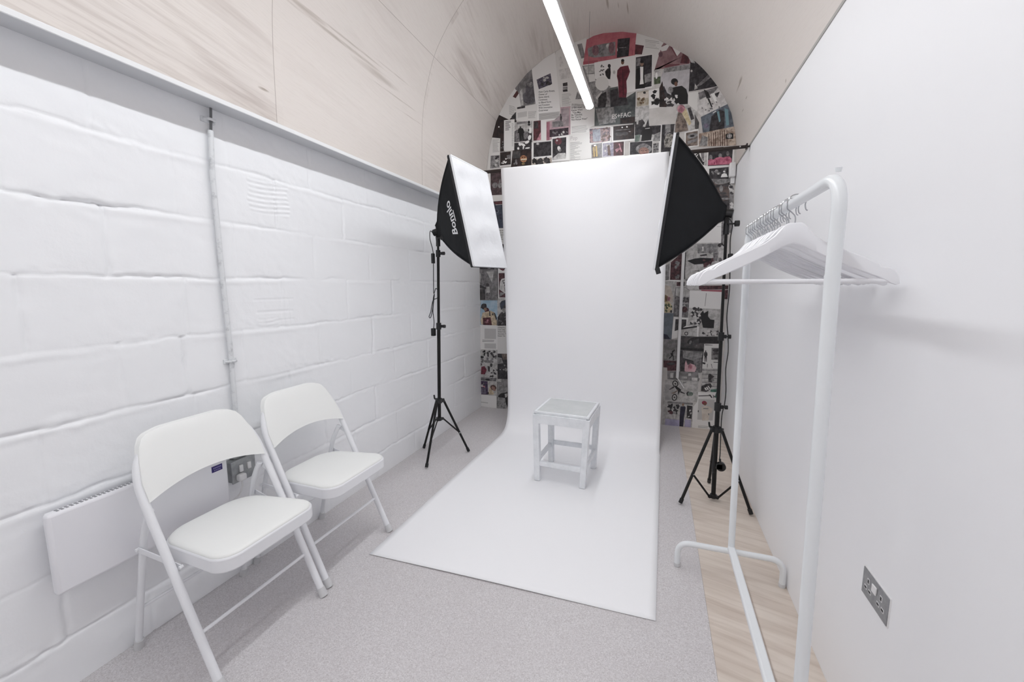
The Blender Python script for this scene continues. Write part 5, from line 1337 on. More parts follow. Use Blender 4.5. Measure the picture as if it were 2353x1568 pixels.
 ('black',[145,647,156,651,137,624,125,616,124,624]),
 ('black',[154,651,164,648,166,607,160,607]),
 ('black',[158,685,158,682,157,679,154,678,152,678,149,679,148,682,147,685,147,688,149,691,151,692,154,693,156,691,158,689]),
]),
('dark maroon stage photo under the dancer','mdkr',[79,602,193,602,197,514,117,507,114,537,82,538],[
 ('mdk2',[180,576,177,571,167,567,153,563,138,563,123,564,114,567,110,572,113,577,123,582,137,585,152,586,166,584,176,581]),
]),
('charcoal photo with a reclining figure and a black band','mdk2',[207,831,366,828,544,835,545,774,419,769,408,701,213,704],[
 ('mbk',[320,809,322,801,318,790,310,779,300,770,288,765,278,764,271,768,269,776,273,786,281,797,291,806,303,812,313,813]),
 ('mgr',[304,773,301,766,297,760,293,758,290,759,287,764,287,771,288,779,291,786,295,791,299,794,303,792,305,788,306,781]),
 ('mbk',[294,813,361,828,362,812,307,789]),
 ('mbk',[212,726,408,724,408,701,213,703]),
 ('mbk',[361,828,544,835,545,774,364,773]),
 ('mmd2',[353,745,353,739,351,735,348,732,344,732,341,734,339,739,338,744,338,749,340,754,343,756,347,756,350,754,352,750]),
]),
('collage photo of a pink face with pointed ears under a grey roof','mdk',[213,701,408,700,403,512,223,509],[
 ('mgr',[237,699,404,695,393,639,327,613,242,633]),
 ('mmd2',[327,616,393,645,400,515,355,512]),
 ('pinkl',[261,515,260,581,267,613,284,570,306,587,340,576,357,549,346,511,281,507]),
 ('mpk',[325,557,324,545,319,536,312,530,303,530,295,534,289,543,287,554,288,566,293,575,300,581,309,581,317,577,323,568]),
 ('pinkd',[317,556,317,549,315,543,311,540,307,540,303,543,300,548,299,555,300,562,302,568,305,571,310,572,313,569,316,563]),
]),
('grey strip printed with two socket plates','mmd',[116,505,383,514,400,507,382,429,227,430,121,429],[
 ('mlt',[144,490,169,492,169,447,145,445]),
 ('mlt',[293,495,316,497,317,475,294,473]),
 ('mlt',[323,459,371,463,370,434,324,433]),
 ('mlt2',[240,463,283,466,284,449,241,447]),
 ('mlt',[373,505,400,505,391,458,380,457]),
]),
('magazine page of a small standing figure next to a framed face','paper2',[408,767,546,774,549,555,403,549,403,605,408,701],[
 ('ink3',[414,763,475,760,475,756,415,755]),
 ('mdk',[427,705,427,702,426,699,424,698,422,698,420,699,419,701,418,704,419,707,420,710,421,711,424,711,425,710,427,708]),
 ('mdk',[420,699,412,693,410,680,411,662,415,660,416,648,419,612,418,609,426,609,425,648,427,648,431,610,438,610,436,615,435,651,435,661,439,665,438,683,434,694,427,699]),
 ('mmd',[468,735,541,738,543,629,471,631]),
 ('mdk',[532,716,530,710,522,704,512,700,499,700,488,702,481,707,477,714,480,720,487,726,498,729,510,730,521,728,529,723]),
 ('mdk2',[525,686,524,677,518,671,510,667,500,666,491,669,484,675,482,683,484,691,489,698,498,702,508,702,516,699,523,693]),
 ('mgr',[530,661,528,654,522,648,514,644,504,643,495,646,489,652,486,659,488,667,493,673,502,677,512,677,521,674,527,669]),
 ('mdk',[525,646,524,643,519,640,513,638,505,638,499,639,494,641,492,644,494,647,498,650,505,652,512,652,519,651,523,649]),
 ('ink',[490,612,544,613,545,607,490,606]),
 ('mdk',[403,605,428,602,424,585,404,590]),
 ('mmd2',[440,592,446,591,445,558,440,558]),
 ('mmd2',[470,594,476,593,485,557,481,557]),
]),
('photo of a crouching figure in striped trousers by grey shutters','mlt2',[403,549,549,554,547,348,402,339,403,452],[
 ('mmd2',[401,537,546,544,546,539,401,531]),
 ('mmd2',[403,501,548,509,548,503,403,495]),
 ('mmd2',[405,465,550,473,550,467,405,459]),
 ('mmd2',[407,428,552,437,552,432,407,423]),
 ('mmd2',[409,392,554,402,555,396,409,386]),
 ('mdk',[482,489,481,481,477,474,472,470,466,470,460,473,456,479,454,487,455,495,458,502,464,506,470,507,476,503,480,497]),
 ('mdk',[454,487,484,496,506,482,486,465,488,428,460,432]),
 ('mdk',[403,346,406,390,439,411,477,420,490,396,464,351,443,339]),
 ('white',[429,376,438,380,453,356,442,354]),
 ('white',[443,383,451,387,466,363,457,359]),
 ('white',[456,394,463,396,477,374,469,370]),
 ('mgr',[503,453,502,446,499,441,495,437,490,437,486,440,482,445,481,452,482,459,484,465,489,468,494,469,498,466,501,460]),
 ('mgreen',[480,364,546,376,546,345,481,343]),
]),
('white strip with a row of small figures and a green corner','paper',[381,334,548,346,548,286,383,284],[
 ('ink3',[385,303,477,314,478,305,386,294]),
 ('mdk',[466,319,483,318,501,291,490,290]),
 ('mmd2',[499,322,522,305,507,288]),
 ('mgreen',[526,342,548,345,548,289,517,296]),
]),
('pale page of an upturned bicycle rider','mlt2',[103,423,227,428,382,427,377,242,225,228,89,235,94,314],[
 ('mgrl',[106,380,189,379,207,239,107,237]),
 ('black',[211,407,215,393,213,380,207,369,198,363,187,364,176,370,168,381,164,394,165,407,171,418,181,424,192,424,203,417]),
 ('mlt2',[204,402,207,393,206,384,202,376,195,373,188,373,180,377,175,385,172,394,173,403,177,411,183,415,191,414,198,410]),
 ('mdk',[196,397,197,393,197,389,195,386,192,385,188,385,185,386,183,390,182,394,182,398,184,401,187,403,190,403,193,401]),
 ('black',[211,264,207,251,200,240,190,235,179,236,171,243,166,255,165,269,169,283,177,293,187,299,197,298,205,290,211,278]),
 ('mlt2',[204,265,201,256,196,248,189,244,182,245,176,250,173,259,172,268,175,278,180,285,187,289,194,288,200,283,203,275]),
 ('mdk',[195,266,194,262,192,259,189,257,186,258,183,260,181,263,181,268,182,272,185,275,188,276,191,276,193,274,195,270]),
 ('mdk',[138,337,177,372,184,357,147,334]),
 ('black',[189,379,231,351,243,339,232,325,216,289,215,324,184,366]),
 ('black',[232,332,273,313,271,306,236,316]),
 ('mbrg',[154,303,191,322,214,343,214,330,181,298]),
 ('black',[285,314,295,330,318,329,336,315,326,292,292,292]),
 ('mgrn2',[342,312,340,304,334,296,325,292,315,291,306,294,299,300,297,308,298,317,304,324,313,328,324,329,333,326,340,320]),
 ('mdk',[251,407,280,417,280,412,253,402]),
]),
('street photo of a person in a long black robe by a clothes rail','mlt2',[89,232,225,235,346,233,350,47,346,0,96,0],[
 ('mmd',[131,226,344,229,343,213,132,207]),
 ('mdkn',[157,111,163,123,167,136,175,129,175,119,177,105,165,109]),
 ('mdkn',[141,133,156,149,164,157,171,142,164,133,158,118]),
 ('mdkn',[208,156,227,149,218,136,203,129,190,146]),
 ('mdkn',[163,200,173,180,168,165,154,165,147,191]),
 ('mdkn',[174,173,185,179,197,187,202,175,199,160,193,153,186,168]),
 ('mdkn',[197,107,184,109,178,124,191,139,197,142,214,131,202,114]),
 ('mdkn',[199,134,204,141,217,141,216,131,219,120,216,109,206,113,201,123]),
 ('mdkn',[214,179,207,192,224,207,237,189,229,170]),
 ('mdkn',[232,166,220,162,212,161,208,171,211,186,222,177]),
 ('mdkn',[145,172,146,182,150,191,163,185,159,177,155,165,149,169]),
 ('mdkn',[170,207,178,205,177,193,177,178,166,179,163,191,160,201]),
 ('mdkn',[175,170,170,160,159,153,151,166,165,171]),
 ('mdkn',[156,175,142,167,127,171,139,184,142,201,156,192,161,180]),
 ('mdkn',[219,190,209,180,202,191,202,200,212,203,228,205,226,195]),
 ('mdkn',[202,168,206,152,205,134,197,127,185,137,182,150,190,154]),
 ('mdkn',[208,159,218,143,200,130,182,149,197,157]),
 ('mdkr',[161,123,165,135,175,122,174,115,162,108,148,110]),
 ('mdkr',[168,122,180,112,167,108,158,108,159,112,158,122,164,129]),
 ('mdkr',[140,138,148,143,152,141,162,133,158,120,145,122,139,128,132,134]),
 ('mdkr',[169,140,184,132,184,116,171,109,156,124]),
 ('mdkr',[165,111,150,113,156,121,164,132,172,114]),
 ('mdkr',[150,124,145,129,145,136,145,146,154,141,160,137,164,131,156,127]),
 ('mdkn',[296,202,341,200,341,81,299,85]),
 ('mlt2',[318,149,317,152,318,155,320,158,322,160,325,161,328,161,330,160,331,157,330,154,328,152,325,149,322,148,320,148]),
 ('mlt2',[336,128,334,127,331,126,329,127,328,129,328,131,329,134,331,137,334,138,337,139,339,138,340,136,340,133,339,131]),
 ('mlt2',[306,94,307,96,308,99,312,102,316,105,320,106,323,107,325,106,324,103,323,100,319,97,315,95,311,93,308,93]),
 ('mlt2',[326,154,322,153,319,154,317,156,317,159,318,162,320,164,324,165,327,166,330,165,332,163,333,160,332,157,329,155]),
 ('mlt2',[325,130,325,135,326,138,327,140,329,141,331,139,333,136,333,132,333,128,333,124,331,122,329,121,327,123,326,126]),
 ('mlt2',[342,136,341,134,340,133,338,133,337,134,335,135,335,137,335,138,336,140,337,141,339,141,341,140,342,139,342,137]),
 ('skin2',[273,207,272,201,270,195,266,192,262,192,258,194,255,199,254,205,255,211,257,216,261,219,265,220,269,217,271,213]),
 ('navy',[242,188,279,193,287,182,277,91,274,0,242,0,240,100,242,178]),
 ('mgr',[210,123,209,114,205,107,199,103,192,102,186,105,181,112,180,120,181,128,185,136,191,140,197,141,204,138,208,131]),
 ('mlt',[186,114,207,110,204,67,191,69]),
 ('mdk',[345,79,353,47,349,40,343,65]),
 ('lilac',[120,61,239,61,241,0,118,0]),
 ('lilac',[285,72,337,71,338,0,286,0]),
]),
('pale page of a red haired figure in a cream suit','paper',[383,284,550,283,540,86,542,4,530,0,368,0,346,1,348,195,377,239],[
 ('paper3',[387,271,519,274,512,83,388,80]),
 ('redh',[458,232,454,224,447,220,438,219,429,222,421,228,417,236,417,244,422,252,429,256,438,257,447,254,454,248,458,240]),
 ('skin',[453,230,452,224,450,219,446,216,441,215,437,218,434,222,433,228,433,234,436,239,440,242,444,243,449,240,452,236]),
 ('cream2',[416,195,444,213,478,210,506,191,503,159,484,144,479,80,428,74]),
 ('mmd',[431,191,473,194,472,184,431,181]),
 ('mmd',[473,146,481,147,482,130,474,129]),
 ('mdk',[388,166,396,167,396,148,388,150]),
 ('ink2',[397,26,484,28,484,25,397,23]),
 ('ink2',[397,18,481,20,481,17,397,15]),
 ('ink2',[398,11,475,12,475,9,398,7]),
]),
('dark photo with two pale jellyfish shapes left of the backdrop','paper',[-1627,2374,-1592,2385,-1468,2391,-1465,2151,-1583,2157],[
 ('mdkr2',[-1591,2371,-1471,2384,-1468,2156,-1580,2159,-1590,2205]),
 ('mmd2',[-1512,2250,-1515,2238,-1524,2229,-1537,2225,-1551,2226,-1564,2232,-1573,2243,-1576,2255,-1572,2266,-1564,2275,-1551,2279,-1537,2278,-1524,2272,-1515,2262]),
 ('mgr',[-1475,2247,-1477,2235,-1482,2225,-1489,2220,-1497,2221,-1505,2227,-1510,2237,-1511,2250,-1509,2262,-1504,2271,-1497,2276,-1489,2276,-1482,2270,-1477,2259]),
 ('mmd2',[-1498,2299,-1488,2312,-1487,2265,-1501,2266]),
]),
('blank grey band below the jellyfish photo','paper2',[-1580,2157,-1462,2154,-1459,2100,-1568,2100],[
]),
('navy photo with a crescent and a red top edge','mnavy',[-1568,2100,-1459,2100,-1448,1838,-1520,1840,-1557,2003],[
 ('mmar',[-1564,2096,-1462,2097,-1460,2067,-1541,2065]),
 ('mlt2',[-1541,2068,-1460,2067,-1460,2063,-1540,2063]),
 ('mblu',[-1506,2004,-1508,1996,-1512,1990,-1519,1987,-1527,1987,-1533,1991,-1538,1998,-1540,2005,-1538,2013,-1533,2019,-1526,2022,-1519,2022,-1512,2018,-1508,2011]),
 ('navy',[-1514,2006,-1516,2001,-1519,1997,-1524,1995,-1529,1995,-1534,1998,-1538,2002,-1539,2008,-1538,2013,-1534,2017,-1529,2019,-1524,2019,-1519,2016,-1516,2012]),
 ('mdkn',[-1531,1919,-1518,1911,-1520,1863,-1526,1891]),
 ('navy',[-1488,1952,-1491,1954,-1492,1957,-1493,1962,-1492,1967,-1490,1971,-1488,1973,-1485,1974,-1483,1973,-1481,1969,-1480,1965,-1481,1960,-1483,1956,-1485,1953]),
 ('navy',[-1483,1959,-1486,1959,-1488,1962,-1490,1965,-1491,1970,-1491,1974,-1490,1977,-1487,1978,-1485,1977,-1482,1975,-1480,1971,-1479,1967,-1480,1963,-1481,1960]),
 ('navy',[-1485,1963,-1488,1958,-1493,1955,-1498,1955,-1502,1956,-1504,1960,-1505,1965,-1503,1971,-1500,1975,-1496,1978,-1491,1979,-1487,1977,-1484,1973,-1484,1968]),
 ('navy',[-1485,1924,-1490,1924,-1495,1926,-1499,1931,-1501,1937,-1501,1943,-1499,1948,-1495,1951,-1489,1950,-1484,1948,-1480,1943,-1478,1937,-1478,1931,-1481,1926]),
]),
('headline scrap with five short lines between softbox and backdrop','paper2',[-1520,1840,-1448,1838,-1441,1682,-1483,1683],[
 ('text', 'ink', 'The Past', -1.508, 1.81, -0.016, 0.0132),
 ('text', 'ink', 'and Set', -1.504, 1.789, -0.014, 0.0132),
 ('text', 'ink', 'Beaut', -1.499, 1.769, -0.013, 0.0132),
 ('text', 'ink', 'Find', -1.495, 1.749, -0.011, 0.0133),
 ('text', 'ink', 'Dry G', -1.49, 1.728, -0.01, 0.0133),
]),
('grey printed scrap at the lower right of the left softbox','mmd2',[-1483,1685,-1443,1685,-1436,1474,-1453,1475],[
 ('ink',[-1464,1619,-1443,1617,-1443,1613,-1464,1615]),
 ('ink2',[-1472,1602,-1443,1604,-1443,1599,-1472,1597]),
 ('ink2',[-1472,1589,-1450,1591,-1450,1586,-1472,1584]),
 ('ink2',[-1472,1577,-1450,1578,-1450,1573,-1472,1572]),
 ('ink2',[-1472,1564,-1449,1566,-1449,1560,-1472,1559]),
 ('ink2',[-1472,1551,-1450,1553,-1450,1548,-1472,1546]),
 ('ink2',[-1472,1539,-1450,1540,-1450,1535,-1472,1533]),
 ('ink2',[-1472,1526,-1442,1528,-1442,1523,-1472,1521]),
 ('mdk',[-1471,1679,-1445,1680,-1445,1650,-1468,1651]),
]),
('grey street photo of a small child between two walls','mmd',[-1718,1483,-1520,1462,-1522,1122,-1718,1125],[
 ('mdk',[-1718,1463,-1559,1460,-1556,1438,-1716,1443,-1718,1454]),
 ('mlt2',[-1582,1461,-1585,1454,-1593,1450,-1605,1447,-1617,1447,-1629,1450,-1637,1455,-1640,1461,-1637,1468,-1629,1473,-1617,1475,-1604,1475,-1593,1472,-1585,1467]),
 ('mdk',[-1593,1463,-1595,1459,-1600,1455,-1607,1453,-1615,1454,-1622,1456,-1627,1459,-1629,1464,-1627,1468,-1622,1471,-1615,1473,-1607,1473,-1600,1471,-1595,1467]),
 ('mlt2',[-1643,1418,-1563,1418,-1584,1306]),
 ('mdk2',[-1718,1313,-1678,1323,-1642,1300,-1648,1239,-1718,1251]),
 ('mmd2',[-1654,1384,-1657,1369,-1663,1357,-1673,1350,-1683,1351,-1692,1357,-1698,1369,-1701,1384,-1698,1399,-1692,1411,-1682,1418,-1672,1418,-1663,1411,-1656,1399]),
 ('mmd2',[-1708,1345,-1653,1351,-1648,1256,-1718,1285,-1718,1318]),
 ('mdk',[-1616,1283,-1617,1276,-1622,1269,-1628,1266,-1635,1266,-1641,1269,-1646,1276,-1647,1284,-1646,1291,-1641,1297,-1635,1301,-1628,1301,-1621,1297,-1617,1291]),
 ('mlt2',[-1645,1264,-1612,1264,-1609,1205,-1649,1205]),
 ('mmd2',[-1652,1205,-1606,1205,-1591,1132,-1619,1143,-1628,1166,-1643,1132,-1661,1133]),
 ('mlt2',[-1718,1404,-1708,1401,-1709,1312,-1718,1313]),
 ('mdk2',[-1718,1239,-1661,1241,-1659,1132,-1718,1131]),
 ('mdk',[-1527,1465,-1520,1462,-1522,1105,-1529,1104]),
]),
('photo of a person in cap and cream jacket against blue sky','msk',[-1718,1126,-1528,1127,-1527,869,-1718,871],[
 ('mlt2',[-1718,1122,-1711,1120,-1712,1029,-1718,993]),
 ('mdk',[-1643,1064,-1646,1050,-1655,1039,-1668,1033,-1682,1033,-1695,1039,-1704,1049,-1707,1063,-1704,1077,-1695,1088,-1682,1094,-1667,1094,-1655,1088,-1646,1077]),
 ('mdk',[-1712,1046,-1703,1074,-1681,1092,-1650,1092,-1643,1064,-1650,1047]),
 ('mred',[-1617,1027,-1620,1016,-1627,1007,-1638,1002,-1649,1002,-1660,1007,-1667,1015,-1669,1026,-1666,1038,-1659,1047,-1649,1052,-1637,1052,-1627,1047,-1620,1038]),
 ('skin2',[-1643,1035,-1644,1028,-1649,1022,-1656,1019,-1664,1018,-1671,1022,-1675,1028,-1677,1035,-1675,1042,-1670,1048,-1663,1052,-1656,1052,-1649,1049,-1644,1043]),
 ('mcrm',[-1691,1000,-1638,1013,-1602,1022,-1559,1003,-1535,952,-1536,870,-1591,871,-1708,877,-1714,920]),
 ('mmar',[-1689,946,-1602,954,-1588,871,-1686,873]),
 ('mpk',[-1636,910,-1641,910,-1649,918,-1644,926,-1639,931,-1634,932,-1626,924,-1625,921]),
 ('mpk',[-1641,901,-1649,900,-1652,901,-1662,901,-1662,908,-1653,909,-1647,908,-1645,908]),
 ('mpk',[-1645,922,-1639,923,-1635,918,-1639,911,-1643,906,-1646,913,-1651,920]),
 ('mpk',[-1633,932,-1624,926,-1631,917,-1635,919,-1640,919,-1640,924]),
 ('mpk',[-1640,912,-1626,905,-1631,897,-1637,895,-1640,900]),
 ('mpk',[-1671,899,-1674,905,-1667,910,-1661,906,-1660,900,-1665,894]),
 ('mpk',[-1629,914,-1634,908,-1645,910,-1639,923,-1632,918]),
 ('mpk',[-1645,909,-1640,897,-1645,893,-1650,891,-1655,899]),
 ('mdk',[-1617,1016,-1608,1022,-1602,968,-1617,968]),
 ('mdk',[-1568,1003,-1553,997,-1532,947,-1542,918]),
 ('mdk',[-1569,986,-1570,980,-1572,976,-1576,973,-1580,973,-1583,976,-1585,980,-1586,985,-1585,991,-1583,995,-1579,998,-1576,998,-1572,995,-1570,991]),
 ('mdkb',[-1535,924,-1526,941,-1527,870,-1536,873]),
]),
('torn patterned scrap under the left softbox corner','paper',[-1519,1460,-1437,1458,-1437,1404,-1517,1402],[
 ('mmar2',[-1514,1454,-1438,1450,-1438,1434,-1467,1422,-1496,1437]),
]),
('photo of a sports shirt sleeve with a striped badge','paper',[-1519,1404,-1430,1404,-1427,1153,-1516,1152],[
 ('mdkr',[-1511,1400,-1436,1401,-1432,1157,-1509,1158]),
 ('mlt',[-1506,1239,-1497,1316,-1479,1344,-1437,1352,-1433,1206,-1450,1200]),
 ('black',[-1473,1327,-1437,1338,-1436,1302,-1461,1295]),
 ('mlt',[-1466,1324,-1442,1330,-1441,1309,-1458,1304]),
 ('mdk',[-1452,1289,-1436,1294,-1436,1211,-1447,1211]),
 ('mlt',[-1450,1266,-1436,1272,-1436,1264,-1450,1258]),
 ('mgr',[-1497,1211,-1444,1200,-1510,1158]),
]),
('photo of a person in a dark knitted hat with face turned','mlt2',[-1525,1147,-1426,1153,-1420,871,-1530,869],[
 ('mnavy',[-1498,1066,-1498,1100,-1480,1122,-1438,1134,-1431,1067,-1486,1032]),
 ('mgr',[-1480,1038,-1431,1072,-1427,1011,-1463,1005]),
 ('mdk',[-1431,1067,-1433,1060,-1436,1054,-1442,1050,-1447,1050,-1453,1053,-1456,1059,-1458,1066,-1456,1074,-1453,1080,-1447,1083,-1441,1083,-1436,1080,-1433,1074]),
 ('mdk',[-1526,953,-1505,987,-1475,1016,-1463,999,-1426,1017,-1421,874,-1527,870]),
 ('mmd2',[-1496,919,-1504,917,-1508,910,-1511,916,-1512,922,-1511,928,-1504,926,-1498,926]),
 ('mmd2',[-1495,907,-1496,916,-1496,921,-1489,926,-1481,918,-1479,913,-1489,910]),
 ('mmd2',[-1475,902,-1471,910,-1464,906,-1459,900,-1472,899]),
 ('mmd2',[-1451,956,-1450,963,-1447,968,-1437,965,-1435,960,-1440,955]),
 ('mmd2',[-1445,959,-1450,952,-1456,955,-1459,960,-1454,967]),
 ('mmd2',[-1424,928,-1439,927,-1444,940,-1432,946,-1422,940]),
 ('mmd2',[-1486,894,-1475,904,-1472,896,-1462,898,-1463,891,-1471,889,-1476,883,-1484,887]),
]),
('headline scrap with five lines under the knitted hat photo','paper2',[-1530,867,-1420,870,-1418,209,-1533,199],[
 ('text', 'ink', 'A Brief Pro', -1.524, 0.844, 0.013, 0.0137),
 ('text', 'ink', 'Colm Dilla', -1.524, 0.823, 0.014, 0.0137),
 ('text', 'ink', 'Street Cult', -1.524, 0.802, 0.016, 0.0137),
 ('text', 'ink', 'Ascension T', -1.524, 0.78, 0.017, 0.0137),
 ('text', 'ink', 'Extant Tim', -1.524, 0.759, 0.019, 0.0137),
]),
('newspaper page of grey columns below the blue sky photo','paper',[-1718,872,-1527,873,-1529,617,-1534,523,-1718,589],[
 ('paper3',[-1671,836,-1543,837,-1544,731,-1672,729]),
 ('ink2',[-1697,718,-1565,719,-1565,713,-1697,712]),
 ('ink2',[-1697,704,-1568,706,-1568,701,-1697,697]),
 ('paper3',[-1673,682,-1545,685,-1545,630,-1673,628]),
]),
('busy black and white crowd photos with a crimson dress','mlt2',[-1718,615,-1529,620,-1536,289,-1718,280],[
 ('black',[-1670,549,-1683,549,-1684,556,-1681,570,-1675,566,-1668,566,-1670,556]),
 ('black',[-1718,540,-1715,547,-1707,547,-1696,537,-1707,530,-1713,524,-1718,528]),
 ('black',[-1684,601,-1680,607,-1666,610,-1663,598,-1664,584,-1678,585,-1691,582,-1698,594]),
 ('black',[-1681,556,-1687,573,-1677,579,-1659,584,-1669,562]),
 ('black',[-1718,547,-1703,542,-1706,521,-1718,522]),
 ('black',[-1717,536,-1701,546,-1683,541,-1682,530,-1703,522]),
 ('mdk',[-1622,548,-1636,540,-1644,549,-1645,562,-1639,571,-1624,575,-1625,560]),
 ('mdk',[-1577,566,-1583,562,-1595,559,-1599,566,-1602,573,-1593,586,-1581,575]),
 ('mdk',[-1560,608,-1553,605,-1545,596,-1559,589,-1568,582,-1578,595,-1570,606,-1569,617]),
 ('mdk',[-1540,559,-1542,545,-1541,540,-1552,539,-1567,543,-1560,549,-1550,565]),
 ('mdk',[-1594,586,-1580,586,-1584,577,-1575,568,-1590,564,-1603,561,-1602,571,-1603,582]),
 ('mdk',[-1582,575,-1592,572,-1602,571,-1612,578,-1602,591,-1597,590,-1588,596,-1580,583]),
 ('mdk',[-1593,556,-1584,570,-1573,573,-1572,560,-1571,549,-1575,547,-1581,548]),
 ('mdk',[-1634,564,-1645,571,-1654,583,-1638,596,-1622,582]),
 ('mdk',[-1616,606,-1604,605,-1607,597,-1607,592,-1620,590,-1633,593,-1633,600,-1623,603]),
 ('mdk',[-1566,558,-1554,549,-1553,542,-1560,537,-1574,534,-1585,538,-1584,546,-1578,556]),
 ('mmd2',[-1681,490,-1677,503,-1659,505,-1649,492,-1665,478]),
 ('mmd2',[-1649,511,-1636,516,-1628,511,-1622,505,-1629,502,-1640,499,-1650,502]),
 ('mmd2',[-1718,489,-1705,495,-1696,489,-1690,483,-1704,472,-1711,480,-1715,485]),
 ('mmd2',[-1542,541,-1543,527,-1558,523,-1562,535,-1558,549]),
 ('mmd2',[-1703,496,-1698,503,-1692,504,-1679,501,-1688,494,-1685,481,-1695,477,-1698,490]),
 ('mmd2',[-1623,489,-1625,481,-1638,477,-1641,488,-1646,494,-1637,501,-1631,509,-1629,499]),
 ('mmd2',[-1694,494,-1705,498,-1703,508,-1692,510,-1686,510,-1683,502,-1685,495]),
 ('mmd2',[-1613,489,-1611,500,-1613,507,-1601,516,-1593,510,-1587,500,-1589,488,-1602,485]),
 ('mmd2',[-1709,521,-1695,526,-1687,511,-1700,504,-1710,500,-1718,507,-1718,515]),
 ('mmd2',[-1578,515,-1589,506,-1595,513,-1597,525,-1591,532,-1580,531,-1568,520]),
 ('mmd2',[-1617,477,-1621,480,-1618,488,-1615,490,-1608,494,-1603,491,-1606,484,-1605,476]),
 ('mmd2',[-1651,515,-1651,529,-1640,537,-1628,526,-1633,513,-1643,512]),
 ('mmd',[-1670,504,-1575,504,-1575,482,-1667,479]),
 ('mdk',[-1704,457,-1706,451,-1710,446,-1716,442,-1718,442,-1718,471,-1716,471,-1710,468,-1705,464]),
 ('mcrim',[-1711,429,-1677,442,-1650,405,-1669,353,-1717,351]),
 ('mcrim',[-1718,366,-1716,366,-1718,358]),
 ('mdk',[-1585,456,-1587,447,-1591,440,-1596,436,-1603,435,-1608,439,-1612,446,-1613,454,-1612,463,-1608,470,-1602,475,-1596,475,-1590,471,-1586,465]),
 ('mdk',[-1641,444,-1614,440,-1615,384,-1635,389]),
 ('mdk',[-1587,325,-1590,328,-1599,339,-1590,345,-1583,342,-1581,346,-1573,336,-1578,327]),
 ('mdk',[-1580,408,-1574,415,-1568,409,-1557,402,-1562,399,-1574,388,-1582,389,-1583,400]),
 ('mdk',[-1617,339,-1607,347,-1598,341,-1603,332,-1618,325]),
 ('mdk',[-1598,345,-1594,344,-1594,331,-1601,326,-1613,329,-1610,340,-1607,345]),
 ('mdk',[-1591,367,-1598,368,-1606,366,-1607,377,-1598,379,-1592,388,-1586,380,-1583,370]),
 ('mdk',[-1564,382,-1553,375,-1565,362,-1571,366,-1576,377,-1573,389]),
 ('mdk',[-1531,397,-1541,400,-1548,410,-1534,418,-1527,407]),
 ('mdk',[-1577,353,-1574,340,-1584,331,-1598,336,-1603,341,-1590,347]),
 ('mdk',[-1541,370,-1546,357,-1557,358,-1569,364,-1565,377,-1550,377]),
 ('mmd2',[-1718,319,-1541,322,-1545,288,-1718,284]),
 ('black',[-1614,300,-1617,296,-1624,291,-1635,289,-1647,288,-1658,289,-1665,292,-1668,296,-1665,301,-1658,305,-1647,308,-1635,309,-1624,307,-1617,304]),
]),
('small violet photo of costumed performers near the floor','mvio',[-1718,279,-1642,281,-1638,137,-1718,134],[
 ('mpk',[-1689,196,-1687,188,-1679,179,-1690,178,-1699,178,-1708,182,-1700,186]),
 ('mpk',[-1694,215,-1689,221,-1680,235,-1676,227,-1668,218,-1673,207,-1682,214]),
 ('mpk',[-1709,221,-1695,235,-1684,223,-1686,217,-1701,213]),
 ('mpk',[-1679,160,-1690,164,-1698,172,-1693,185,-1678,186,-1678,173]),
 ('mpk',[-1703,178,-1695,183,-1689,167,-1700,160,-1711,172]),
 ('mpk',[-1699,236,-1690,221,-1706,213,-1710,221,-1715,229]),
 ('mpk',[-1718,191,-1718,191,-1713,191,-1712,182,-1716,170,-1718,171]),
 ('mlt2',[-1694,229,-1695,223,-1699,217,-1704,214,-1709,213,-1714,216,-1717,221,-1718,226,-1718,228,-1717,234,-1714,239,-1709,242,-1703,243,-1698,240,-1695,235]),
 ('mmd2',[-1679,253,-1680,248,-1683,244,-1686,241,-1690,241,-1693,243,-1695,247,-1696,252,-1695,257,-1693,261,-1689,263,-1686,263,-1682,262,-1680,258]),
 ('mpurg',[-1718,202,-1667,211,-1662,143,-1718,141]),
]),
('small photo of a tilted sleeping face in warm tones','mlt2',[-1642,278,-1545,283,-1542,134,-1638,128],[
 ('mbrn2',[-1545,207,-1554,196,-1567,190,-1583,190,-1597,195,-1608,205,-1612,217,-1610,230,-1601,241,-1588,246,-1572,247,-1558,242,-1548,232,-1543,219]),
 ('skin3',[-1560,218,-1554,207,-1552,196,-1554,188,-1561,183,-1570,183,-1580,188,-1589,196,-1596,207,-1598,218,-1595,227,-1588,232,-1579,232,-1569,227]),
 ('mcrm',[-1622,226,-1566,157,-1584,139,-1632,146]),
 ('mbk',[-1629,155,-1630,148,-1632,142,-1635,139,-1638,138,-1641,141,-1643,147,-1644,153,-1643,160,-1641,166,-1638,169,-1635,170,-1632,167,-1630,161]),
]),
('blank white sheet at the skirting with a faint grey line','paper',[-1718,131,-1543,132,-1544,0,-1638,0,-1718,4],[
 ('paper3',[-1718,55,-1639,53,-1639,42,-1718,44]),
]),
('dark street photo of figures beside the lower backdrop','mdkn',[-1528,581,-1419,585,-1419,320,-1531,315],[
 ('mbrg',[-1487,580,-1419,583,-1420,529,-1464,521]),
 ('mgr',[-1528,545,-1482,537,-1465,483,-1527,473]),
 ('mgr',[-1432,396,-1442,404,-1445,411,-1434,422,-1429,414,-1428,404]),
 ('mgr',[-1445,417,-1453,409,-1460,409,-1469,410,-1473,421,-1462,424,-1454,429,-1452,425]),
 ('mgr',[-1442,439,-1434,437,-1430,426,-1441,419,-1452,428]),
 ('mgr',[-1443,430,-1432,436,-1424,429,-1430,418,-1434,407,-1445,419,-1446,424]),
 ('mgr',[-1415,413,-1427,408,-1439,410,-1433,421,-1422,432,-1416,422]),
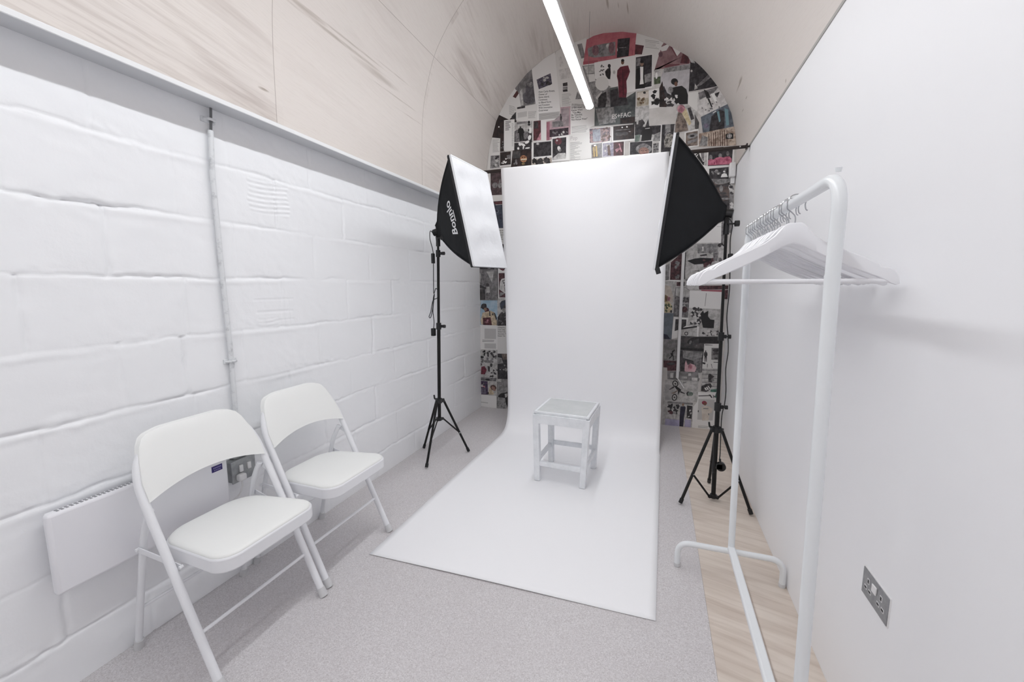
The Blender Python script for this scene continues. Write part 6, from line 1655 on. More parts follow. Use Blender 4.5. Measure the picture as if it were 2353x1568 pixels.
 ('mgr',[-1458,459,-1461,470,-1445,470,-1440,463,-1452,450]),
 ('mlt2',[-1492,415,-1492,413,-1495,411,-1498,410,-1502,410,-1505,410,-1507,412,-1508,414,-1507,416,-1505,417,-1502,418,-1498,419,-1495,418,-1492,417]),
]),
('grey photo of a leaping animal with a pointed dark shape','mgr',[-1536,314,-1419,320,-1419,23,-1438,4,-1542,0,-1540,137,-1537,165],[
 ('mmd',[-1536,314,-1419,320,-1419,231,-1483,248,-1536,278]),
 ('mlt2',[-1536,311,-1486,318,-1489,284,-1535,284]),
 ('mbk',[-1526,132,-1495,163,-1449,175,-1420,183,-1420,169,-1437,117,-1484,119,-1519,119]),
 ('mbk',[-1449,122,-1418,147,-1419,26,-1437,55]),
 ('mlt2',[-1452,161,-1422,169,-1426,130,-1446,122]),
 ('mgr',[-1449,192,-1450,187,-1453,182,-1458,179,-1463,179,-1467,181,-1471,185,-1472,190,-1471,196,-1467,200,-1463,203,-1458,203,-1453,201,-1450,197]),
]),
]
# ------------------------------------------------------------------ pages pasted on the end wall
PM = {  # key: (colour A, colour B, noise scale)   plain when B is None
 'paper':('E8E5E3',None,0),'paper2':('DDDAD7',None,0),'paper3':('C2BFBD',None,0),'white':('F0EEEC',None,0),'black':('171417',None,0),
 'ink':('2A2729',None,0),'ink2':('8F8B8A',None,0),'ink3':('5E5A5A',None,0),'faint':('BDB5B5',None,0),
 'coral':('C4606A','B8525E',9),'coral2':('B24A55',None,0),'red2':('B4505E',None,0),'crimson':('7E1F33','5A1526',16),'crim2':('4C1020',None,0),
 'mcrim':('8E2A40','5E2232',30),'maroon':('5A2A2A',None,0),'mauve':('9B7175','855C60',12),'mauve2':('7A3F46',None,0),
 'pinkg':('C7A3AA','B6919A',12),'pink2':('B06A7A','9C5868',14),'mpkg':('B4A0A4','948488',14),'mpk':('D98A98','8E5562',26),'mpkd':('8A5F66','6A464E',22),
 'hotpink':('DE6C8C','B84868',24),'hotp2':('A8325A',None,0),'pinkl':('E3B4BA','D09AA4',16),'pinkd':('A85A6C',None,0),
 'orange':('D08A52','A8623A',40),'orange2':('7C4A2A',None,0),'gold':('CDA95A',None,0),'mgold':('8E7442','5A4628',30),
 'cream':('E6D6B4',None,0),'cream2':('DDD2C4','CDBFB0',14),'cream3':('DCC99A','C0A878',20),'mcrm':('DDC7A4','B49A78',24),
 'skin':('7A4E3C',None,0),'skin2':('94705C',None,0),'skin3':('B88474','8A5E54',26),'redh':('B8344C','7A2434',40),
 'mdk':('262226','4A4446',26),'mdk2':('39363A','55504F',18),'mdkb':('1C1214','3A2624',18),'mdkn':('211D22','403A40',22),'mdkp':('2B1E28','4A3A46',26),
 'mdkr':('3A161E','6A3A40',34),'mdkr2':('3E2A2E','5E464A',26),'mbk':('151214','2C2628',26),
 'mmd':('6E6A6B','8E8A8A',16),'mmd2':('5C585A','8A8586',30),'mgd':('4A484C','66636A',14),'mgr':('9A9796','6E6B6C',24),'mgrl':('B5B1B0','9C9897',14),
 'mlt':('DAD6D4','C2BEBC',20),'mlt2':('C9C6C4','A6A2A0',20),'mlil':('A8A0B4','7C7688',30),'lilac':('B4ACD0','9C96BC',12),'mvio':('2A1E3A','5A3E66',40),
 'mpur':('3A3346','6A6272',40),'mpurg':('7A6F88','564C62',30),'mred':('5E1E2A','3A141C',30),'mmar':('6A2E36','4A2028',26),'mmar2':('7E3A44','5C2A34',26),
 'msmoke':('5A605F','3A3E40',7),'msky':('C6C2C6','B4B0B4',8),'msk':('8FB4D0','B0C8DA',9),'mblu':('6A7482','4C5460',14),'mteal':('6E9AA6',None,0),
 'mnavy':('3E4658','2A3042',16),'navy':('1E1C34','2A2844',30),'slate':('5E6874','6E7884',12),'mblg':('9EA2B0','7C8090',22),
 'mbg':('CDBFB2','B4A598',14),'mbrg':('8E7A6E','5C4C44',22),'mbrn':('8A6A44','5A4028',26),'mbrn2':('6E4A3C','4A3028',30),'msep':('C2B8A4','A09078',16),
 'mgrn':('5C6A4A','3E4A34',26),'mgrn2':('5A6A60','78867C',18),'mgreen':('3E7A66','2C5A4C',20),'mcamo':('B0AAA0','3E3A36',34),'mmix':('B08A86','5C4E5E',34),
 'mstripe':('D2BCA8','8E7260',16),'mface':('6E5A54','4A3C3A',9)}
def soft(h, k):
    c = [int(h[i:i+2], 16) for i in (0, 2, 4)]; g = sum(c)/3
    return '%02X%02X%02X' % tuple(int(g+(v-g)*k) for v in c)
def pmat(k):
    a, b, s = PM[k]
    a = soft(a, .74); b = soft(b, .74) if b else None
    return mat('print_' + k, a, 0.42, noise=(b, s*1.3, .43, .58) if b else None)
def bbox(p): return min(p[0::2]), min(p[1::2]), max(p[0::2]), max(p[1::2])
levels = []
def hit(a, b, e=2): return a[0] < b[2]-e and b[0] < a[2]-e and a[1] < b[3]-e and b[1] < a[3]-e
GROUP_P = 'magazine pages pasted on the end wall'
for label, base, outl, layers in PAGES:
    bb = bbox(outl); lv = 0
    for ob, ol in levels:
        if hit(bb, ob): lv = max(lv, ol+1)
    levels.append((bb, lv))
    y = YB - .0004*(lv+1)
    keys = []; M = MB()
    def mi(k):
        if k not in keys: keys.append(k)
        return keys.index(k)
    P = [(outl[i]/1000, y, outl[i+1]/1000) for i in range(0, len(outl), 2)]
    M.prism(P, (0, .00035, 0), mi(base))
    done = []
    for L in layers:
        if L[0] == 'text':
            kind, ink, word, tx, tz, ang, h = L
            vs, fs = text_mesh(word); ca, sa = math.cos(ang), math.sin(ang)
            M.add([(tx+(u*ca-v*sa)*h*.92, y-.0003, tz+(u*sa+v*ca)*h) for u, v in vs], fs, mi(ink))
        else:
            q = L[1]; b2 = bbox(q); l2 = 0
            for ob, ol in done:
                if hit(b2, ob, 0): l2 = max(l2, ol+1)
            done.append((b2, l2)); yy = y - .00002*(l2+1)
            n = len(q)//2
            M.add([(q[2*i]/1000, yy, q[2*i+1]/1000) for i in range(n)], [tuple(range(n))], mi(L[0]))
    cx = (bb[0]+bb[2])/2000; cz = (bb[1]+bb[3])/2000
    o = M.build('magazine_page', [pmat(k) for k in keys], origin=(cx, YB, cz), smooth=False, fix=False)
    tag(o, label, 'magazine page', GROUP_P)

# small white sensor box and cable cover on the end wall
t = thing('sensor_box', 'small white rounded box in the top right corner of the end wall', 'sensor', (.54, YB-.03, 2.2))
b = MB(); b.box((.513, YB-.050, 2.148), (.562, YB-.006, 2.262)); b.build('casing', M_plastic, t, bevel=.012, segs=4)
b = MB(); b.cyl((.537, YB-.0525, 2.205), (.537, YB-.045, 2.205), .006, 14); b.build('indicator', M_white, t)
b = MB(); b.box((.530, YB-.02, 2.10), (.562, YB-.006, 2.15)); b.build('cable_entry', M_plastic, t, bevel=.004)
b = MB(); b.box((.190, YB-.034, .452), (.214, YB-.001, 2.12))
o = b.build('cable_cover', M_plastic, bevel=.003, origin=(.2, YB, .45)); tag(o, 'thin white vertical cable cover on the page covered wall right of the backdrop', 'cable cover')
b = MB(); b.bar((.203, YB-.022, .455), (.262, YB-.022, .365), .010, .024, up=(0, 1, 0)); o2 = b.build('cover_end', M_plastic, o, bevel=.002)
o2.location = (0, 0, 0)
o2.data.transform(Matrix.Translation((0, 0, 0)))

# ------------------------------------------------------------------ backdrop and its crossbar
by, bz, br = 3.42, 2.232, .0135
t = thing('backdrop_crossbar', 'dark crossbar across the room that carries the white backdrop', 'crossbar', (-.5, by, bz))
b = MB(); b.cyl((-1.60, by, bz), (.40, by, bz), br, 16); b.build('bar', M_bar, t)
b = MB(); b.cyl((.40, by, bz), (.545, by, bz), br*.82, 16); b.build('bar_end', M_bar, t)
b = MB(); b.cyl((.505, by-br-.002, bz), (.505, by, bz), .005, 10); b.build('screw', M_chrome, t)
b = MB(); b.box((.543, by-.018, bz-.018), (.552, by+.018, bz+.018)); b.cyl((.552, by, bz), (XR-.001, by, bz), .006, 10); b.build('wall_bracket', M_bar, t, bevel=.002)
b = MB(); b.box((-1.632, by-.018, bz-.018), (-1.600, by+.018, bz+.018)); b.build('wall_bracket', M_bar, t, bevel=.002)

path = [(3.452, 2.12), (3.447, 2.20), (3.438, 2.235), (3.424, 2.2495), (3.408, 2.246), (3.4005, 2.23), (3.403, 2.15), (3.408, 2.0), (3.412, 1.6), (3.416, 1.2), (3.419, .8), (3.420, .5), (3.420, .34), (3.416, .22), (3.400, .125), (3.368, .062), (3.318, .026), (3.24, .010), (3.1, .0045), (2.8, .003), (2.4, .003), (2.0, .003), (1.7, .003), (1.535, .003)]
pc = curve([(0, a, c) for a, c in path], 5)
def edges(y, z):
    if z > .3: f = (z-.3)/1.93; return (-1.222-.050*f, .066-.023*f)
    if y > 3.2: return (-1.222, .068)
    f = (3.2-y)/(3.2-1.535); return (-1.222-.026*f, .072-.025*f)
rows = []; back = []
for i, p in enumerate(pc):
    l, r = edges(p.y, p.z); row = []
    for k in range(41):
        u = k/40; x = l+(r-l)*u; y, z = p.y, p.z
        if z > .35 and i > 20:
            y += .004*math.sin(u*9+z*1.3)*min(1, (z-.35))*max(0, min(1, (2.18-z)/.2))
            sag = max(0, (z-1.75)/.48)*max(0, min(1, (2.20-z)/.10))
            y -= .022*sag*math.exp(-((u-.88-.25*(z-2.1))/.09)**2)*max(0, math.sin((z-1.80)*7))
        if z < .02 and y < 3.1: z += .0012*(1+math.sin(u*7+y*3)) + (.0015*max(0, (1.62-y)/.09)*(.5+.5*math.sin(u*5)) if y < 1.62 else 0)
        if y < 1.6: y -= .022*(1-u)
        row.append((x, y, z))
    rows.append(row)
b = MB(); b.grid(rows); bd = b.build('paper_backdrop', M_paper, origin=(-.6, 3.42, 2.2), angle=80)
so = bd.modifiers.new('s', 'SOLIDIFY'); so.thickness = .0007; so.offset = 0
tag(bd, 'white seamless paper backdrop hanging from the crossbar and sweeping over the floor', 'backdrop')

# black spring clamp at the backdrop top right
t = thing('spring_clamp', 'small black clamp holding the top right corner of the backdrop', 'clamp', (.05, 3.40, 2.22))
b = MB(); b.bar((.055, 3.385, 2.262), (.060, 3.375, 2.13), .018, .012, up=(0, 1, 0)); b.build('jaw', M_blackp, t, bevel=.003)
b = MB(); b.bar((.055, 3.455, 2.262), (.060, 3.462, 2.13), .018, .012, up=(0, 1, 0)); b.build('jaw', M_blackp, t, bevel=.003)
b = MB(); b.bar((.057, 3.385, 2.262), (.057, 3.455, 2.262), .016, .016); b.build('spring', M_black, t)

# ------------------------------------------------------------------ softboxes
def softbox(name, label, apex, TN, TF, BF, BN, near_first, logo):
    t = thing(name, label, 'softbox', apex)
    apex = V(apex); cs = [V(TN), V(TF), V(BF), V(BN)]; ctr = sum(cs, V((0,0,0)))/4
    ax = (ctr-apex).normalized()
    def rod(c, s):
        p = apex.lerp(c, s); rad = (c-ctr); return p + rad*(.085*math.sin(PI*s**.85)) 
    def ring0(i):
        return apex + (cs[i]-ctr).normalized()*.045 + ax*.01
    def surf(i, s, tt):
        a, b = cs[i], cs[(i+1) % 4]
        pa, pb = rod(a, s), rod(b, s)
        if s < .12:
            f = s/.12; pa = ring0(i).lerp(rod(a, .12), f); pb = ring0((i+1) % 4).lerp(rod(b, .12), f)
        p = pa.lerp(pb, tt); n = (pa-apex).cross(pb-apex)
        mid = (a+b)/2-ctr
        p = p - mid*(.03*math.sin(PI*tt)*math.sin(PI*s)) 
        return p
    S = [0, .06, .12, .2, .3, .4, .5, .6, .7, .8, .88, .95, 1.0]
    for i in range(4):
        b = MB(); b.grid([[surf(i, s, k/12) for k in range(13)] for s in S])
        o = b.build('side_panel', M_fabric, t, angle=60)
        m = o.modifiers.new('s', 'SOLIDIFY'); m.thickness = .002
    # rim lip in front of the diffuser edge
    n = ax
    w = MB()
    for i in range(4):
        a, b2 = cs[i], cs[(i+1) % 4]; w.bar(a-n*.009, b2-n*.009, .007, .016, up=n)
    for c in cs: w.ball(c-n*.009, .0075, 10, 6)
    w.build('rim', M_fabric2, t)
    # quilted white diffuser
    g = []
    rnd = random.Random(3)
    K, J = 44, 26
    for j in range(K+1):
        v = j/K; r = []
        for k in range(J+1):
            u = k/J
            p = cs[0].lerp(cs[1], u).lerp(cs[3].lerp(cs[2], u), v)
            e = min(u, 1-u)*2; f = min(v, 1-v)*2
            d = .010 + .004*(1-(1-e)**3)*(1-(1-f)**3)
            fold = .0065*math.sin(v*6.2*PI+1.5*math.sin(u*2.4)+.8*u)*min(1, e*3)*min(1, f*4)
            cre = -.006*math.exp(-((u-(.80-.55*max(0, v-.03)))/.035)**2)*(1 if v < .62 else max(0, 1-(v-.62)*4))
            r.append(p + n*(d+fold+cre*min(1, f*6)))
        g.append(r)
    b = MB(); b.grid(g)
    b.build('diffuser', M_diff, t, angle=70)
    # white hem of the diffuser, wrapped over the rim
    h = MB()
    off = n*.005
    for i in range(4):
        h.bar(cs[i]+off, cs[(i+1) % 4]+off, .008, .013, up=n)
    h.build('diffuser_hem', M_diff, t)
    # ring and lamp socket
    b = MB(); b.cyl(apex-ax*.030, apex+ax*.02, .024, 20); b.build('lamp_holder', M_blackp, t, bevel=.003)
    b = MB()
    for i in range(4):
        b.tube([rod(cs[i], s)*1.0 if s > .12 else ring0(i).lerp(rod(cs[i], .12), s/.12) for s in S], .0035, 6)
    b.build('support_rods', M_fabric2, t)
    if not logo:
        q = cs[3]-ax*.012; k = MB(); k.bar(q+V((.000, 0, .008)), q+V((.010, 0, -.024)), .030, .026); k.build('corner_tab', M_fabric2, t, bevel=.002)
    if logo:
        i = 3  # panel between BN and TN : t runs up
        b = MB(); vs, fs = text_mesh('Bonnlo', .02); wmax = max(v[0] for v in vs)
        s0, t0, t1, hh = .77, .29, .715, .16
        nn = (cs[3]-apex).cross(cs[0]-apex).normalized()
        if nn.dot(V((0, 0, 1.27))-apex+V((0,0,0))) < 0: nn = -nn
        b.add([surf(i, s0-hh*y-.05*(x/wmax), t0+(t1-t0)*x/wmax)+nn*.004 for x, y in vs], fs)
        x0, x1 = .36*wmax, .66*wmax
        b.add([surf(i, s0-hh*y-.05*(x/wmax), t0+(t1-t0)*x/wmax)+nn*.004 for x, y in ((x0, -.28), (x1, -.28), (x1, -.14), (x0, -.14))], [(0, 1, 2, 3)])
        b.build('logo_print', M_logo, t, smooth=False, fix=False)
    return t
softbox('softbox', 'softbox with white lettering on its black side, standing left of the backdrop', (-1.497, 2.700, 1.655),
        (-1.263, 2.459, 2.082), (-1.225, 2.957, 2.090), (-1.075, 2.957, 1.407), (-1.112, 2.458, 1.398), True, True)
softbox('softbox', 'black softbox seen from its side, facing left, in front of the right backdrop edge', (.352, 2.66, 1.672),
        (.059, 2.440, 2.056), (.066, 2.937, 2.111), (-.011, 3.015, 1.420), (-.017, 2.518, 1.364), True, False)

# ------------------------------------------------------------------ light stands
def stand(name, label, base, top, feet, collar, low, joints, legmid, lever):
    t = thing(name, label, 'light stand', (base[0], base[1], 0))
    bx, byy = base; B = V((bx, byy, low)); T = V(top)
    def at(z): return B.lerp(T, (z-low)/(T.z-low))
    j1, j2 = joints
    b = MB(); b.tube([B, at(j1)], .0125, 14); b.build('lower_pole', M_black, t)
    b = MB(); b.tube([at(j1-.02), at(j2)], .0100, 14); b.build('middle_pole', M_black, t)
    b = MB(); b.tube([at(j2-.02), T], .0080, 14); b.build('upper_pole', M_black, t)
    for z, r in ((j1, .0185), (j2, .016)):
        c = MB(); p = at(z); c.cyl(p-V((0,0,.024)), p+V((0,0,.024)), r, 16); c.box((p.x+r*.5, p.y-.008, p.z-.010), (p.x+r+.012, p.y+.008, p.z+.010))
        o = c.build('collar', M_blackp, t, bevel=.002)
        k = MB(); k.cyl((p.x+r+.010, p.y, p.z), (p.x+r+.030, p.y, p.z), .004, 8); k.cyl((p.x+r+.018, p.y, p.z), (p.x+r+.034, p.y, p.z), .012, 10); k.build('knob', M_blackp, o)
    p = at(collar); c = MB(); c.cyl(p-V((0,0,.018)), p+V((0,0,.018)), .021, 18)
    for f in feet:
        d = (V((f[0], f[1], 0))-V((p.x, p.y, 0))).normalized(); c.bar(p+d*.012, p+d*.038, .020, .026)
    c.build('leg_collar', M_blackp, t, bevel=.002)
    if lever:
        k = MB(); k.bar(p+V((-.018, 0, .01)), p+V((-.040, 0, .012)), .010, .010); k.bar(p+V((-.038, 0, .012)), p+V((-.042, 0, .04)), .010, .010, up=(1,0,0)); k.build('lever', M_blackp, t, bevel=.002)
    q = at(low+.012); c = MB(); c.cyl(q-V((0,0,.012)), q+V((0,0,.012)), .018, 18)
    for f in feet:
        d = (V((f[0], f[1], 0))-V((q.x, q.y, 0))).normalized(); c.bar(q+d*.010, q+d*.032, .016, .018)
    c.build('brace_collar', M_blackp, t, bevel=.002)
    for f in feet:
        F = V((f[0], f[1], .011)); d = (V((f[0], f[1], 0))-V((p.x, p.y, 0))).normalized()
        s0 = p+d*.034-V((0,0,.004)); m = MB(); m.tube([s0, F.lerp(s0, .03)], .0085, 12)
        m.build('leg', M_black, t)
        m = MB(); m.tube([F.lerp(s0, .06), F], .0115, 12); m.build('rubber_foot', M_blackp, t)
        mp = s0.lerp(F, legmid); e = MB(); e.bar(q+d*.028, mp, .011, .004, up=d.cross(V((0,0,1)))); e.build('brace', M_black, t)
        e = MB(); e.cyl(mp-d.cross(V((0,0,1)))*.011, mp+d.cross(V((0,0,1)))*.011, .004, 8); e.build('rivet', M_chrome, t)
    return t, at
tl, atl = stand('light_stand', 'black tripod light stand by the white block wall, left of the backdrop', (-1.484, 2.640), (-1.474, 2.668, 1.60),
      [(-1.478, 2.430), (-1.685, 2.742), (-1.322, 2.793)], .435, .285, (.985, 1.50), .62, True)
tr, atr = stand('light_stand', 'black tripod light stand on the plywood floor strip, right of the backdrop', (.366, 2.600), (.346, 2.612, 1.60),
      [(.179, 2.488), (.545, 2.484), (.368, 2.828)], .440, .018, (.575, .985), .60, True)
# tilting heads between pole and softbox (part of the stands)
def head(t, top, apex):
    top, apex = V(top), V(apex); b = MB()
    b.cyl(top-V((0,0,.05)), top+V((0,0,.012)), .015, 16); b.build('spigot', M_blackp, t, bevel=.002)
    b = MB(); mid = top.lerp(apex, .5); b.bar(top+V((0, 0, -.01)), apex-V((0, 0, .012)), .026, .034); b.build('tilt_bracket', M_blackp, t, bevel=.004)
    b = MB(); b.cyl(top+V((.005, -.02, .005)), top+V((.048, -.022, .005)), .005, 8); b.cyl(top+V((.036, -.022, .005)), top+V((.060, -.022, .005)), .016, 10); b.build('tilt_knob', M_blackp, t, bevel=.002)
head(tl, (-1.474, 2.668, 1.60), (-1.497, 2.70, 1.64))
head(tr, (.346, 2.612, 1.60), (.352, 2.66, 1.655))
# power cables of the lamps
def cable(name, label, pts, r=.0028, group=None):
    b = MB(); b.tube(curve(pts, 8), r, 8); o = b.build(name, M_blackp, origin=pts[0]); tag(o, label, 'cable', group); return o
cl = cable('power_cable', 'black power cable looped on the left light stand', [(-1.505, 2.67, 1.63), (-1.520, 2.645, 1.655), (-1.522, 2.64, 1.60), (-1.502, 2.64, 1.52), (-1.500, 2.64, 1.45), (-1.503, 2.64, 1.30), (-1.500, 2.635, 1.22), (-1.474, 2.618, 1.255), (-1.455, 2.615, 1.235), (-1.462, 2.615, 1.19), (-1.498, 2.617, 1.17), (-1.520, 2.62, 1.09), (-1.535, 2.62, 1.055), (-1.522, 2.62, 1.05), (-1.508, 2.625, 1.11), (-1.502, 2.63, 1.19), (-1.485, 2.616, 1.21), (-1.508, 2.63, 1.10), (-1.507, 2.64, 1.02), (-1.512, 2.64, .965)])
b = MB(); b.box((-1.512, 2.628, 1.43), (-1.492, 2.652, 1.50)); o = b.build('inline_switch', M_blackp, cl, bevel=.004)
b = MB(); b.box((-1.527, 2.625, .915), (-1.501, 2.655, .970)); o = b.build('plug', M_blackp, cl, bevel=.003)
cr_ = cable('power_cable', 'black power cable running down beside the right light stand to the floor', [(.352, 2.60, 1.64), (.372, 2.59, 1.60), (.366, 2.59, 1.52), (.372, 2.59, 1.40), (.378, 2.59, 1.25), (.374, 2.59, 1.10), (.386, 2.59, .99), (.392, 2.59, .90), (.386, 2.59, .80), (.394, 2.59, .68), (.392, 2.59, .60), (.382, 2.59, .53), (.383, 2.59, .40), (.385, 2.585, .30), (.382, 2.58, .26)])
b = MB(); b.box((.360, 2.578, 1.375), (.384, 2.602, 1.445)); b.build('inline_switch', M_blackp, cr_, bevel=.004)
b = MB(); b.cyl((.392, 2.562, .228), (.392, 2.590, .228), .026, 18); b.box((.366, 2.562, .212), (.40, 2.59, .245)); b.tube([(.388, 2.57, .25), (.384, 2.575, .275)], .006, 8); b.build('plug', M_blackp, cr_, bevel=.003)

# ------------------------------------------------------------------ folding chairs
def chair():
    cx, cy = -1.47, 1.015
    t = thing('folding_chair', 'white metal folding chair with padded seat, in front of the wall heater', 'chair', (cx, cy, 0), 'two white folding chairs along the block wall')
    def fx(z): return -1.252 - .467*z
    HW = .215
    side = [(HW, .0), (HW, .25), (HW, .50), (HW-.001, .585), (HW-.006, .645), (HW-.025, .700), (HW-.062, .742), (HW-.110, .763), (.055, .771), (0, .773)]
    pts = [(fx(z), cy-o, z) for o, z in side] + [(fx(z), cy+o, z) for o, z in side[::-1][1:]]
    pts[0] = (fx(.008), cy-HW, .008); pts[-1] = (fx(.008), cy+HW, .008)
    c = curve(pts, 4)
    b = MB(); b.tube(c, .0132, 14); b.build('front_frame', M_chair, t)
    # backrest pad
    def back(u):     # u -1..1 -> y, top z, bottom z
        a = abs(u)
        zt = .790 - .030*max(0, a-.45)**1.4/.55**1.4 - .120*max(0, (a-.70)/.30)**2.6
        zb = .585 + .036*(1-a**2.0)
        return cy+u*.209, zt, zb
    F = []; Bk = []
    NU, NV = 28, 10
    front = []; rear = []
    for j in range(NV+1):
        v = j/NV; r1 = []; r2 = []
        for k in range(NU+1):
            u = -1+2*k/NU; y, zt, zb = back(u); z = zb+(zt-zb)*v
            conc = -.004*(1-u*u)
            puff = .006*(1-abs(2*v-1)**4)*(1-abs(u)**6)
            ex = fx(z)+.014+conc
            r1.append((ex+.005+puff, y, z)); r2.append((ex-.016, y, z))
        front.append(r1); rear.append(r2)
    b = MB(); b.grid(front); b.grid([r[::-1] for r in rear])
    for A, Bq in ((front[0], rear[0]), (front[-1], rear[-1])):
        b.grid([A, Bq])
    b.grid([[r[0] for r in front], [r[0] for r in rear]]); b.grid([[r[-1] for r in front], [r[-1] for r in rear]])
    o = b.build('backrest', M_vinyl, t, angle=50)
    w = o.modifiers.new('w', 'WELD'); w.merge_threshold = .0004
    bv = o.modifiers.new('b', 'BEVEL'); bv.width = .004; bv.segments = 3; bv.limit_method = 'ANGLE'; bv.angle_limit = .8
    # seat outline
    def outline(ins):
        f, r_ = -1.222-ins, -1.585+ins; wf, wr = .192-ins, .176-ins
        P = []
        def corner(cx_, cy_, r, a0, a1, n=8):
            for k in range(n+1):
                a = a0+(a1-a0)*k/n; P.append((cx_+r*math.cos(a), cy_+r*math.sin(a)))
        rf, rr = .062, .10
        corner(f-rf, cy-wf+rf, rf, -PI/2, 0); corner(f-rf, cy+wf-rf, rf, 0, PI/2)
        corner(r_+rr, cy+wr-rr, rr, PI/2, PI); corner(r_+rr, cy-wr+rr, rr, PI, 3*PI/2)
        return P
    def zs(x, z): return z + (x+1.4)*.04
    O = outline(0)
    b = MB(); b.prism([(x, y, zs(x, .372)) for x, y in O], (0, 0, .049)); b.build('seat_pan', M_chair, t, bevel=.006, segs=3)
    rings = []
    for ins, z in ((.004, .4205), (.004, .424), (.009, .429), (.018, .432), (.032, .434), (.050, .4355)):
        rings.append([(x, y, zs(x, z)) for x, y in outline(ins)])
    b = MB(); b.grid(rings, closed=True); n = len(rings[0]); L = len(b.v)-n; b.f.append(list(range(L, L+n))); b.m.append(0); b.f.append(list(range(n))[::-1]); b.m.append(0)
    b.build('seat_pad', M_vinyl, t, angle=60)
    # rear legs, joined under the seat
    for s in (-1, 1):
        yy = cy+s*.199
        leg = curve([(-1.529, yy, .548), (-1.556, yy, .50), (-1.583, yy, .43), (-1.640, yy, .20), (-1.684, yy, .010)], 5)
        b = MB(); b.tube(leg, .0108, 12); b.build('rear_leg', M_chair, t)
        b = MB(); b.tube([(-1.676, yy, .036), (-1.685, yy, .001)], [.0135, .0145], 14); b.build('foot_cap', M_cap, t)
        b = MB(); b.tube([(fx(.034)-.0, cy+s*HW, .034), (fx(0), cy+s*HW, .001)], [.0155, .0168], 14); b.build('foot_cap', M_cap, t)
        b = MB(); b.bar((-1.592, cy+s*.2125, .405), (-1.415, cy+s*.196, .372), .003, .020); b.bar((-1.535, cy+s*.212, .535), (fx(.520), cy+s*.212, .520), .006, .022)
        b.cyl((-1.592, cy+s*.206, .405), (-1.592, cy+s*.219, .405), .006, 10); b.cyl((-1.415, cy+s*.19, .373), (-1.415, cy+s*.202, .373), .006, 10)
        b.build('hinge_link', M_chair, t, bevel=.001)
    b = MB(); b.cyl((fx(.172), cy-HW, .172), (fx(.172), cy+HW, .172), .0058, 10); b.build('stretcher', M_chair, t)
    b = MB(); b.cyl((-1.648, cy-.199, .165), (-1.648, cy+.199, .165), .0055, 10); b.build('stretcher', M_chair, t)
    return t
ch1 = chair()
ch2 = copy_tree(ch1); ch2.location = (-1.488, 1.494, 0)
ch2['label'] = 'white metal folding chair nearest the backdrop, beside the floor conduit'
ch2['label'] = 'white metal folding chair farther from the viewer, close to the front corner of the backdrop'

# ------------------------------------------------------------------ wall heater, socket box, conduit (left wall)
t = thing('panel_heater', 'slim white electric panel heater on the block wall behind the near chair', 'heater', (XL+.04, .89, .355))
b = MB(); b.box((-1.668, .623, .357), (-1.640, 1.160, .612)); b.build('front_panel', M_heat, t, bevel=.010, segs=3)
b = MB(); b.box((-1.700, .640, .372), (-1.668, 1.145, .600)); b.build('back_casing', M_heat, t, bevel=.004)
b = MB()
for k in range(44): b.box((-1.664, .650+k*.0112, .609), (-1.649, .656+k*.0112, .6127))
b.build('air_grille', M_grille, t, smooth=False)
b = MB(); b.box((-1.716, .70, .40), (-1.70, .73, .58)); b.box((-1.716, 1.05, .40), (-1.70, 1.08, .58)); b.build('wall_bracket', M_heat, t)
b = MB(); b.box((-1.6405, 1.094, .536), (-1.6385, 1.136, .560)); lb = b.build('maker_label', M_purple, t)
b = MB()
for k in range(6): b.box((-1.6388, 1.100+k*.0055, .549), (-1.6380, 1.1035+k*.0055, .555))
for k in range(4): b.box((-1.6388, 1.102+k*.007, .541), (-1.6380, 1.107+k*.007, .5445))
b.build('lettering', M_purtxt, lb, smooth=False)

t = thing('switched_socket', 'grey metal double socket box on the block wall behind the near chair', 'socket', (XL+.03, 1.255, .48))
b = MB(); b.box((XL-.002, 1.196, .438), (-1.672, 1.300, .528)); b.build('back_box', M_box, t, bevel=.004)
b = MB(); b.box((-1.674, 1.193, .435), (-1.667, 1.303, .531)); fp = b.build('face_plate', M_box, t, bevel=.003)
for y0 in (1.225, 1.262):
    b = MB(); b.box((-1.668, y0, .478), (-1.660, y0+.016, .508)); b.build('rocker_switch', M_plastic, t, bevel=.002)
b = MB(); b.box((-1.668, 1.207, .445), (-1.640, 1.240, .474)); pl = b.build('plug', M_plastic, t, bevel=.006)
b = MB(); b.box((XL-.01, 1.225, .528), (-1.69, 1.285, .56)); b.build('conduit_entry', M_box, t, bevel=.004)
b = MB(); b.tube(curve([(-1.652, 1.222, .446), (-1.650, 1.220, .42), (-1.655, 1.205, .385), (-1.668, 1.175, .365), (-1.680, 1.150, .362)], 8), .0032, 8)
o = b.build('heater_lead', M_plastic, origin=(-1.66, 1.2, .4)); tag(o, 'thin white lead running from the socket box to the heater', 'cable')

t = thing('wall_conduit', 'painted white conduit pipe running down the block wall from the ledge', 'pipe', (XL+.02, 1.258, .55))
b = MB(); b.tube([(-1.703, 1.256, .556), (-1.703, 1.262, .95), (-1.703, 1.256, 1.35), (-1.704, 1.254, 1.72), (-1.703, 1.262, 1.885)], .0098, 14); b.build('pipe', M_dirt, t)
b = MB(); b.tube([(-1.707, 1.266, 1.88), (-1.706, 1.270, 1.93), (-1.704, 1.272, 1.974)], .0050, 10); b.build('cable_tail', M_rubber, t)
for z in (.955, 1.925):
    b = MB(); b.box((XL-.004, 1.236, z-.010), (-1.709, 1.290, z+.010)); b.tube([(-1.712, 1.243, z), (-1.692, 1.250, z), (-1.689, 1.262, z), (-1.692, 1.275, z), (-1.712, 1.283, z)], .0055, 8); b.build('saddle_clip', M_dirt, t, bevel=.002)

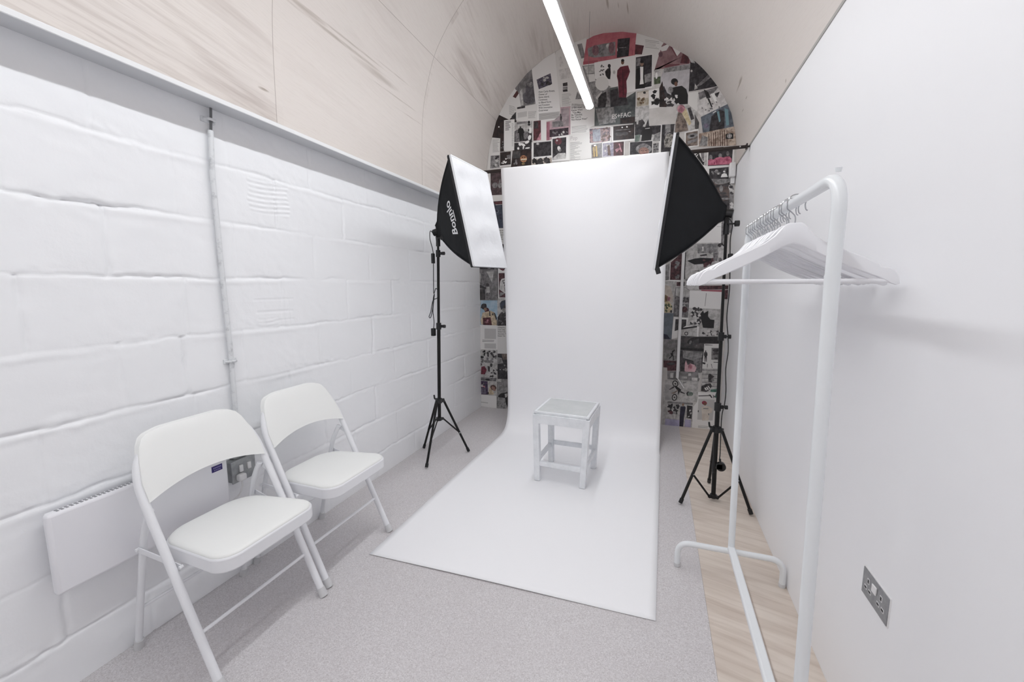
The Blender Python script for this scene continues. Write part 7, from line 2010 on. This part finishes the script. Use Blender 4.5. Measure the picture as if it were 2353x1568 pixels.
# ------------------------------------------------------------------ socket on the right wall
t = thing('wall_socket', 'brushed steel double socket plate on the right wall near the viewer', 'socket', (XR, 1.237, .476))
b = MB()
b.box((XR-.0045, 1.172, .438), (XR-.0005, 1.304, .512)); b.build('face_plate', M_steel, t, bevel=.002)
b = MB(); b.box((XR-.0025, 1.1695, .4355), (XR+.002, 1.3065, .5145)); b.build('rim', M_plastic, t, bevel=.001)
for yc in (1.205, 1.271):
    b = MB(); x = XR-.0050
    b.box((x-.0006, yc-.0035, .4825), (x+.001, yc+.0035, .4925))
    for s in (-1, 1): b.box((x-.0006, yc+s*.011-.005, .4615), (x+.001, yc+s*.011+.005, .4675))
    ho = b.build('pin_holes', M_hole, t)
    b = MB()
    for (y0, y1, z0, z1) in ((yc-.0055, yc+.0055, .4805, .4945), (yc-.0175, yc-.0045, .4595, .4695), (yc+.0045, yc+.0175, .4595, .4695)):
        b.box((x-.0003, y0, z0), (x+.001, y1, z1))
    b.build('shutter_surround', M_plastic, t)
b = MB(); b.box((XR-.0085, 1.226, .478), (XR-.004, 1.248, .500)); b.build('rocker_switch', M_plastic, t, bevel=.002)

# ------------------------------------------------------------------ clothes rail
t = thing('clothes_rail', 'white metal clothes rail standing against the right wall', 'clothes rail', (.33, 1.46, 0))
yn, yf = 1.015, 1.905; xr = .333; zr = 1.487
xt = .352
up = [(xt, yf, .150), (xt-.002, yf, .8), (xr, yf-.0, 1.30), (xr, yf, 1.44), (xr, yf-.014, 1.470), (xr, yf-.05, zr), (xr, 1.46, zr), (xr, yn+.058, zr), (xr, yn+.018, 1.472), (xr, yn, 1.43), (xr, yn, 1.292)]
b = MB(); b.tube(rounded([(xt, yf, .13), (xr+.002, yf, 1.26), (xr, yf, 1.46)], .02)[:-1] + [(xr, yf, 1.40)], .0132, 16); b.build('upright', M_rack, t)
b = MB(); b.tube([(xt, yn, .13), (xr, yn, 1.290)], .0136, 18); b.build('upright', M_rack, t)
arc = [(xr, yf, 1.36)] + rounded([(xr, yf, 1.40), (xr, yf, zr), (xr, yn, zr), (xr, yn, 1.36)], .075, 12)[1:-1] + [(xr, yn, 1.36), (xr, yn, 1.284)]
b = MB(); b.tube(arc, .0132, 18); b.build('hanging_rail', M_rack, t)
b = MB(); b.cyl((xr, yn, 1.286), (xr, yn, 1.290), .0141, 18); b.build('joint_ring', M_rack, t)
for yy in (yn, yf):
    b = MB(); b.tube([(xr, yy+(.022 if yy == yn else -.022), zr+.009), (xr, yy+(.021 if yy == yn else -.021), zr+.0175)], [.005, .0062], 10); b.build('end_stop', M_rack, t)
for yy in (yn, yf):
    pts = rounded([(.137, yy, .004), (.137, yy, .118), (.553, yy, .118), (.553, yy, .004)], .055, 8)
    b = MB(); b.tube(pts, .0125, 14); b.build('foot_bar', M_rack, t)
    for xx in (.137, .553):
        c = MB(); c.cyl((xx, yy, .001), (xx, yy, .016), .0135, 14); c.build('foot_cap', M_cap, t)
b = MB(); b.bar((xt, yn, .135), (xt, yf, .135), .030, .022); b.build('bottom_rail', M_rack, t, bevel=.006, segs=3)

# ------------------------------------------------------------------ hangers
def hanger():
    """local: origin where the hook rests on top of the rail"""
    t = thing('clothes_hanger', 'x', 'hanger', (0, 0, 0), 'white hangers bunched on the clothes rail')
    # shaped body: outline in x/z, thickness along y
    zt = -.070
    half = [(0, zt), (.012, zt+.001), (.022, zt-.004), (.030, zt-.014), (.042, zt-.030), (.065, zt-.049), (.10, zt-.067), (.15, zt-.091), (.178, zt-.107), (.186, zt-.117), (.192, zt-.117), (.203, zt-.118), (.213, zt-.126), (.221, zt-.142), (.2225, zt-.157), (.216, zt-.160), (.204, zt-.156), (.180, zt-.141), (.150, zt-.128), (.10, zt-.104), (.06, zt-.082), (.03, zt-.064), (.012, zt-.056), (0, zt-.053)]
    top = half[:15]; bot = half[15:]
    def lerp_rows():
        # pair upper and lower outline by parameter
        rows = []
        N = 40
        def samp(pl, f):
            x = [math.hypot(pl[i+1][0]-pl[i][0], pl[i+1][1]-pl[i][1]) for i in range(len(pl)-1)]; L = sum(x)*f
            for i, d in enumerate(x):
                if L <= d or i == len(x)-1:
                    k = min(1, L/d); return (pl[i][0]+(pl[i+1][0]-pl[i][0])*k, pl[i][1]+(pl[i+1][1]-pl[i][1])*k)
                L -= d
        for i in range(N+1):
            f = i/N; rows.append((samp(top, f), samp(bot[::-1], f)))
        return rows
    R = lerp_rows(); pairs = [((-a[0], a[1]), (-b_[0], b_[1])) for a, b_ in R[::-1]] + R[1:]
    rows = []
    for (a, c) in pairs:
        sweep = -.016*(abs(a[0])/.22)**2      # shoulders curve slightly forward
        th = .0058
        ring = []
        mx, mz = (a[0]+c[0])/2, (a[1]+c[1])/2
        for (u, w) in ((1, -.45), (.86, -1), (0, -1.12), (-.86, -1), (-1, -.45), (-1, .45), (-.86, 1), (0, 1.12), (.86, 1), (1, .45)):
            px = mx+(a[0]-mx)*u; pz = mz+(a[1]-mz)*u
            ring.append((px, sweep+w*th, pz))
        rows.append(ring)
    b = MB(); b.grid(rows, closed=True); n = 10; b.f.append(list(range(n))); b.m.append(0); L = len(b.v)-n; b.f.append(list(range(L, L+n))); b.m.append(0)
    b.build('shoulders', M_hang, t, angle=50)
    b = MB(); b.tube([(-.208, -.0145, zt-.150), (0, -.0145, zt-.150), (.208, -.0145, zt-.150)], .0055, 12); b.build('trouser_bar', M_hang, t)
    r = .0205
    hk = [(-.0, 0, zt-.004), (0, 0, zt+.020), (-.004, 0, zt+.028)]
    hk = [(0, 0, zt-.012), (0, 0, zt+.014), (-.008, 0, zt+.026), (-.019, 0, zt+.036)]
    for k in range(13):
        a = PI*1.08 - (PI*1.18)*k/12; hk.append((r*math.cos(a), 0, -r+.0015+r*math.sin(a)))
    hk += [(r+.001, 0, -r-.016), (r+.005, 0, -r-.020)]
    b = MB(); b.tube(curve(hk, 4), .0016, 8); b.build('hook', M_chrome, t)
    return t
h0 = hanger()
ztop = zr+.0132+.0018
ys_ = [1.292, 1.345, 1.372, 1.440, 1.462, 1.492, 1.520, 1.556, 1.590, 1.612, 1.648, 1.690, 1.722, 1.762, 1.790, 1.838]
random.seed(8)
HL = ['nearest hanger of the row on the clothes rail, seen whole'] + \
     ['white hanger just behind the nearest one on the clothes rail', 'white hanger third from the near end of the clothes rail row'] + [None]*(len(ys_)-5) + ['white hanger next to last at the far end of the clothes rail row', 'farthest hanger on the rail, beside the far bend of the rail']
words = ['fourth', 'fifth', 'sixth', 'seventh', 'eighth', 'ninth', 'tenth', 'eleventh', 'twelfth', 'thirteenth', 'fourteenth']
for i, y in enumerate(ys_):
    o = h0 if i == 0 else copy_tree(h0)
    dx = 0 if i == 0 else random.uniform(-.004, .004)
    o.location = (xr-.002+dx*.3, y, ztop)
    o.rotation_euler = (0, 0 if i == 0 else random.uniform(-.012, .012), -.03 + (0 if i == 0 else random.uniform(-.02, .02)))
    o['label'] = HL[i] or 'white hanger in the bunch on the clothes rail, %s from the near end' % words[i-3]

# ------------------------------------------------------------------ stool
def stool():
    t = thing('stool', 'small square silver painted wooden stool on the white backdrop', 'stool', (-.535, 2.66, 0))
    F = dict(fl=V((-.705, 2.505, 0)), fr=V((-.385, 2.487, 0)), br=V((-.360, 2.825, 0)), bl=V((-.688, 2.838, 0)))
    H = .470
    Tp = dict(fl=V((-.722, 2.512, H)), fr=V((-.362, 2.488, H)), br=V((-.345, 2.850, H)), bl=V((-.705, 2.868, H)))
    ctr = sum(Tp.values(), V((0,0,0)))/4
    zb = .0055
    def leg(k):
        f = F[k].lerp(V((ctr.x, ctr.y, 0)), .07); tp = Tp[k].lerp(ctr, .075); f.z = zb
        d = .0205; b = MB()
        ex = (Tp['fr']-Tp['fl']).normalized(); ey = (Tp['bl']-Tp['fl']).normalized()
        vs = []
        for p, s in ((f, .92), (tp-V((0,0,.02)), 1.0)):
            for a, c in ((-1,-1),(1,-1),(1,1),(-1,1)): vs.append(p+ex*a*d*s+ey*c*d*s)
        b.add(vs, [(0,3,2,1),(4,5,6,7),(0,1,5,4),(1,2,6,5),(2,3,7,6),(3,0,4,7)])
        b.build('leg', M_stool, t, bevel=.004, segs=3)
        return f, tp
    L = {k: leg(k) for k in F}
    def at(k, z): f, tp = L[k]; return f.lerp(tp, (z-f.z)/(tp.z-f.z))
    for a, c_ in (('fl','fr'),('fr','br'),('br','bl'),('bl','fl')):
        out = ((at(a, .4)+at(c_, .4))/2-V((ctr.x, ctr.y, .4))).normalized(); out.z = 0
        b = MB(); b.bar(at(a, H-.047)+out*.012, at(c_, H-.047)+out*.012, .016, .062); b.build('apron', M_stool, t, bevel=.003)
        z = .122 if (a, c_) == ('fl', 'fr') else (.150 if a in ('br',) else .135)
        b = MB(); b.bar(at(a, z)+out*.004, at(c_, z)+out*.004, .020, .032); b.build('stretcher', M_stool, t, bevel=.003)
    def quad(s, z): return [(p.x, p.y, z) for p in (ctr+(Tp[k]-ctr)*s for k in ('fl','fr','br','bl'))]
    b = MB(); b.prism(quad(1.0, H-.016), (0, 0, .016)); b.build('top_frame', M_stool, t, bevel=.004, segs=3)
    b = MB(); b.prism(quad(.90, H-.001), (0, 0, .0022)); b.build('seat_panel', M_stooltop, t, bevel=.001)
    return t
stool()

# ------------------------------------------------------------------ camera
cam = bpy.data.cameras.new('camera'); co = bpy.data.objects.new('camera', cam); C.objects.link(co)
cam.sensor_width = 36.0; cam.sensor_fit = 'HORIZONTAL'; cam.lens = 957.0/2353.0*36.0
cam.clip_start = .02
p, yw, rl = math.radians(7.5), math.radians(19.1), math.radians(-.1)
Fd = V((-math.sin(yw)*math.cos(p), math.cos(yw)*math.cos(p), -math.sin(p)))
Rd = V((math.cos(yw), math.sin(yw), 0)); Ud = Rd.cross(Fd)
R2 = Rd*math.cos(rl)+Ud*math.sin(rl); U2 = -Rd*math.sin(rl)+Ud*math.cos(rl)
m = Matrix((R2, U2, -Fd)).transposed().to_4x4(); m.translation = V((0, 0, 1.27))
co.matrix_world = m
sc = bpy.context.scene; sc.camera = co
w = bpy.data.worlds.new('world'); sc.world = w; w.use_nodes = True
w.node_tree.nodes['Background'].inputs['Color'].default_value = (.9, .93, 1, 1)
w.node_tree.nodes['Background'].inputs['Strength'].default_value = 0.0
sc.view_settings.view_transform = 'Standard'; sc.view_settings.look = 'None'
sc.view_settings.gamma = 1.0; sc.view_settings.use_curve_mapping = False
sc.view_settings.exposure = 0.0
sc.cycles.max_bounces = 10; sc.cycles.diffuse_bounces = 8; sc.cycles.glossy_bounces = 4
